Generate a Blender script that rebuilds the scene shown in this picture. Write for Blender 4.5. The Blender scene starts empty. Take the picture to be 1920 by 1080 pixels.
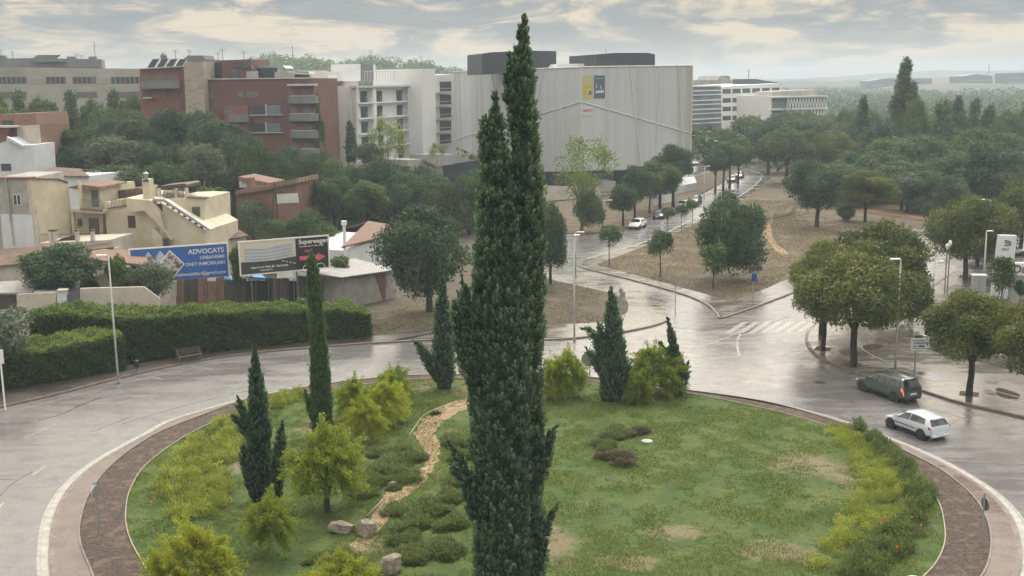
import bpy, math, random
import numpy as np
from mathutils import Matrix, Vector
C = bpy.context.scene
col = C.collection
R = math.radians
# ---------------- camera ----------------
F, YH, ROLL, H = 2070.0, 155.0, R(0.75), 21.0
PITCH = math.atan((540 - YH) / F)
cd = bpy.data.cameras.new('Camera'); cam = bpy.data.objects.new('Camera', cd); col.objects.link(cam)
cd.sensor_width = 36; cd.lens = F / 1920 * 36; cd.clip_end = 20000; cd.clip_start = 0.5
cam.matrix_world = Matrix.Translation((0, 0, H)) @ Matrix.Rotation(R(90) - PITCH, 4, 'X') @ Matrix.Rotation(-ROLL, 4, 'Z')
C.camera = cam
# ---------------- world ----------------
SUN_EL, SUN_AZ = R(52), R(14)          # azimuth clockwise from +Y (straight ahead)
w = bpy.data.worlds.new('World'); C.world = w; w.use_nodes = True
nt = w.node_tree; N = nt.nodes; L = nt.links
for n in list(N): N.remove(n)
def nd(t, tree=None, **kw):
    n = (tree or nt).nodes.new(t)
    for k, v in kw.items(): setattr(n, k, v)
    return n
def mth(op, a, b=None, tree=None, clamp=False):
    tr = tree or nt
    n = tr.nodes.new('ShaderNodeMath'); n.operation = op; n.use_clamp = clamp
    for i, v in enumerate((a, b)):
        if v is None: continue
        if isinstance(v, (int, float)): n.inputs[i].default_value = v
        else: tr.links.new(v, n.inputs[i])
    return n.outputs[0]
def ramp(fac, stops, tree=None):
    tr = tree or nt
    n = tr.nodes.new('ShaderNodeValToRGB'); tr.links.new(fac, n.inputs[0])
    e = n.color_ramp.elements
    while len(e) < len(stops): e.new(0.5)
    for el, (p, c) in zip(e, stops):
        el.position = p; el.color = (c, c, c, 1) if isinstance(c, (int, float)) else (*c, 1)
    return n.outputs[0]
def mix(fac, a, b, tree=None, mode='MIX'):
    tr = tree or nt
    n = tr.nodes.new('ShaderNodeMix'); n.data_type = 'RGBA'; n.blend_type = mode
    for i, v in ((0, fac), (6, a), (7, b)):
        if isinstance(v, (int, float)): n.inputs[i].default_value = v
        elif isinstance(v, tuple): n.inputs[i].default_value = (*v, 1)
        else: tr.links.new(v, n.inputs[i])
    return n.outputs[2]
def noise(vec, scale, detail=6, rough=.55, dist=0, tree=None):
    tr = tree or nt
    n = tr.nodes.new('ShaderNodeTexNoise'); n.inputs['Scale'].default_value = scale
    n.inputs['Detail'].default_value = detail; n.inputs['Roughness'].default_value = rough
    n.inputs['Distortion'].default_value = dist
    if vec is not None: tr.links.new(vec, n.inputs['Vector'])
    return n.outputs[0]
sky = nd('ShaderNodeTexSky'); sky.sky_type = 'NISHITA'; sky.sun_disc = False
sky.sun_elevation = SUN_EL; sky.sun_rotation = SUN_AZ; sky.dust_density = 3
tc = nd('ShaderNodeTexCoord'); sp = nd('ShaderNodeSeparateXYZ'); L.new(tc.outputs['Generated'], sp.inputs[0])
az = mth('ARCTAN2', sp.outputs[0], sp.outputs[1]); el = mth('ARCSINE', sp.outputs[2])
def dvec(ka, ke, oa=0, oe=0):
    cx = nd('ShaderNodeCombineXYZ')
    L.new(mth('ADD', mth('MULTIPLY', az, ka), oa), cx.inputs[0]); L.new(mth('ADD', mth('MULTIPLY', el, ke), oe), cx.inputs[1])
    return cx.outputs[0]
big = noise(dvec(7.5, 30, 3.1, 1.7), 1.0, 9, .6, 1.1)          # large cloud masses
fine = noise(dvec(20, 62, 8.3, 4.2), 1.0, 10, .6, 1.0)            # billows
streak = noise(dvec(9, 120, 1.3, 9.2), 1.0, 8, .6, .9)
mass = mth('ADD', mth('MULTIPLY', big, .72), mth('MULTIPLY', fine, .28))
CL = ramp(mass, [(.40, (2.5, 2.85, 3.0)), (.465, (3.3, 3.4, 3.3)), (.505, (4.8, 4.4, 3.7)), (.56, (7.2, 6.1, 4.5))])
CL = mix(mth('MULTIPLY', ramp(streak, [(.52, 0.), (.62, 1.)]), .4), CL, (3.0, 3.1, 3.1))
# low bank of cloud along the horizon, its top edge uneven, higher to the right
edge = mth('ADD', mth('ADD', -.015, mth('MULTIPLY', az, .110)), mth('MULTIPLY', mth('SUBTRACT', noise(dvec(30, 60, 2, 2), 1, 8, .62), .5), .020))
below = mth('SUBTRACT', edge, el)
lowb = mth('MULTIPLY', ramp(mth('ADD', mth('MULTIPLY', below, 60), .5), [(.42, 0.), (.58, 1.)]), ramp(mth('ADD', mth('MULTIPLY', az, 1.3), .35), [(.42, 0.), (.6, 1.)]))
bankc = ramp(mth('MULTIPLY', below, 40), [(0., (7.8, 6.7, 5.0)), (.3, (5.6, 5.0, 4.0)), (.9, (3.9, 3.9, 3.8))])
CL = mix(lowb, CL, bankc)
# thin glow band low in the sky
lowglow = ramp(mth('MULTIPLY', mth('ABSOLUTE', mth('SUBTRACT', el, .012)), 28), [(0., 1.), (1., 0.)])
CL = mix(mth('MULTIPLY', lowglow, .5), CL, (6.8, 6.0, 4.7))
# overcast brightens with height and towards the hidden sun
up = ramp(mth('MULTIPLY', el, 1.6), [(.12, .86), (.35, 2.0), (1., 2.5)])
sx = (math.sin(SUN_AZ) * math.cos(SUN_EL), math.cos(SUN_AZ) * math.cos(SUN_EL), math.sin(SUN_EL))
dp = nd('ShaderNodeVectorMath', operation='DOT_PRODUCT'); L.new(tc.outputs['Generated'], dp.inputs[0]); dp.inputs[1].default_value = sx
glow = ramp(dp.outputs['Value'], [(.45, 1.), (1., 2.0)])
CL = mix(1., CL, up, mode='MULTIPLY')
GL = mix(1., CL, glow, mode='MULTIPLY')
CL = mix(ramp(el, [(.08, 0.), (.25, 1.)]), CL, GL)
# bright sky patch added above the frame to brighten wet road reflections
bd = mth('ADD', mth('POWER', mth('DIVIDE', mth('SUBTRACT', az, .13), .30), 2), mth('POWER', mth('DIVIDE', mth('SUBTRACT', el, .27), .13), 2))
CL = mix(ramp(bd, [(0., 1.), (1., 0.)]), CL, mix(1., CL, (2.1, 2.0, 1.85), mode='MULTIPLY'))
FIN = mix(ramp(big, [(.30, .8), (.42, 1.)]), sky.outputs[0], CL)
bg = nd('ShaderNodeBackground'); L.new(FIN, bg.inputs[0]); bg.inputs[1].default_value = 0.1
wo = nd('ShaderNodeOutputWorld'); L.new(bg.outputs[0], wo.inputs[0])
# ---------------- sun ----------------
ld = bpy.data.lights.new('Sun', 'SUN'); ld.energy = 1.5; ld.angle = R(14); ld.color = (1, .97, .92)
sun = bpy.data.objects.new('Sun', ld); col.objects.link(sun)
sun.rotation_euler = Vector(sx).to_track_quat('Z', 'Y').to_euler()
C.view_settings.view_transform = 'Standard'; C.view_settings.look = 'None'
C.view_settings.exposure = 0.4; C.view_settings.gamma = 1
C.render.engine = 'CYCLES'
C.cycles.volume_bounces = 0; C.cycles.max_bounces = 5; C.cycles.transparent_max_bounces = 4
# ---------------- pixel <-> world helpers (photo pixels, 1920 x 1080) ----------------
cr, sr = math.cos(ROLL), math.sin(ROLL)
def ray(px, py):
    x = px - 960; y = 540 - py
    X = cr * x + sr * y; Y = -sr * x + cr * y
    return (X, F * math.cos(PITCH) + Y * math.sin(PITCH), -F * math.sin(PITCH) + Y * math.cos(PITCH))
def G(px, py, z=0.0):
    d = ray(px, py); t = (z - H) / d[2]
    return Vector((d[0] * t, d[1] * t, z))
def W(px, py, Y):
    d = ray(px, py); t = Y / d[1]
    return Vector((d[0] * t, Y, H + d[2] * t))
def zat(px, py, Y): return W(px, py, Y).z
def ppm(Y): return F / (Y * math.cos(PITCH))
# ---------------- materials ----------------
MATS = {}
def M(name, c1, c2=None, scale=3.0, rough=.8, bump=0., c3=None, metal=0., spec=.5, rough2=None, stretch=(1, 1, 1), bscale=None, detail=5, lo=.35, hi=.65):
    if name in MATS: return MATS[name]
    m = bpy.data.materials.new(name); m.use_nodes = True; t = m.node_tree
    b = t.nodes['Principled BSDF']
    b.inputs['Roughness'].default_value = rough; b.inputs['Metallic'].default_value = metal
    b.inputs['Specular IOR Level'].default_value = spec
    co = t.nodes.new('ShaderNodeTexCoord'); mp = t.nodes.new('ShaderNodeMapping'); mp.inputs['Scale'].default_value = stretch
    t.links.new(co.outputs['Object'], mp.inputs[0])
    n1 = noise(mp.outputs[0], scale, detail, .6, .2, t)
    c2 = c2 or tuple(v * .8 for v in c1)
    cc = ramp(n1, [(lo, c1), (hi, c2)], t)
    if c3:
        n2 = noise(mp.outputs[0], scale * .23, 4, .6, .5, t)
        cc = mix(ramp(n2, [(.5, 0.), (.62, 1.)], t), cc, c3, t)
    t.links.new(cc, b.inputs['Base Color'])
    if rough2 is not None:
        t.links.new(ramp(noise(mp.outputs[0], scale * .3, 5, .6, .6, t), [(.4, rough), (.6, rough2)], t), b.inputs['Roughness'])
    if bump:
        bp = t.nodes.new('ShaderNodeBump'); bp.inputs['Strength'].default_value = bump; bp.inputs['Distance'].default_value = .05
        t.links.new(noise(mp.outputs[0], bscale or scale * 4, 4, .6, 0, t), bp.inputs['Height']); t.links.new(bp.outputs[0], b.inputs['Normal'])
    MATS[name] = m; return m
def leafmat(name, c1, c2, trans=.3, c3=None):
    m = bpy.data.materials.new(name); m.use_nodes = True; t = m.node_tree
    b = t.nodes['Principled BSDF']; b.inputs['Roughness'].default_value = .55; b.inputs['Specular IOR Level'].default_value = .3
    at = t.nodes.new('ShaderNodeAttribute'); at.attribute_name = 'tint'
    oi = t.nodes.new('ShaderNodeObjectInfo')
    v = mth('ADD', mth('MULTIPLY', at.outputs['Fac'], .8), mth('MULTIPLY', oi.outputs['Random'], .2, t), t)
    cc = ramp(v, [(0., c1), (.62, c2), (1., c3 or tuple(min(1, x * 1.35) for x in c2))], t)
    t.links.new(cc, b.inputs['Base Color'])
    tr = t.nodes.new('ShaderNodeBsdfTranslucent'); t.links.new(mix(1., cc, (1.25, 1.3, .7), t, 'MULTIPLY'), tr.inputs[0])
    ms = t.nodes.new('ShaderNodeMixShader'); ms.inputs[0].default_value = trans
    t.links.new(b.outputs[0], ms.inputs[1]); t.links.new(tr.outputs[0], ms.inputs[2])
    t.links.new(ms.outputs[0], t.nodes['Material Output'].inputs[0])
    MATS[name] = m; return m
_m = mth
def mth(op, a, b=None, tree=None, clamp=False):
    if tree is None:
        for v in (a, b):
            if hasattr(v, 'id_data'): tree = v.id_data
    return _m(op, a, b, tree, clamp)
# ---------------- mesh builder ----------------
def tag(o, label=None, cat=None, group=None, kind=None):
    if label: o['label'] = label
    if cat: o['category'] = cat
    if group: o['group'] = group
    if kind: o['kind'] = kind
    return o
def thing(name, label, cat, loc=(0, 0, 0), group=None):
    o = bpy.data.objects.new(name, None); col.objects.link(o); o.location = loc; o.empty_display_size = .3
    return tag(o, label, cat, group)
def wloc(o):
    v = Vector((0, 0, 0))
    while o: v += Vector(o.location); o = o.parent
    return v
class MB:
    def __init__(s): s.v = []; s.f = []; s.fr = None
    def frame(s, o, u): # local frame: u along, v = left-hand normal going away, z up
        o = Vector(o); u = Vector((u[0], u[1], 0)).normalized(); s.fr = (o, u, Vector((-u.y, u.x, 0))); return s
    def P(s, p):
        if s.fr: o, u, v = s.fr; return o + u * p[0] + v * p[1] + Vector((0, 0, p[2]))
        return Vector(p)
    def poly(s, pts):
        i = len(s.v); s.v += [s.P(p) for p in pts]; s.f.append(tuple(range(i, i + len(pts)))); return s
    def box(s, x0, x1, y0, y1, z0, z1):
        i = len(s.v)
        s.v += [s.P(p) for p in ((x0, y0, z0), (x1, y0, z0), (x1, y1, z0), (x0, y1, z0), (x0, y0, z1), (x1, y0, z1), (x1, y1, z1), (x0, y1, z1))]
        s.f += [tuple(i + k for k in q) for q in ((0, 3, 2, 1), (4, 5, 6, 7), (0, 1, 5, 4), (1, 2, 6, 5), (2, 3, 7, 6), (3, 0, 4, 7))]; return s
    def prism(s, pts, z0, z1): # horizontal outline (ccw) extruded
        n = len(pts); i = len(s.v)
        s.v += [s.P((p[0], p[1], z0)) for p in pts] + [s.P((p[0], p[1], z1)) for p in pts]
        s.f.append(tuple(i + n + k for k in range(n))); s.f.append(tuple(i + n - 1 - k for k in range(n)))
        for k in range(n): a = (k + 1) % n; s.f.append((i + k, i + a, i + n + a, i + n + k))
        return s
    def slab(s, pts, d): # arbitrary planar outline (3d) extruded by vector d
        n = len(pts); i = len(s.v); d = Vector(d)
        s.v += [s.P(p) for p in pts] + [s.P(Vector(p) + d) for p in pts]
        s.f.append(tuple(range(i + n - 1, i - 1, -1))); s.f.append(tuple(i + n + k for k in range(n)))
        for k in range(n): a = (k + 1) % n; s.f.append((i + k, i + a, i + n + a, i + n + k))
        return s
    def tube(s, pts, rad, n=8, cap=True):
        pts = [s.P(p) for p in pts]; rad = rad if hasattr(rad, '__len__') else [rad] * len(pts)
        i0 = len(s.v)
        for k, p in enumerate(pts):
            d = (pts[min(k + 1, len(pts) - 1)] - pts[max(k - 1, 0)]).normalized()
            a = d.orthogonal().normalized() if k == 0 else (a - d * a.dot(d)).normalized()
            b = d.cross(a)
            for j in range(n):
                t = 2 * math.pi * j / n; s.v.append(p + (a * math.cos(t) + b * math.sin(t)) * rad[k])
        for k in range(len(pts) - 1):
            for j in range(n):
                q = (j + 1) % n; s.f.append((i0 + k * n + j, i0 + k * n + q, i0 + (k + 1) * n + q, i0 + (k + 1) * n + j))
        if cap:
            s.f.append(tuple(i0 + n - 1 - j for j in range(n))); e = i0 + (len(pts) - 1) * n; s.f.append(tuple(e + j for j in range(n)))
        return s
    def build(s, name, m, parent=None, smooth=False, bevel=0):
        me = bpy.data.meshes.new(name); off = wloc(parent)
        me.from_pydata([tuple(v - off) for v in s.v], [], s.f)
        me.materials.append(m if not isinstance(m, str) else MATS[m])
        if smooth: me.polygons.foreach_set('use_smooth', [True] * len(me.polygons))
        me.update()
        o = bpy.data.objects.new(name, me); col.objects.link(o); o.parent = parent
        if bevel:
            b = o.modifiers.new('b', 'BEVEL'); b.width = bevel; b.segments = 2; b.limit_method = 'ANGLE'
        return o
def copy_tree(o, parent=None):
    c = o.copy(); col.objects.link(c); c.parent = parent
    for ch in list(o.children): copy_tree(ch, c)
    return c
def npmesh(name, V, Fq, mat, tint=None, parent=None):
    """V (n,3), Fq (m,4) arrays"""
    me = bpy.data.meshes.new(name)
    k = Fq.shape[1]
    me.vertices.add(len(V)); me.vertices.foreach_set('co', np.asarray(V, np.float32).ravel())
    me.loops.add(Fq.size); me.loops.foreach_set('vertex_index', Fq.astype(np.int32).ravel())
    me.polygons.add(len(Fq)); me.polygons.foreach_set('loop_start', np.arange(len(Fq), dtype=np.int32) * k)
    if tint is not None:
        a = me.attributes.new('tint', 'FLOAT', 'FACE'); a.data.foreach_set('value', tint.astype(np.float32))
    me.materials.append(mat if not isinstance(mat, str) else MATS[mat]); me.update(calc_edges=True)
    return me
def link(name, me, parent=None, loc=(0, 0, 0), scale=(1, 1, 1), rz=0):
    o = bpy.data.objects.new(name, me); col.objects.link(o); o.parent = parent; o.location = loc; o.scale = scale; o.rotation_euler.z = rz
    return o
def text_mesh(txt, size, name='lettering', extrude=.01, bold=0, spacing=1.0, align='LEFT'):
    cu = bpy.data.curves.new('t', 'FONT'); cu.body = txt; cu.size = size; cu.extrude = extrude; cu.offset = bold; cu.space_character = spacing
    cu.align_x = align
    o = bpy.data.objects.new('t', cu); col.objects.link(o)
    me = bpy.data.meshes.new_from_object(o.evaluated_get(bpy.context.evaluated_depsgraph_get()))
    bpy.data.objects.remove(o); me.name = name; return me
# ---------------- surfaces ----------------
M('soil', (.05, .042, .033), (.10, .083, .06), 1.1, .95, .8, c3=(.08, .08, .045), detail=9)
M('dry_grass', (.06, .045, .031), (.135, .104, .07), 1.6, .95, .9, c3=(.13, .115, .06), bscale=7, detail=9)
M('mulch', (.02, .014, .012), (.105, .075, .06), 7, .9, 1.0, bscale=18, c3=(.12, .085, .064), detail=10)
M('path_sand', (.22, .15, .09), (.36, .26, .165), 3, .95, .5, c3=(.22, .17, .09), bscale=14)
M('concrete', (.28, .27, .25), (.40, .385, .36), 2, .5, .15, rough2=.8)
M('kerb_brown', (.12, .095, .085), (.19, .155, .14), 3, .35, .15, rough2=.7)
M('edging', (.20, .18, .14), (.32, .29, .23), 3, .7)
M('tar', (.018, .018, .02), (.03, .03, .033), 4, .25)
M('white_paint', (.33, .33, .32), (.14, .14, .14), 4, .35, detail=8, lo=.42, hi=.72)
M('manhole_iron', (.04, .035, .035), (.07, .06, .055), 8, .4, .2)
def wet(name, dry, damp, r_lo, r_hi, bump, brick=None):
    m = bpy.data.materials.new(name); m.use_nodes = True; t = m.node_tree; b = t.nodes['Principled BSDF']
    co = t.nodes.new('ShaderNodeTexCoord'); ob = co.outputs['Object']
    n1 = noise(ob, .11, 6, .62, .8, t); n2 = noise(ob, 9, 6, .7, 0, t); n3 = noise(ob, .9, 7, .65, .4, t)
    st = t.nodes.new('ShaderNodeMapping'); st.inputs['Scale'].default_value = (.25, 1.3, 1); st.inputs['Rotation'].default_value = (0, 0, R(35)); t.links.new(ob, st.inputs[0])
    n4 = noise(st.outputs[0], .8, 6, .6, .6, t)
    wetf = ramp(mth('ADD', mth('MULTIPLY', n1, .55), mth('MULTIPLY', n4, .45)), [(.42, 0.), (.56, 1.)], t)
    cc = mix(wetf, dry, damp, t)
    cc = mix(mth('MULTIPLY', ramp(n2, [(.3, 0.), (.7, 1.)], t), .35), cc, tuple(v * 1.7 for v in damp), t)
    cc = mix(mth('MULTIPLY', ramp(n3, [(.5, 0.), (.68, 1.)], t), .4), cc, tuple(v * .6 for v in damp), t)
    h = n2
    if brick:
        br = t.nodes.new('ShaderNodeTexBrick'); t.links.new(co.outputs[brick[0]], br.inputs['Vector'])
        br.inputs['Scale'].default_value = brick[1]; br.inputs['Mortar Size'].default_value = .035
        br.inputs['Color1'].default_value = (.85, .85, .85, 1); br.inputs['Color2'].default_value = (1.15, 1.1, 1.05, 1); br.inputs['Mortar'].default_value = (.38, .36, .35, 1)
        cc = mix(1., cc, br.outputs[0], t, 'MULTIPLY')
    t.links.new(cc, b.inputs['Base Color'])
    rr = mth('ADD', mth('MULTIPLY', wetf, r_lo - r_hi), r_hi)
    rr = mth('ADD', rr, mth('MULTIPLY', mth('SUBTRACT', n3, .5), .35), clamp=True) if False else mth('MAXIMUM', mth('ADD', rr, mth('MULTIPLY', mth('SUBTRACT', n3, .5), .4)), .07)
    t.links.new(rr, b.inputs['Roughness'])
    bp = t.nodes.new('ShaderNodeBump'); bp.inputs['Strength'].default_value = bump; bp.inputs['Distance'].default_value = .006
    t.links.new(noise(ob, 28, 3, .6, 0, t), bp.inputs['Height']); t.links.new(bp.outputs[0], b.inputs['Normal'])
    MATS[name] = m; return m
wet('asphalt', (.165, .163, .166), (.115, .113, .117), .20, .36, .5)
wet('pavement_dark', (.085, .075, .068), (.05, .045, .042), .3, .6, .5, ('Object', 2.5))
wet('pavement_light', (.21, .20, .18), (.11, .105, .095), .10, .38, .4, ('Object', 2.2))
wet('pavers_ring', (.19, .15, .135), (.12, .09, .08), .22, .5, .4, ('UV', 3.2))
# lawn: green with tan worn patches
m = bpy.data.materials.new('lawn'); m.use_nodes = True; t = m.node_tree; b = t.nodes['Principled BSDF']; b.inputs['Roughness'].default_value = .9
co = t.nodes.new('ShaderNodeTexCoord'); ob = co.outputs['Object']
g = mix(ramp(noise(ob, .35, 6, .6, .5, t), [(.4, 0.), (.62, 1.)], t), (.055, .108, .014), (.118, .156, .026), t)
g = mix(ramp(noise(ob, 5, 6, .7, .3, t), [(.38, 0.), (.62, .75)], t), g, (.028, .055, .010), t)
n = mth('ADD', mth('MULTIPLY', noise(ob, .16, 5, .6, .8, t), .7), mth('MULTIPLY', noise(ob, 2.2, 6, .7, .4, t), .3))
bare = mix(ramp(noise(ob, 6, 7, .7, .3, t), [(.35, 0.), (.65, 1.)], t), (.12, .115, .06), (.26, .21, .14), t)
g = mix(ramp(n, [(.59, 0.), (.68, .7)], t), g, bare, t)
sxy = t.nodes.new('ShaderNodeSeparateXYZ'); t.links.new(ob, sxy.inputs[0]); ed = mth('MULTIPLY', mth('SUBTRACT', noise(ob, 1.1, 7, .7, .5, t), .5), 2.6)
for (px, py, rx, ry) in ((1510, 875, 2.5, 2.6), (1585, 905, 1.0, 1.6), (1040, 1025, 1.3, 2.6), (1270, 1003, 1.7, 1.0), (1460, 1040, 2.2, 1.3), (1180, 1060, 1.6, .9), (600, 805, 1.6, 2.6), (445, 880, .7, 1.6), (810, 725, 1.6, 2.0), (690, 1030, 1.0, 1.4), (870, 740, 1.3, 1.6)):
    c = G(px, py); dx = mth('DIVIDE', mth('SUBTRACT', sxy.outputs[0], c.x), rx); dy = mth('DIVIDE', mth('SUBTRACT', sxy.outputs[1], c.y), ry)
    d_ = mth('SQRT', mth('ADD', mth('MULTIPLY', dx, dx), mth('MULTIPLY', dy, dy)))
    f_ = ramp(mth('ADD', mth('SUBTRACT', 1.0, d_), ed), [(.0, 0.), (.55, .9)], t); g = mix(f_, g, bare, t)
t.links.new(g, b.inputs['Base Color'])
bp = t.nodes.new('ShaderNodeBump'); bp.inputs['Strength'].default_value = .9; bp.inputs['Distance'].default_value = .12
t.links.new(noise(ob, 9, 7, .75, .3, t), bp.inputs['Height']); t.links.new(bp.outputs[0], b.inputs['Normal']); MATS['lawn'] = m
M('bare_turf', (.17, .145, .09), (.26, .22, .15), 3, .95, .7, bscale=12, c3=(.10, .12, .045))

def catmull(P, closed=False, n=6):
    P = [Vector(p) for p in P]; out = []; m = len(P)
    for i in range(m if closed else m - 1):
        if closed: a, b_, c, d = (P[(i + k - 1) % m] for k in range(4))
        else: a, b_, c, d = P[max(i - 1, 0)], P[i], P[i + 1], P[min(i + 2, m - 1)]
        for k in range(n):
            s = k / n
            out.append(.5 * ((2 * b_) + (c - a) * s + (2 * a - 5 * b_ + 4 * c - d) * s * s + (3 * b_ - a - 3 * c + d) * s ** 3))
    if not closed: out.append(P[-1])
    return out
def _n(): pass
def area2(p): return sum(p[i].x * p[(i + 1) % len(p)].y - p[(i + 1) % len(p)].x * p[i].y for i in range(len(p)))
def ccw(p): return p if area2(p) > 0 else p[::-1]
def gp(pix, smooth=True, n=4, closed=False):
    P = [G(*p) for p in pix]
    return catmull(P, closed, n) if smooth else P
def raised(name, pts, z1, mat, z0=-.05):
    return tag(MB().prism(ccw(pts), z0, z1).build(name, mat), kind='structure')
# base ground: one sheet to the horizon
g = MB()
nr = [0, 60, 120, 250, 500, 1000, 2000, 4200]
for i in range(len(nr) - 1):
    for k in range(48):
        a0, a1 = 2 * math.pi * k / 48, 2 * math.pi * (k + 1) / 48
        q = [(nr[i + 1] * math.cos(a0), nr[i + 1] * math.sin(a0), -.04), (nr[i + 1] * math.cos(a1), nr[i + 1] * math.sin(a1), -.04), (nr[i] * math.cos(a1), nr[i] * math.sin(a1), -.04), (nr[i] * math.cos(a0), nr[i] * math.sin(a0), -.04)]
        g.poly(q if i else q[:3])
tag(g.build('ground', 'soil'), kind='structure')
road = gp([(-900, 1700), (-700, 640), (300, 640), (640, 590), (950, 560), (960, 440), (1080, 420), (1200, 370), (1280, 335), (1290, 303), (1400, 296), (1470, 300), (1500, 420), (1650, 430), (1735, 425), (1850, 430), (2300, 560), (2400, 1600)], False)
tag(MB().poly(ccw(road)).build('road', 'asphalt'), kind='structure')

curbL = [(-160, 806), (0, 766), (100, 743), (200, 717), (300, 693), (400, 674), (500, 661), (620, 651), (700, 645), (800, 640), (900, 638), (1000, 639), (1060, 637), (1120, 631), (1180, 622), (1230, 611), (1256, 600)]
innL = [(-160, 775), (0, 738), (200, 702), (330, 674), (500, 652), (640, 636), (700, 632), (860, 617), (1000, 612), (1120, 606), (1165, 594), (1178, 580), (1170, 562), (1130, 548), (1060, 533), (1000, 518), (960, 510)]
split = gp(curbL, n=5)
# dark pavement under the hedge, lighter wet paving on the corner
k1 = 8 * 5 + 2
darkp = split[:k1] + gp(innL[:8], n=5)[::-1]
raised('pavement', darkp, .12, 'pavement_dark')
lightp = split[k1:] + gp([(1245, 575), (1205, 550), (1150, 530), (1080, 513), (1000, 503), (960, 500)], n=4) + gp(innL[7:], n=5)[::-1][:-1]
raised('pavement', lightp, .12, 'pavement_light')
soil = gp(innL[6:], n=5) + gp([(960, 510), (900, 520), (860, 560), (700, 590), (600, 600), (640, 636)], False)
raised('dirt_verge', soil, .135, 'soil')
raised('dirt_path', gp([(680, 592), (730, 583), (800, 571), (860, 558), (900, 545), (905, 552), (860, 572), (800, 584), (740, 597), (700, 603)], n=4, closed=True), .15, 'dry_grass')
# kerbs
def strip(name, A, B, z, mat, closed=True, uv=True, zb=None):
    """flat band between two point lists; zb gives it a skirt down to zb on the A side"""
    n = len(A); V = [Vector((p.x, p.y, z)) for p in A] + [Vector((p.x, p.y, z)) for p in B]; Fc = []
    for i in range(n if closed else n - 1):
        j = (i + 1) % n; Fc.append((i, j, n + j, n + i))
    if zb is not None:
        V += [Vector((p.x, p.y, zb)) for p in A] + [Vector((p.x, p.y, zb)) for p in B]
        for i in range(n if closed else n - 1):
            j = (i + 1) % n; Fc.append((2 * n + i, 2 * n + j, j, i)); Fc.append((n + i, n + j, 3 * n + j, 3 * n + i))
    me = bpy.data.meshes.new(name); me.from_pydata([tuple(v) for v in V], [], Fc)
    if uv:
        d = [0]
        for i in range(1, n + 1): d.append(d[-1] + (A[i % n] - A[i - 1]).length)
        u = me.uv_layers.new()
        for pl in me.polygons:
            i = pl.index if pl.index < n else 0
            wd = (A[i % n] - B[i % n]).length
            for li, c in zip(pl.loop_indices, ((d[i], 0), (d[i + 1], 0), (d[i + 1], wd), (d[i], wd))): u.data[li].uv = c
    me.materials.append(MATS[mat]); me.update()
    o = bpy.data.objects.new(name, me); col.objects.link(o); return tag(o, kind='structure')
def offset(P, d):
    out = []
    for i, p in enumerate(P):
        t_ = (P[min(i + 1, len(P) - 1)] - P[max(i - 1, 0)]); t_.z = 0; t_.normalize(); out.append(p + Vector((-t_.y, t_.x, 0)) * d)
    return out
strip('kerb', offset(split, -.02), offset(split, .22), .135, 'kerb_brown', False, zb=-.02)
parkcurb = gp([(1088, 498), (1098, 505), (1180, 525), (1280, 553), (1325, 573), (1342, 589), (1352, 598), (1400, 583), (1480, 553), (1560, 520), (1650, 480), (1735, 443)], n=5)
streetcurb = gp([(1380, 314), (1412, 320), (1428, 332), (1400, 360), (1345, 388), (1300, 411), (1252, 436), (1200, 458), (1140, 475), (1100, 487)], n=5)
raised('pavement', parkcurb + gp([(1720, 400), (1500, 300), (1380, 300)], False) + streetcurb, .12, 'pavement_light')
strip('kerb', offset(parkcurb, -.02), offset(parkcurb, .2), .135, 'kerb_brown', False, zb=-.02)
strip('kerb', offset(streetcurb, -.02), offset(streetcurb, .2), .135, 'concrete', False, zb=-.02)
parkpts = gp([(1118, 497), (1160, 482), (1215, 461), (1260, 443), (1300, 422), (1345, 400), (1395, 374), (1432, 350), (1446, 336), (1440, 322), (1410, 311), (1370, 306)], n=3) + gp([(1340, 290), (1340, 240), (2300, 240), (2300, 392), (1800, 412), (1720, 428), (1640, 458), (1520, 505), (1440, 541), (1372, 566), (1300, 547), (1240, 530), (1180, 514)], False)
raised('park_ground', parkpts, .14, 'dry_grass')
rcurb = gp([(1850, 465), (1810, 494), (1730, 551), (1690, 570), (1640, 587), (1580, 597), (1535, 606), (1515, 622), (1511, 642), (1530, 668), (1580, 692), (1640, 713), (1720, 732), (1800, 757), (1920, 785), (2050, 822), (2400, 935)], n=5)
raised('pavement', rcurb + gp([(2600, 700), (2400, 430)], False), .12, 'pavement_light')
strip('kerb', offset(rcurb, -.02), offset(rcurb, .2), .135, 'kerb_brown', False, zb=-.02)
vpts = gp([(1105, 440), (1165, 433), (1210, 409), (1290, 377), (1345, 349), (1372, 331), (1375, 318), (1340, 322), (1250, 345), (1130, 370), (1000, 385), (960, 440), (1060, 438)], False)
raised('verge', vpts, .12, 'dry_grass')
raised('forecourt', gp([(1100, 372), (1240, 350), (1330, 318), (1322, 296), (1200, 300), (960, 330), (960, 385)], False), .13, 'pavement_light')
raised('dirt_track', gp([(1600, 384), (1640, 380), (1700, 391), (1780, 404), (1860, 402), (1870, 410), (1780, 416), (1690, 408), (1620, 396)], n=4, closed=True), .155, 'path_sand')
raised('dirt_track', gp([(1432, 420), (1445, 425), (1450, 450), (1470, 470), (1478, 478), (1462, 478), (1445, 462), (1430, 440)], n=4, closed=True), .15, 'path_sand')
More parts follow.
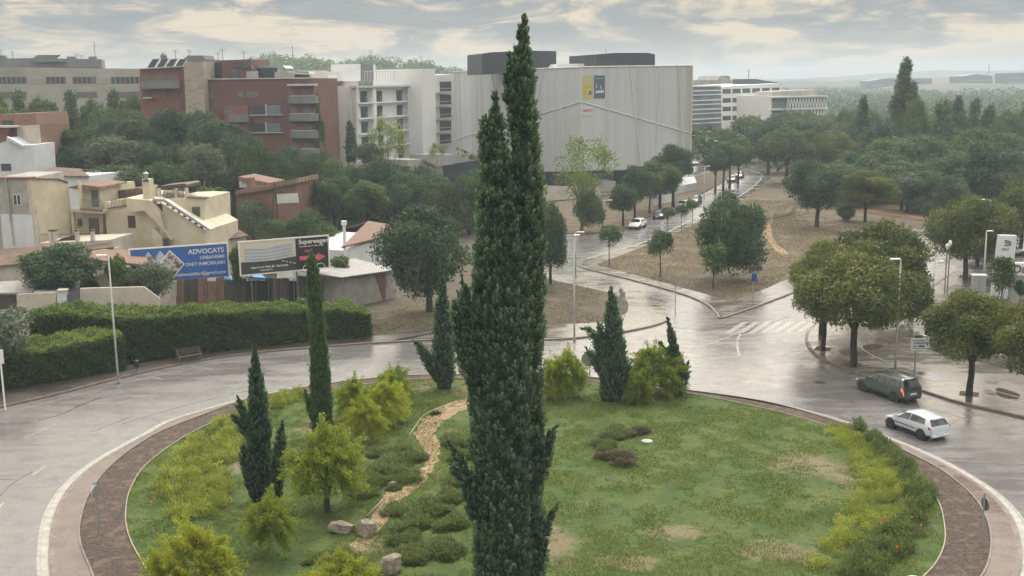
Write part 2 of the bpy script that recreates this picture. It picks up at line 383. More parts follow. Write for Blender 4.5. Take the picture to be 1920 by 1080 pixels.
# ---------------- the island ----------------
CX, CY = -.8, 56.0
def ring(pix, n=288, rb=None):
    pol = sorted([(math.atan2(p.y - CY, p.x - CX), math.hypot(p.x - CX, p.y - CY)) for p in (G(*q) for q in pix)] + (rb or []))
    th = np.array([a for a, _ in pol]); rr = np.array([r for _, r in pol])
    T = np.linspace(-math.pi, math.pi, n, endpoint=False)
    th3 = np.concatenate([th - 2 * math.pi, th, th + 2 * math.pi]); r3 = np.tile(rr, 3)
    # smooth: linear interp then circular blur
    y = np.interp(T, th3, r3); k = np.array([1, 2, 3, 4, 3, 2, 1.]); k /= k.sum()
    y = np.convolve(np.concatenate([y[-3:], y, y[:3]]), k, 'valid')
    return [Vector((CX + r_ * math.cos(t_), CY + r_ * math.sin(t_), 0)) for t_, r_ in zip(T, y)]
def rng(R_, d): # offset ring inward by d
    out = []
    for p in R_:
        v = Vector((p.x - CX, p.y - CY, 0)); l = v.length; out.append(Vector((CX, CY, 0)) + v * ((l - d) / l))
    return out
P0 = [(71, 1080), (69, 1035), (72, 1017), (82, 965), (110, 917), (155, 876), (212, 842), (275, 810), (300, 792), (390, 765), (445, 749), (500, 737), (575, 724), (625, 716), (700, 706), (765, 702), (860, 702), (1000, 703), (1100, 706), (1200, 716), (1285, 730), (1360, 740), (1450, 755), (1535, 774), (1610, 797), (1685, 826), (1760, 857), (1849, 907), (1881, 929), (1906, 954), (1925, 980), (1938, 1020), (1940, 1080)]
P2 = [(172, 1080), (165, 1062), (150, 1027), (147, 1000), (155, 960), (172, 920), (197, 887), (240, 850), (305, 810), (380, 782), (445, 757), (500, 743), (625, 721), (765, 707), (860, 706), (1000, 707), (1100, 710), (1200, 721), (1285, 735), (1450, 759), (1566, 793), (1645, 822), (1692, 848), (1739, 870), (1770, 888), (1802, 913), (1827, 935), (1849, 970), (1859, 1001), (1860, 1030), (1849, 1077)]
P3 = [(275, 1075), (262, 1052), (245, 1020), (236, 990), (236, 960), (241, 930), (250, 910), (265, 885), (300, 855), (370, 810), (440, 780), (520, 755), (625, 733), (765, 716), (860, 714), (1000, 715), (1100, 719), (1200, 729), (1285, 741), (1385, 760), (1460, 777), (1560, 806), (1650, 846), (1710, 884), (1748, 926), (1764, 954), (1770, 985), (1774, 1014), (1767, 1042), (1748, 1074)]
rb0 = [(-math.pi / 2, 24.5), (-1.2, 24.4), (-1.95, 24.4)]
R0 = ring(P0, rb=rb0); R2 = ring(P2, rb=[(a, r_ - 2.2) for a, r_ in rb0]); R3 = ring(P3, rb=[(a, r_ - 4.4) for a, r_ in rb0])
strip('road_marking', rng(R0, 0), rng(R0, .16), .006, 'white_paint')
strip('gutter', rng(R0, .17), rng(R0, .55), .012, 'concrete', zb=-.02)
strip('kerb', rng(R0, .55), rng(R0, .80), .13, 'kerb_brown', zb=-.02)
strip('paved_ring', rng(R0, .8), R2, .125, 'pavers_ring')
strip('kerb', R2, rng(R2, .09), .18, 'kerb_brown', zb=.0)
strip('mulch_bed', rng(R2, .1), R3, .13, 'mulch')
strip('lawn_edging', R3, rng(R3, .06), .21, 'edging', zb=.0)
R4 = rng(R3, .06)
tag(MB().poly([Vector((p.x, p.y, .15)) for p in R4]).build('lawn', 'lawn'), kind='structure')
def blob(name, pix, z, mat, n=9, j=.0):
    rj = random.Random(4); P = gp(pix, n=n, closed=True); P = [p + Vector((rj.gauss(0, .09), rj.gauss(0, .14), 0)) for p in P]
    return tag(MB().poly([Vector((p.x, p.y, z)) for p in ccw(P)]).build(name, mat), kind='structure')
blob('path', [(885, 748), (850, 757), (820, 772), (792, 792), (778, 815), (785, 835), (800, 852), (797, 868), (783, 885), (760, 902), (730, 922), (716, 940), (700, 965), (690, 985), (665, 1015), (650, 1040), (675, 1040), (705, 1010), (722, 985), (735, 962), (752, 940), (785, 918), (805, 895), (820, 872), (828, 850), (822, 830), (818, 812), (838, 790), (868, 775), (890, 768)], .158, 'path_sand', n=5)
# ---------------- road markings ----------------
mk = MB()
def stripe(mb, pix, wd, z=.006, dash=None, smooth=True):
    P = catmull([G(*p) for p in pix], n=10) if smooth and len(pix) > 2 else [G(*p) for p in pix]
    # resample
    D = [0]
    for i in range(1, len(P)): D.append(D[-1] + (P[i] - P[i - 1]).length)
    def at(s):
        for i in range(1, len(P)):
            if D[i] >= s or i == len(P) - 1:
                return P[i - 1].lerp(P[i], (s - D[i - 1]) / max(D[i] - D[i - 1], 1e-6))
    segs = []; s = 0
    if dash:
        while s < D[-1]: segs.append((s, min(s + dash[0], D[-1]))); s += dash[0] + dash[1]
    else: segs = [(0, D[-1])]
    for a, b_ in segs:
        k = max(2, int((b_ - a) / .7) + 1); q = [at(a + (b_ - a) * i / (k - 1)) for i in range(k)]
        l_, r_ = offset(q, wd / 2), offset(q, -wd / 2)
        for i in range(k - 1): mb.poly([(*r_[i].xy, z), (*r_[i + 1].xy, z), (*l_[i + 1].xy, z), (*l_[i].xy, z)])
stripe(mk, [(-40, 985), (0, 950), (45, 905), (85, 873)], .13, dash=(3, 4))
stripe(mk, [(45, 822), (100, 797), (175, 770), (245, 750)], .11, dash=(3, 5))
stripe(mk, [(0, 777), (100, 752), (200, 727), (300, 703), (400, 683), (500, 670), (620, 658)], .10)
stripe(mk, [(282, 706), (305, 712)], .1); stripe(mk, [(385, 690), (398, 694)], .12)
stripe(mk, [(1445, 815 - 75), (1550, 755), (1605, 762)], .10, dash=(3, 6))
stripe(mk, [(1745, 765), (1800, 782), (1870, 806), (1980, 850)], .12, dash=(3, 4))
stripe(mk, [(1280, 659), (1330, 645), (1380, 625)], .12)
stripe(mk, [(1280, 659), (1330, 664), (1386, 670)], .12)
stripe(mk, [(1390, 624), (1382, 640), (1386, 668)], .18)
stripe(mk, [(1280, 656), (1340, 648), (1400, 634)], .1); stripe(mk, [(1386, 670), (1435, 678)], .1)
stripe(mk, [(1300, 682), (1378, 690)], .1)
for k in range(9): # zebra crossing
    x = 1368 + k * 22
    stripe(mk, [(x - 4, 625 - k * .2), (x + 30, 604 - k * .4)], .5, smooth=False)
stripe(mk, [(1515, 668), (1560, 695), (1630, 717), (1712, 736), (1795, 761), (1925, 793)], .1)
stripe(mk, [(1095, 512), (1180, 531), (1275, 560), (1318, 580)], .1)
stripe(mk, [(1650, 541), (1722, 524 - 14), (1775, 478)], .14)
tag(mk.build('road_marking', 'white_paint'), kind='structure')
bk = MB() # cycle path lines on the right pavement
for ln in ([(1590, 605), (1562, 622), (1553, 640), (1562, 658), (1590, 676), (1640, 690)], [(1650, 608), (1622, 625), (1608, 640), (1616, 656), (1650, 676), (1700, 692), (1760, 709), (1925, 752)],
           [(1640, 683), (1700, 700), (1780, 724), (1925, 764)], [(1726, 706), (1773, 715)]):
    stripe(bk, ln, .09, z=.126)
tag(bk.build('cycle_lane_marking', 'white_paint'), kind='structure')
tr = MB()
stripe(tr, [(70, 789), (120, 775), (150, 760), (190, 745)], .10, z=.005)
stripe(tr, [(170, 810), (205, 797), (250, 780)], .05, z=.005)
stripe(tr, [(60, 885), (25, 905), (0, 930)], .06, z=.005)
stripe(tr, [(-10, 899), (28, 899)], .05, z=.005)
stripe(tr, [(230, 840 - 45), (330, 765), (410, 745), (500, 725)], .05, z=.0045)
stripe(tr, [(1200, 548), (1225, 560), (1250, 568)], .25, z=.005)
stripe(tr, [(1380, 690 - 60), (1430, 612), (1480, 592)], .18, z=.0045)
stripe(tr, [(1250, 660 - 48), (1330, 618), (1400, 600)], .1, z=.0045)
tag(tr.build('tar_joint', 'tar'), kind='structure')
def disc(name, px, py, r, z, mat, label, h=.02, cat='manhole cover'):
    c = G(px, py); mb = MB()
    mb.prism([(c.x + r * math.cos(a * math.pi / 12), c.y + r * math.sin(a * math.pi / 12)) for a in range(24)], z, z + h)
    o = mb.build(name, mat, None, bevel=.01); return tag(o, label, cat)
disc('manhole_cover', 1536, 717, .42, -.01, 'manhole_iron', 'dark iron manhole cover in the wet carriageway left of the green car')
disc('manhole_cover', 1213, 833, .33, .13, 'concrete', 'pale round concrete cover lying on the lawn beside the heather clump', h=.1)
disc('manhole_cover', 1700, 686, .4, .11, 'manhole_iron', 'dark round cover in the wet pavement near the parking information sign')
disc('manhole_cover', 1182, 438, .5, -.01, 'manhole_iron', 'dark round cover in the side street before the parked white car')
o = MB().prism([G(1648, 645).xy, G(1664, 645).xy, G(1668, 650).xy, G(1650, 650).xy][::-1], .1, .13).build('drain_grate', 'manhole_iron'); tag(o, 'dark rectangular drain grate in the pavement under the clipped trees', 'drain')
for i, (x, y) in enumerate([(1543, 657), (1569, 610), (1600, 687), (1817, 742), (1810, 521)]):
    c = G(x, y); a = R(25); mb = MB().frame((c.x, c.y, 0), (math.cos(a), -math.sin(a))); mb.box(-.6, .6, -.6, .6, .1, .128); tag(mb.build('tree_pit', 'mulch'), kind='structure')
for i, (q) in enumerate([[(1725, 700), (1770, 706), (1775, 716), (1735, 714)], [(1870, 730), (1910, 742), (1905, 752), (1872, 745)], [(1620, 650), (1650, 648), (1655, 655), (1625, 660)]]):
    P = gp(q, n=5, closed=True); tag(MB().poly([Vector((p.x, p.y, .1245)) for p in ccw(P)]).build('puddle', M('puddle', (.10, .075, .06), (.06, .05, .045), 3, .04)), kind='structure')
# ---------------- foliage ----------------
leafmat('leaf_dark', (.018, .038, .024), (.082, .138, .076), .25, (.13, .19, .105))
leafmat('leaf_mid', (.024, .054, .024), (.112, .17, .068), .28, (.17, .235, .10))
leafmat('leaf_plane', (.04, .06, .022), (.15, .175, .056), .25, (.26, .265, .085))
leafmat('leaf_light', (.09, .14, .04), (.20, .26, .08), .4, (.27, .31, .10))
leafmat('leaf_poplar', (.05, .09, .03), (.10, .155, .05), .35)
leafmat('leaf_olive', (.06, .085, .06), (.13, .165, .12), .3, (.20, .235, .18))
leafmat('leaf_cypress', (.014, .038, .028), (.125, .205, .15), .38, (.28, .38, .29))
leafmat('leaf_cypress_bright', (.025, .06, .03), (.12, .20, .09), .35, (.15, .23, .09))
leafmat('leaf_gold', (.13, .17, .02), (.36, .385, .06), .5, (.60, .57, .12))
leafmat('leaf_gold_green', (.08, .125, .02), (.23, .28, .05), .5, (.44, .46, .09))
leafmat('leaf_hedge', (.015, .04, .014), (.06, .115, .032), .35, (.26, .30, .07))
leafmat('leaf_lavender', (.06, .085, .035), (.165, .205, .095), .4, (.28, .31, .17))
leafmat('leaf_heather', (.05, .04, .03), (.12, .10, .07), .25, (.17, .15, .11))
leafmat('leaf_cover', (.09, .12, .03), (.30, .34, .09), .45, (.5, .52, .15))
leafmat('leaf_cover_dark', (.035, .06, .025), (.13, .175, .07), .35, (.26, .30, .12))
leafmat('grass_blade', (.055, .10, .015), (.12, .16, .035), .45, (.21, .21, .07))
M('bark', (.022, .018, .015), (.05, .042, .035), 6, .8, .6)
M('bark_pale', (.12, .10, .08), (.2, .17, .14), 6, .8, .4)
def unit(a): return a / np.maximum(np.linalg.norm(a, axis=1, keepdims=True), 1e-9)
def leaves(rs, Pn, Dr, ln, wd, tint, Nm=None):
    """rhombus leaves at Pn pointing along Dr"""
    n = len(Pn); Dr = unit(Dr)
    Nm = rs.normal(size=(n, 3)) if Nm is None else Nm
    S = unit(np.cross(Dr, Nm)); ln = np.broadcast_to(ln, n)[:, None]; wd = np.broadcast_to(wd, n)[:, None]
    V = np.empty((n, 4, 3)); V[:, 0] = Pn - Dr * ln * .5; V[:, 1] = Pn + S * wd * .5; V[:, 2] = Pn + Dr * ln * .5; V[:, 3] = Pn - S * wd * .5
    return V.reshape(-1, 3), np.arange(n * 4).reshape(-1, 4), tint
def join(parts):
    Vs, Fs, Ts = [], [], []; o = 0
    for V, Fq, T in parts: Vs.append(V); Fs.append(Fq + o); Ts.append(T); o += len(V)
    return np.concatenate(Vs), np.concatenate(Fs), np.concatenate(Ts)
def crown_mesh(name, mat, seed, w=8., h=6.5, nb=26, br=.21, count=9000, leaf=.2, asp=1.6, shape='round', droop=0., gap=0.):
    rs = np.random.RandomState(seed)
    u = unit(rs.normal(size=(nb, 3)))
    r = rs.uniform(.3, 1.04, (nb, 1)) ** .5
    if shape == 'round': u[:, 2] = u[:, 2] * .9
    c = u * r * (.5 - br * .62)
    if shape == 'cone': # narrower at top
        c[:, 2] = rs.uniform(-.5 + br * .5, .5 - br * .35, nb); k = np.clip(1.05 - (c[:, 2] + .5) * .95, .12, 1) * np.clip((c[:, 2] + .5) * 5, .4, 1)
        c[:, :2] = unit(u[:, :2]) * r * (.5 - br * .5) * k[:, None]
    if shape == 'column':
        c[:, 2] = rs.uniform(-.5 + br * .4, .5 - br * .3, nb); k = np.clip((.5 - c[:, 2]) * 2.2, .15, 1) * np.clip((c[:, 2] + .5) * 4, .5, 1)
        c[:, :2] = unit(u[:, :2]) * r * .3 * k[:, None]
    if shape == 'umbrella': c[:, 2] = np.abs(c[:, 2]) * 1.0 - .15
    bs = br * rs.uniform(.65, 1.25, nb); bt = rs.uniform(0, 1, nb)
    wts = bs ** 2; which = rs.choice(nb, count, p=wts / wts.sum())
    d = unit(rs.normal(size=(count, 3)) + np.array([0, 0, .35])); rad = bs[which] * rs.uniform(.55, 1.08, count) ** .6
    # uneven lumps on every clump
    lump = 1 + .22 * np.sin(d[:, 0] * 9 + which) * np.sin(d[:, 1] * 8 + which * 2.1) + .15 * np.sin(d[:, 2] * 13 + which)
    P_ = c[which] + d * (rad * lump)[:, None]
    if gap: P_ = P_[rs.rand(count) > gap]; d = d[:len(P_)]; which = which[:len(P_)]
    n = len(P_); S = np.array([w, w, h]); P_ = P_ * S + np.array([0, 0, h * .5])
    Dr = unit(rs.normal(size=(n, 3)) * .8 + d * .3 + np.array([0, 0, -droop]))
    Nm = unit(d * S[None] / S.max() + rs.normal(size=(n, 3)) * .38)
    ln = leaf * rs.uniform(.6, 1.4, n)
    tint = np.clip(bt[which] * .5 + rs.rand(n) * .3 + .25 * (rs.rand(n) > .9), 0, 1)
    V, Fq, T = leaves(rs, P_, Dr, ln * asp ** .5, ln / asp ** .5 * 1.2, tint, Nm)
    return npmesh(name, V, Fq, mat, T)
def spray_mesh(name, mat, seed, w=3.6, h=3., nbr=190, per=95, leaf=.12, asp=2.6):
    rs = np.random.RandomState(seed); parts = []; lob = [(rs.uniform(0, 6.28), rs.uniform(.7, 1.15)) for _ in range(5)]
    for b in range(nbr):
        a = rs.uniform(0, 6.28); el_ = rs.uniform(-.75, 1.5); k = max(.72, max(s_ * math.exp(-((a - c + math.pi) % (2 * math.pi) - math.pi) ** 2 * 1.2) for c, s_ in lob))
        L_ = rs.uniform(.62, 1.1) * k * 1.22; d = np.array([math.cos(a) * math.cos(el_), math.sin(a) * math.cos(el_), math.sin(el_) * .95]) * L_ * .5
        tt = rs.uniform(.35, 1, per) ** .7; p = d[None] * tt[:, None]; p[:, 2] -= .13 * tt ** 3 * math.cos(el_); p += rs.normal(size=(per, 3)) * (.02 + .035 * (1 - tt))[:, None]
        p = p * np.array([w, w, h]) + np.array([0, 0, h * .47]); D_ = d[None] + rs.normal(size=(per, 3)) * .28 + np.array([0, 0, -.12])
        bt = rs.rand(); parts.append(leaves(rs, p, D_, leaf * rs.uniform(.6, 1.5, per), leaf / asp * 1.2, np.clip(bt * .45 + (tt - .35) * .45 + rs.normal(size=per) * .1, 0, 1)))
    return npmesh(name, *join(parts)[:2], mat, join(parts)[2])
def trunk_mesh(seed, limbs=6, lean=.04, r0=.045, r1=.02, fork=.5, mat='bark', top=1.0, spread=.28):
    rnd = random.Random(seed); mb = MB(); x = y = 0
    pts = [(0, 0, -.02), (0, 0, .0)]; rr = [r0 * 1.35, r0 * 1.1]
    for k in range(1, 5):
        x += rnd.uniform(-lean, lean) * .3; y += rnd.uniform(-lean, lean) * .3; pts.append((x, y, fork * k / 4)); rr.append(r0 + (r1 - r0) * k / 4 * .6)
    pts.append((x * 1.2, y * 1.2, top * .9)); rr.append(r1 * .4); mb.tube(pts, rr, 9)
    for k in range(limbs):
        a = 2 * math.pi * (k + rnd.uniform(-.3, .3)) / limbs; z0 = fork * rnd.uniform(.75, 1.05); s_ = spread * rnd.uniform(.7, 1.1)
        z1 = z0 + (top - z0) * rnd.uniform(.35, .8)
        mb.tube([(x * .9, y * .9, z0), (x + math.cos(a) * s_ * .4, y + math.sin(a) * s_ * .4, z0 + (z1 - z0) * .5), (x + math.cos(a) * s_, y + math.sin(a) * s_, z1)], [r1 * .75, r1 * .5, r1 * .18], 6)
    o = mb.build('trunk', mat, smooth=True); me = o.data; bpy.data.objects.remove(o); return me
KIND = {}
def defkind(k, n, mat, **kw):
    tk = kw.pop('tk', {})
    KIND[k] = [(crown_mesh('crown', mat, hash_(k) + i * 7, **kw), kw.get('w', 8.), kw.get('h', 6.5)) for i in range(n)], [trunk_mesh(hash_(k) + i, **tk) for i in range(2)]
def spraykind(k, n, mat, **kw):
    KIND[k] = [(spray_mesh('crown', mat, hash_(k) + i * 5, **kw), 3.6, 3.) for i in range(n)], [trunk_mesh(hash_(k) + i, r0=.05, r1=.03, fork=.25, limbs=7, spread=.34) for i in range(2)]
def hash_(s): return sum(ord(ch) * (i + 3) for i, ch in enumerate(s)) % 9973
defkind('oak', 3, 'leaf_dark', count=30000, leaf=.165, nb=48, br=.155)
defkind('green', 3, 'leaf_mid', count=26000, leaf=.18, nb=42, br=.165)
defkind('plane', 3, 'leaf_plane', count=42000, leaf=.145, nb=60, br=.135, w=9., h=6., tk=dict(r0=.04, r1=.03, fork=.42, limbs=6, spread=.3))
defkind('airy', 2, 'leaf_light', count=3600, leaf=.21, nb=30, br=.13, droop=.9, w=8., h=10., asp=2.2, tk=dict(r0=.03, r1=.022, fork=.3, limbs=9, spread=.36, mat='bark_pale'))
defkind('young', 3, 'leaf_mid', count=2600, leaf=.17, nb=16, br=.2, w=3.2, h=3.6, tk=dict(r0=.025, r1=.015, fork=.55, limbs=4, spread=.2))
defkind('conifer', 2, 'leaf_mid', count=7000, leaf=.3, nb=40, br=.14, w=7., h=12., shape='cone', tk=dict(r0=.03, r1=.02, fork=.6, limbs=3, spread=.1))
defkind('poplar', 2, 'leaf_poplar', count=8000, leaf=.36, nb=46, br=.13, w=6., h=18., shape='column', tk=dict(r0=.04, r1=.03, fork=.5, limbs=5, spread=.12))
defkind('olive', 2, 'leaf_olive', count=8000, leaf=.17, nb=26, br=.2, w=5., h=4., asp=2.4)
defkind('light', 2, 'leaf_poplar', count=9000, leaf=.28, nb=30, br=.18)
defkind('pine', 2, 'leaf_mid', count=7000, leaf=.32, nb=26, br=.2, w=9., h=5., shape='umbrella', tk=dict(r0=.02, r1=.014, fork=.7, limbs=5, spread=.25))
RT = random.Random(5)
def tree(kind, px, base, wpx, top, label, bot=None, group=None, cx=None, name=None, cat='tree', Y=None):
    b = G(px, base)
    if Y: b = W(px, base, Y); b.z = 0
    D = b.y; zt = zat(px, top, D); wm = wpx / ppm(D)
    crowns, trunks = KIND[kind]; me, w0, h0 = RT.choice(crowns)
    zb = zat(px, bot, D) if bot else min(max(zt * .22, zt - wm * 1.15), zt * .6)
    zb = max(zb, -.3); z0 = .13
    t_ = thing(name or {'pine': 'pine_tree', 'poplar': 'poplar_tree', 'olive': 'olive_tree', 'conifer': 'conifer_tree'}.get(kind, 'tree'), label, cat, (b.x, b.y, z0), group)
    dx = ((cx - px) / ppm(D)) if cx else 0
    hs = (zt - zb) / h0 * 1.0
    link('crown', me, t_, (dx, 0, zb - z0), (wm / w0, wm / w0, hs), RT.uniform(0, 6.28))
    if zb > .6:
        L_ = zb + (zt - zb) * .8 - z0; wt = min(wm, L_) * 1.0
        link('trunk', RT.choice(trunks), t_, (0, 0, 0), (wt * .9, wt * .9, L_), RT.uniform(0, 6.28))
    return t_
def spire(rs, Y, prof, dens=1., leaf=.13, pl=.6, curl=.3, fat=.17, k=28, slim=.86, yoff=0):
    """an upright column of plumes; prof = [(cx, py, halfwidth)] in photo pixels at distance Y, from the foot up"""
    Pp = np.array([list(W(c_, p_, Y + yoff)) for c_, p_, _ in prof]); Rr = np.array([hw * slim / ppm(Y) for _, _, hw in prof])
    seg = np.linalg.norm(np.diff(Pp, axis=0), axis=1); D = np.concatenate([[0], np.cumsum(seg)])
    area = np.sum(seg * (Rr[1:] + Rr[:-1]) * math.pi)
    n = int(area * 22 * dens / pl ** 1.1)
    cand = rs.uniform(0, D[-1], n * 3); keep = rs.rand(n * 3) < (np.interp(cand, D, Rr) / Rr.max() * .95 + .05); s_ = cand[keep][:n]; n = len(s_)
    ax = np.stack([np.interp(s_, D, Pp[:, i]) for i in range(3)], 1); rad = np.interp(s_, D, Rr)
    e = .05; ax2 = np.stack([np.interp(np.minimum(s_ + .3, D[-1] + 1), D, Pp[:, i]) for i in range(3)], 1); T_ = unit(ax2 - ax + np.array([0, 0, 1e-3]))
    a = rs.uniform(0, 2 * math.pi, n); A1 = unit(np.cross(T_, np.array([.0, 1., .15]))); A2 = np.cross(T_, A1)
    out = A1 * np.cos(a)[:, None] + A2 * np.sin(a)[:, None]
    lump = 1 + .16 * np.sin(a * 3 + s_ * 1.7) * np.sin(s_ * 2.3 + a) + .10 * np.sin(a * 7 + s_ * 4)
    rr = rad * np.sqrt(rs.uniform(.5, 1., n)) * lump * .88
    base = ax + out * rr[:, None] - T_ * pl * .25
    dirp = unit(T_ + out * curl * rs.uniform(.3, 1.3, (n, 1)) + rs.normal(size=(n, 3)) * .12)
    plen = pl * rs.uniform(.55, 1.25, n) * np.clip(rad / Rr.max() * 1.5, .35, 1); prad = plen * fat
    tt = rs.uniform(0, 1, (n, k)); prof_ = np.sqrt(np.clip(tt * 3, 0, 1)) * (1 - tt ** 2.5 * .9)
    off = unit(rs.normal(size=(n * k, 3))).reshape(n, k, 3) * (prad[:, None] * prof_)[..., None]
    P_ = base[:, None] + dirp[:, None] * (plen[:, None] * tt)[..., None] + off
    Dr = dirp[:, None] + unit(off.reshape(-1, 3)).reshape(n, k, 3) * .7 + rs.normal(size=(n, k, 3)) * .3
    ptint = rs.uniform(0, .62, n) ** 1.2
    tint = np.clip(ptint[:, None] + (tt - .42) * .95 + rs.normal(size=(n, k)) * .1, 0, 1)  # plume tips lighter, feet darker: highlights and shaded gaps put into the tint
    P_ = P_.reshape(-1, 3); m_ = len(P_)
    V, Fq, T2 = leaves(rs, P_, Dr.reshape(-1, 3), leaf * rs.uniform(.7, 1.3, m_), leaf * .42, tint.ravel(), unit(off.reshape(-1, 3) + rs.normal(size=(m_, 3)) * .5 * prad.mean()))
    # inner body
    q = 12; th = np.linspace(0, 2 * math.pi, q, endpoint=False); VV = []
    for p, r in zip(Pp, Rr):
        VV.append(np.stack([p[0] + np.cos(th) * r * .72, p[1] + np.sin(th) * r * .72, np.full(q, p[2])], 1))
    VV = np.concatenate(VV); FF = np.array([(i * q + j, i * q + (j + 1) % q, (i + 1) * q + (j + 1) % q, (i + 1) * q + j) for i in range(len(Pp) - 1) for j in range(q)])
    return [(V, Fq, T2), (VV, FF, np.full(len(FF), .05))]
def cypress(px, base, spires, label, mat='leaf_cypress', seed=1, group=None, Y=None, z0=.15, trunk_r=.16, **kw):
    b = G(px, base, z0); Y = Y or b.y; b = Vector((W(px, base, Y).x, Y, z0)); rs = np.random.RandomState(seed)
    t_ = thing('cypress_tree', label, 'cypress', b, group); parts = []
    for s_ in spires: parts += spire(rs, Y, s_[0], **{**kw, **(s_[1] if len(s_) > 1 else {})})
    V, Fq, T = join(parts); V = V - np.array(b); V[:, 2] = np.maximum(V[:, 2], .02)
    link('crown', npmesh('crown', V, Fq, mat, T), t_)
    mb = MB(); mb.tube([b, b + Vector((0, 0, 1.2))], [trunk_r, trunk_r * .8], 10); mb.build('trunk', 'bark', t_, smooth=True)
    return t_
def inpoly(P_, poly):
    x, y = P_[:, 0], P_[:, 1]; r = np.zeros(len(P_), bool); q = np.array([(p.x, p.y) for p in poly]); j = len(q) - 1
    for i in range(len(q)):
        c = ((q[i, 1] > y) != (q[j, 1] > y)) & (x < (q[j, 0] - q[i, 0]) * (y - q[i, 1]) / (q[j, 1] - q[i, 1] + 1e-12) + q[i, 0]); r ^= c; j = i
    return r
def sample(rs, poly, n):
    q = np.array([(p.x, p.y) for p in poly]); lo, hi = q.min(0), q.max(0); out = np.zeros((0, 2))
    while len(out) < n:
        P_ = rs.uniform(lo, hi, (n * 2, 2)); out = np.concatenate([out, P_[inpoly(P_, poly)]])
    return out[:n]
def value_noise(P_, s, seed):
    rs = np.random.RandomState(seed); g_ = rs.rand(64, 64); x = P_[:, 0] / s; y = P_[:, 1] / s; xi = np.floor(x).astype(int); yi = np.floor(y).astype(int); fx = x - xi; fy = y - yi
    fx = fx * fx * (3 - 2 * fx); fy = fy * fy * (3 - 2 * fy); a = g_[xi % 64, yi % 64]; b = g_[(xi + 1) % 64, yi % 64]; c = g_[xi % 64, (yi + 1) % 64]; d = g_[(xi + 1) % 64, (yi + 1) % 64]
    return (a * (1 - fx) + b * fx) * (1 - fy) + (c * (1 - fx) + d * fx) * fy
# grass on the lawn
rs = np.random.RandomState(3)
P_ = sample(rs, R4, 230000); nz = value_noise(P_, 1.3, 1) * .6 + value_noise(P_, .45, 2) * .4
keep = nz > .40; P_ = P_[keep]; nz = nz[keep]; n = len(P_)
hgt = (.06 + .12 * (nz - .4) * 2) * rs.uniform(.6, 1.3, n)
B_ = np.c_[P_, np.full(n, .15)]; Dr = unit(rs.normal(size=(n, 3)) * .45 + np.array([0, 0, 1.])); S = unit(np.cross(Dr, rs.normal(size=(n, 3))))
V = np.empty((n, 3, 3)); V[:, 0] = B_ - S * .018; V[:, 1] = B_ + S * .018; V[:, 2] = B_ + Dr * hgt[:, None]
T = np.clip(value_noise(P_, 3.1, 5) * .45 + rs.rand(n) * .55, 0, 1)
tag(link('grass', npmesh('grass', V.reshape(-1, 3), np.arange(n * 3).reshape(-1, 3), 'grass_blade', T)), 'short mown green grass growing over the round island', 'grass', kind='stuff')
def tufts(name, poly, n_, mat, label, z, seed, hh=.12):
    rs = np.random.RandomState(seed); P_ = sample(rs, poly, n_); nz = value_noise(P_, 2.3, seed); P_ = P_[nz + rs.rand(len(P_)) * .4 > .5]; n = len(P_)
    B_ = np.c_[P_, np.full(n, z)]; Dr = unit(rs.normal(size=(n, 3)) * .8 + np.array([0, 0, .8])); S = unit(np.cross(Dr, rs.normal(size=(n, 3)))); V = np.empty((n, 3, 3)); V[:, 0] = B_ - S * .035; V[:, 1] = B_ + S * .035; V[:, 2] = B_ + Dr * (hh * rs.uniform(.5, 1.6, n))[:, None]
    return tag(link(name, npmesh(name, V.reshape(-1, 3), np.arange(n * 3).reshape(-1, 3), mat, rs.rand(n))), label, 'grass', kind='stuff')
leafmat('dry_blade', (.05, .04, .025), (.20, .155, .10), .3, (.30, .26, .16))
tufts('grass', gp([(1120, 500), (1252, 446), (1400, 376), (1500, 380), (1600, 440), (1440, 541), (1372, 566), (1300, 547), (1180, 514)], False), 60000, 'dry_blade', 'dry brown grass on the triangular park beside the side street', .14, 7)
tufts('grass', soil, 26000, 'dry_blade', 'dry weeds on the earth between hedge and wet corner', .135, 8)
def cover(name, polys, mat, nm, hm, seed, label, leaf=.09, asp=3., r=(.3, .6), per=260, cat='ground cover', up=.6, z0=.15):
    rs = np.random.RandomState(seed); parts = []
    for poly in polys:
        pl_ = gp(poly, False); c = sample(rs, pl_, nm)
        for q in c:
            rad = rs.uniform(*r); hh = rs.uniform(*hm); k = int(per * (rad / r[1]) ** 1.3)
            d = unit(rs.normal(size=(k, 3)) + np.array([0, 0, .6])); d[:, 2] = np.abs(d[:, 2])
            p = d * np.array([rad, rad, hh]) * rs.uniform(.4, 1.1, (k, 1)) + np.array([q[0], q[1], z0])
            bt = rs.rand(); parts.append(leaves(rs, p, d * .8 + rs.normal(size=(k, 3)) * .5 + np.array([0, 0, up]), leaf * rs.uniform(.6, 1.6, k), leaf / asp, np.clip(bt * .6 + rs.rand(k) * .4, 0, 1)))
    V, Fq, T = join(parts)
    return tag(link(name, npmesh(name, V, Fq, mat, T)), label, cat, kind='stuff')
cover('ground_cover', [[(300, 900), (340, 850), (420, 790), (480, 762), (560, 735), (562, 752), (500, 790), (455, 850), (430, 930), (415, 990), (380, 985), (330, 985), (295, 945)]], 'leaf_cover', 210, (.35, .75), 11, 'loose olive green shrubby ground cover along the left edge of the lawn', per=230, leaf=.17, asp=3.5)
cover('ground_cover', [[(1545, 800), (1590, 810), (1640, 850), (1700, 920), (1690, 970), (1660, 1000), (1600, 1040), (1520, 1085), (1500, 1090), (1560, 1000), (1600, 950), (1610, 900), (1570, 850)]], 'leaf_cover', 130, (.3, .55), 12, 'soft lime green mounds of ground cover along the right edge of the lawn', per=420, leaf=.10)
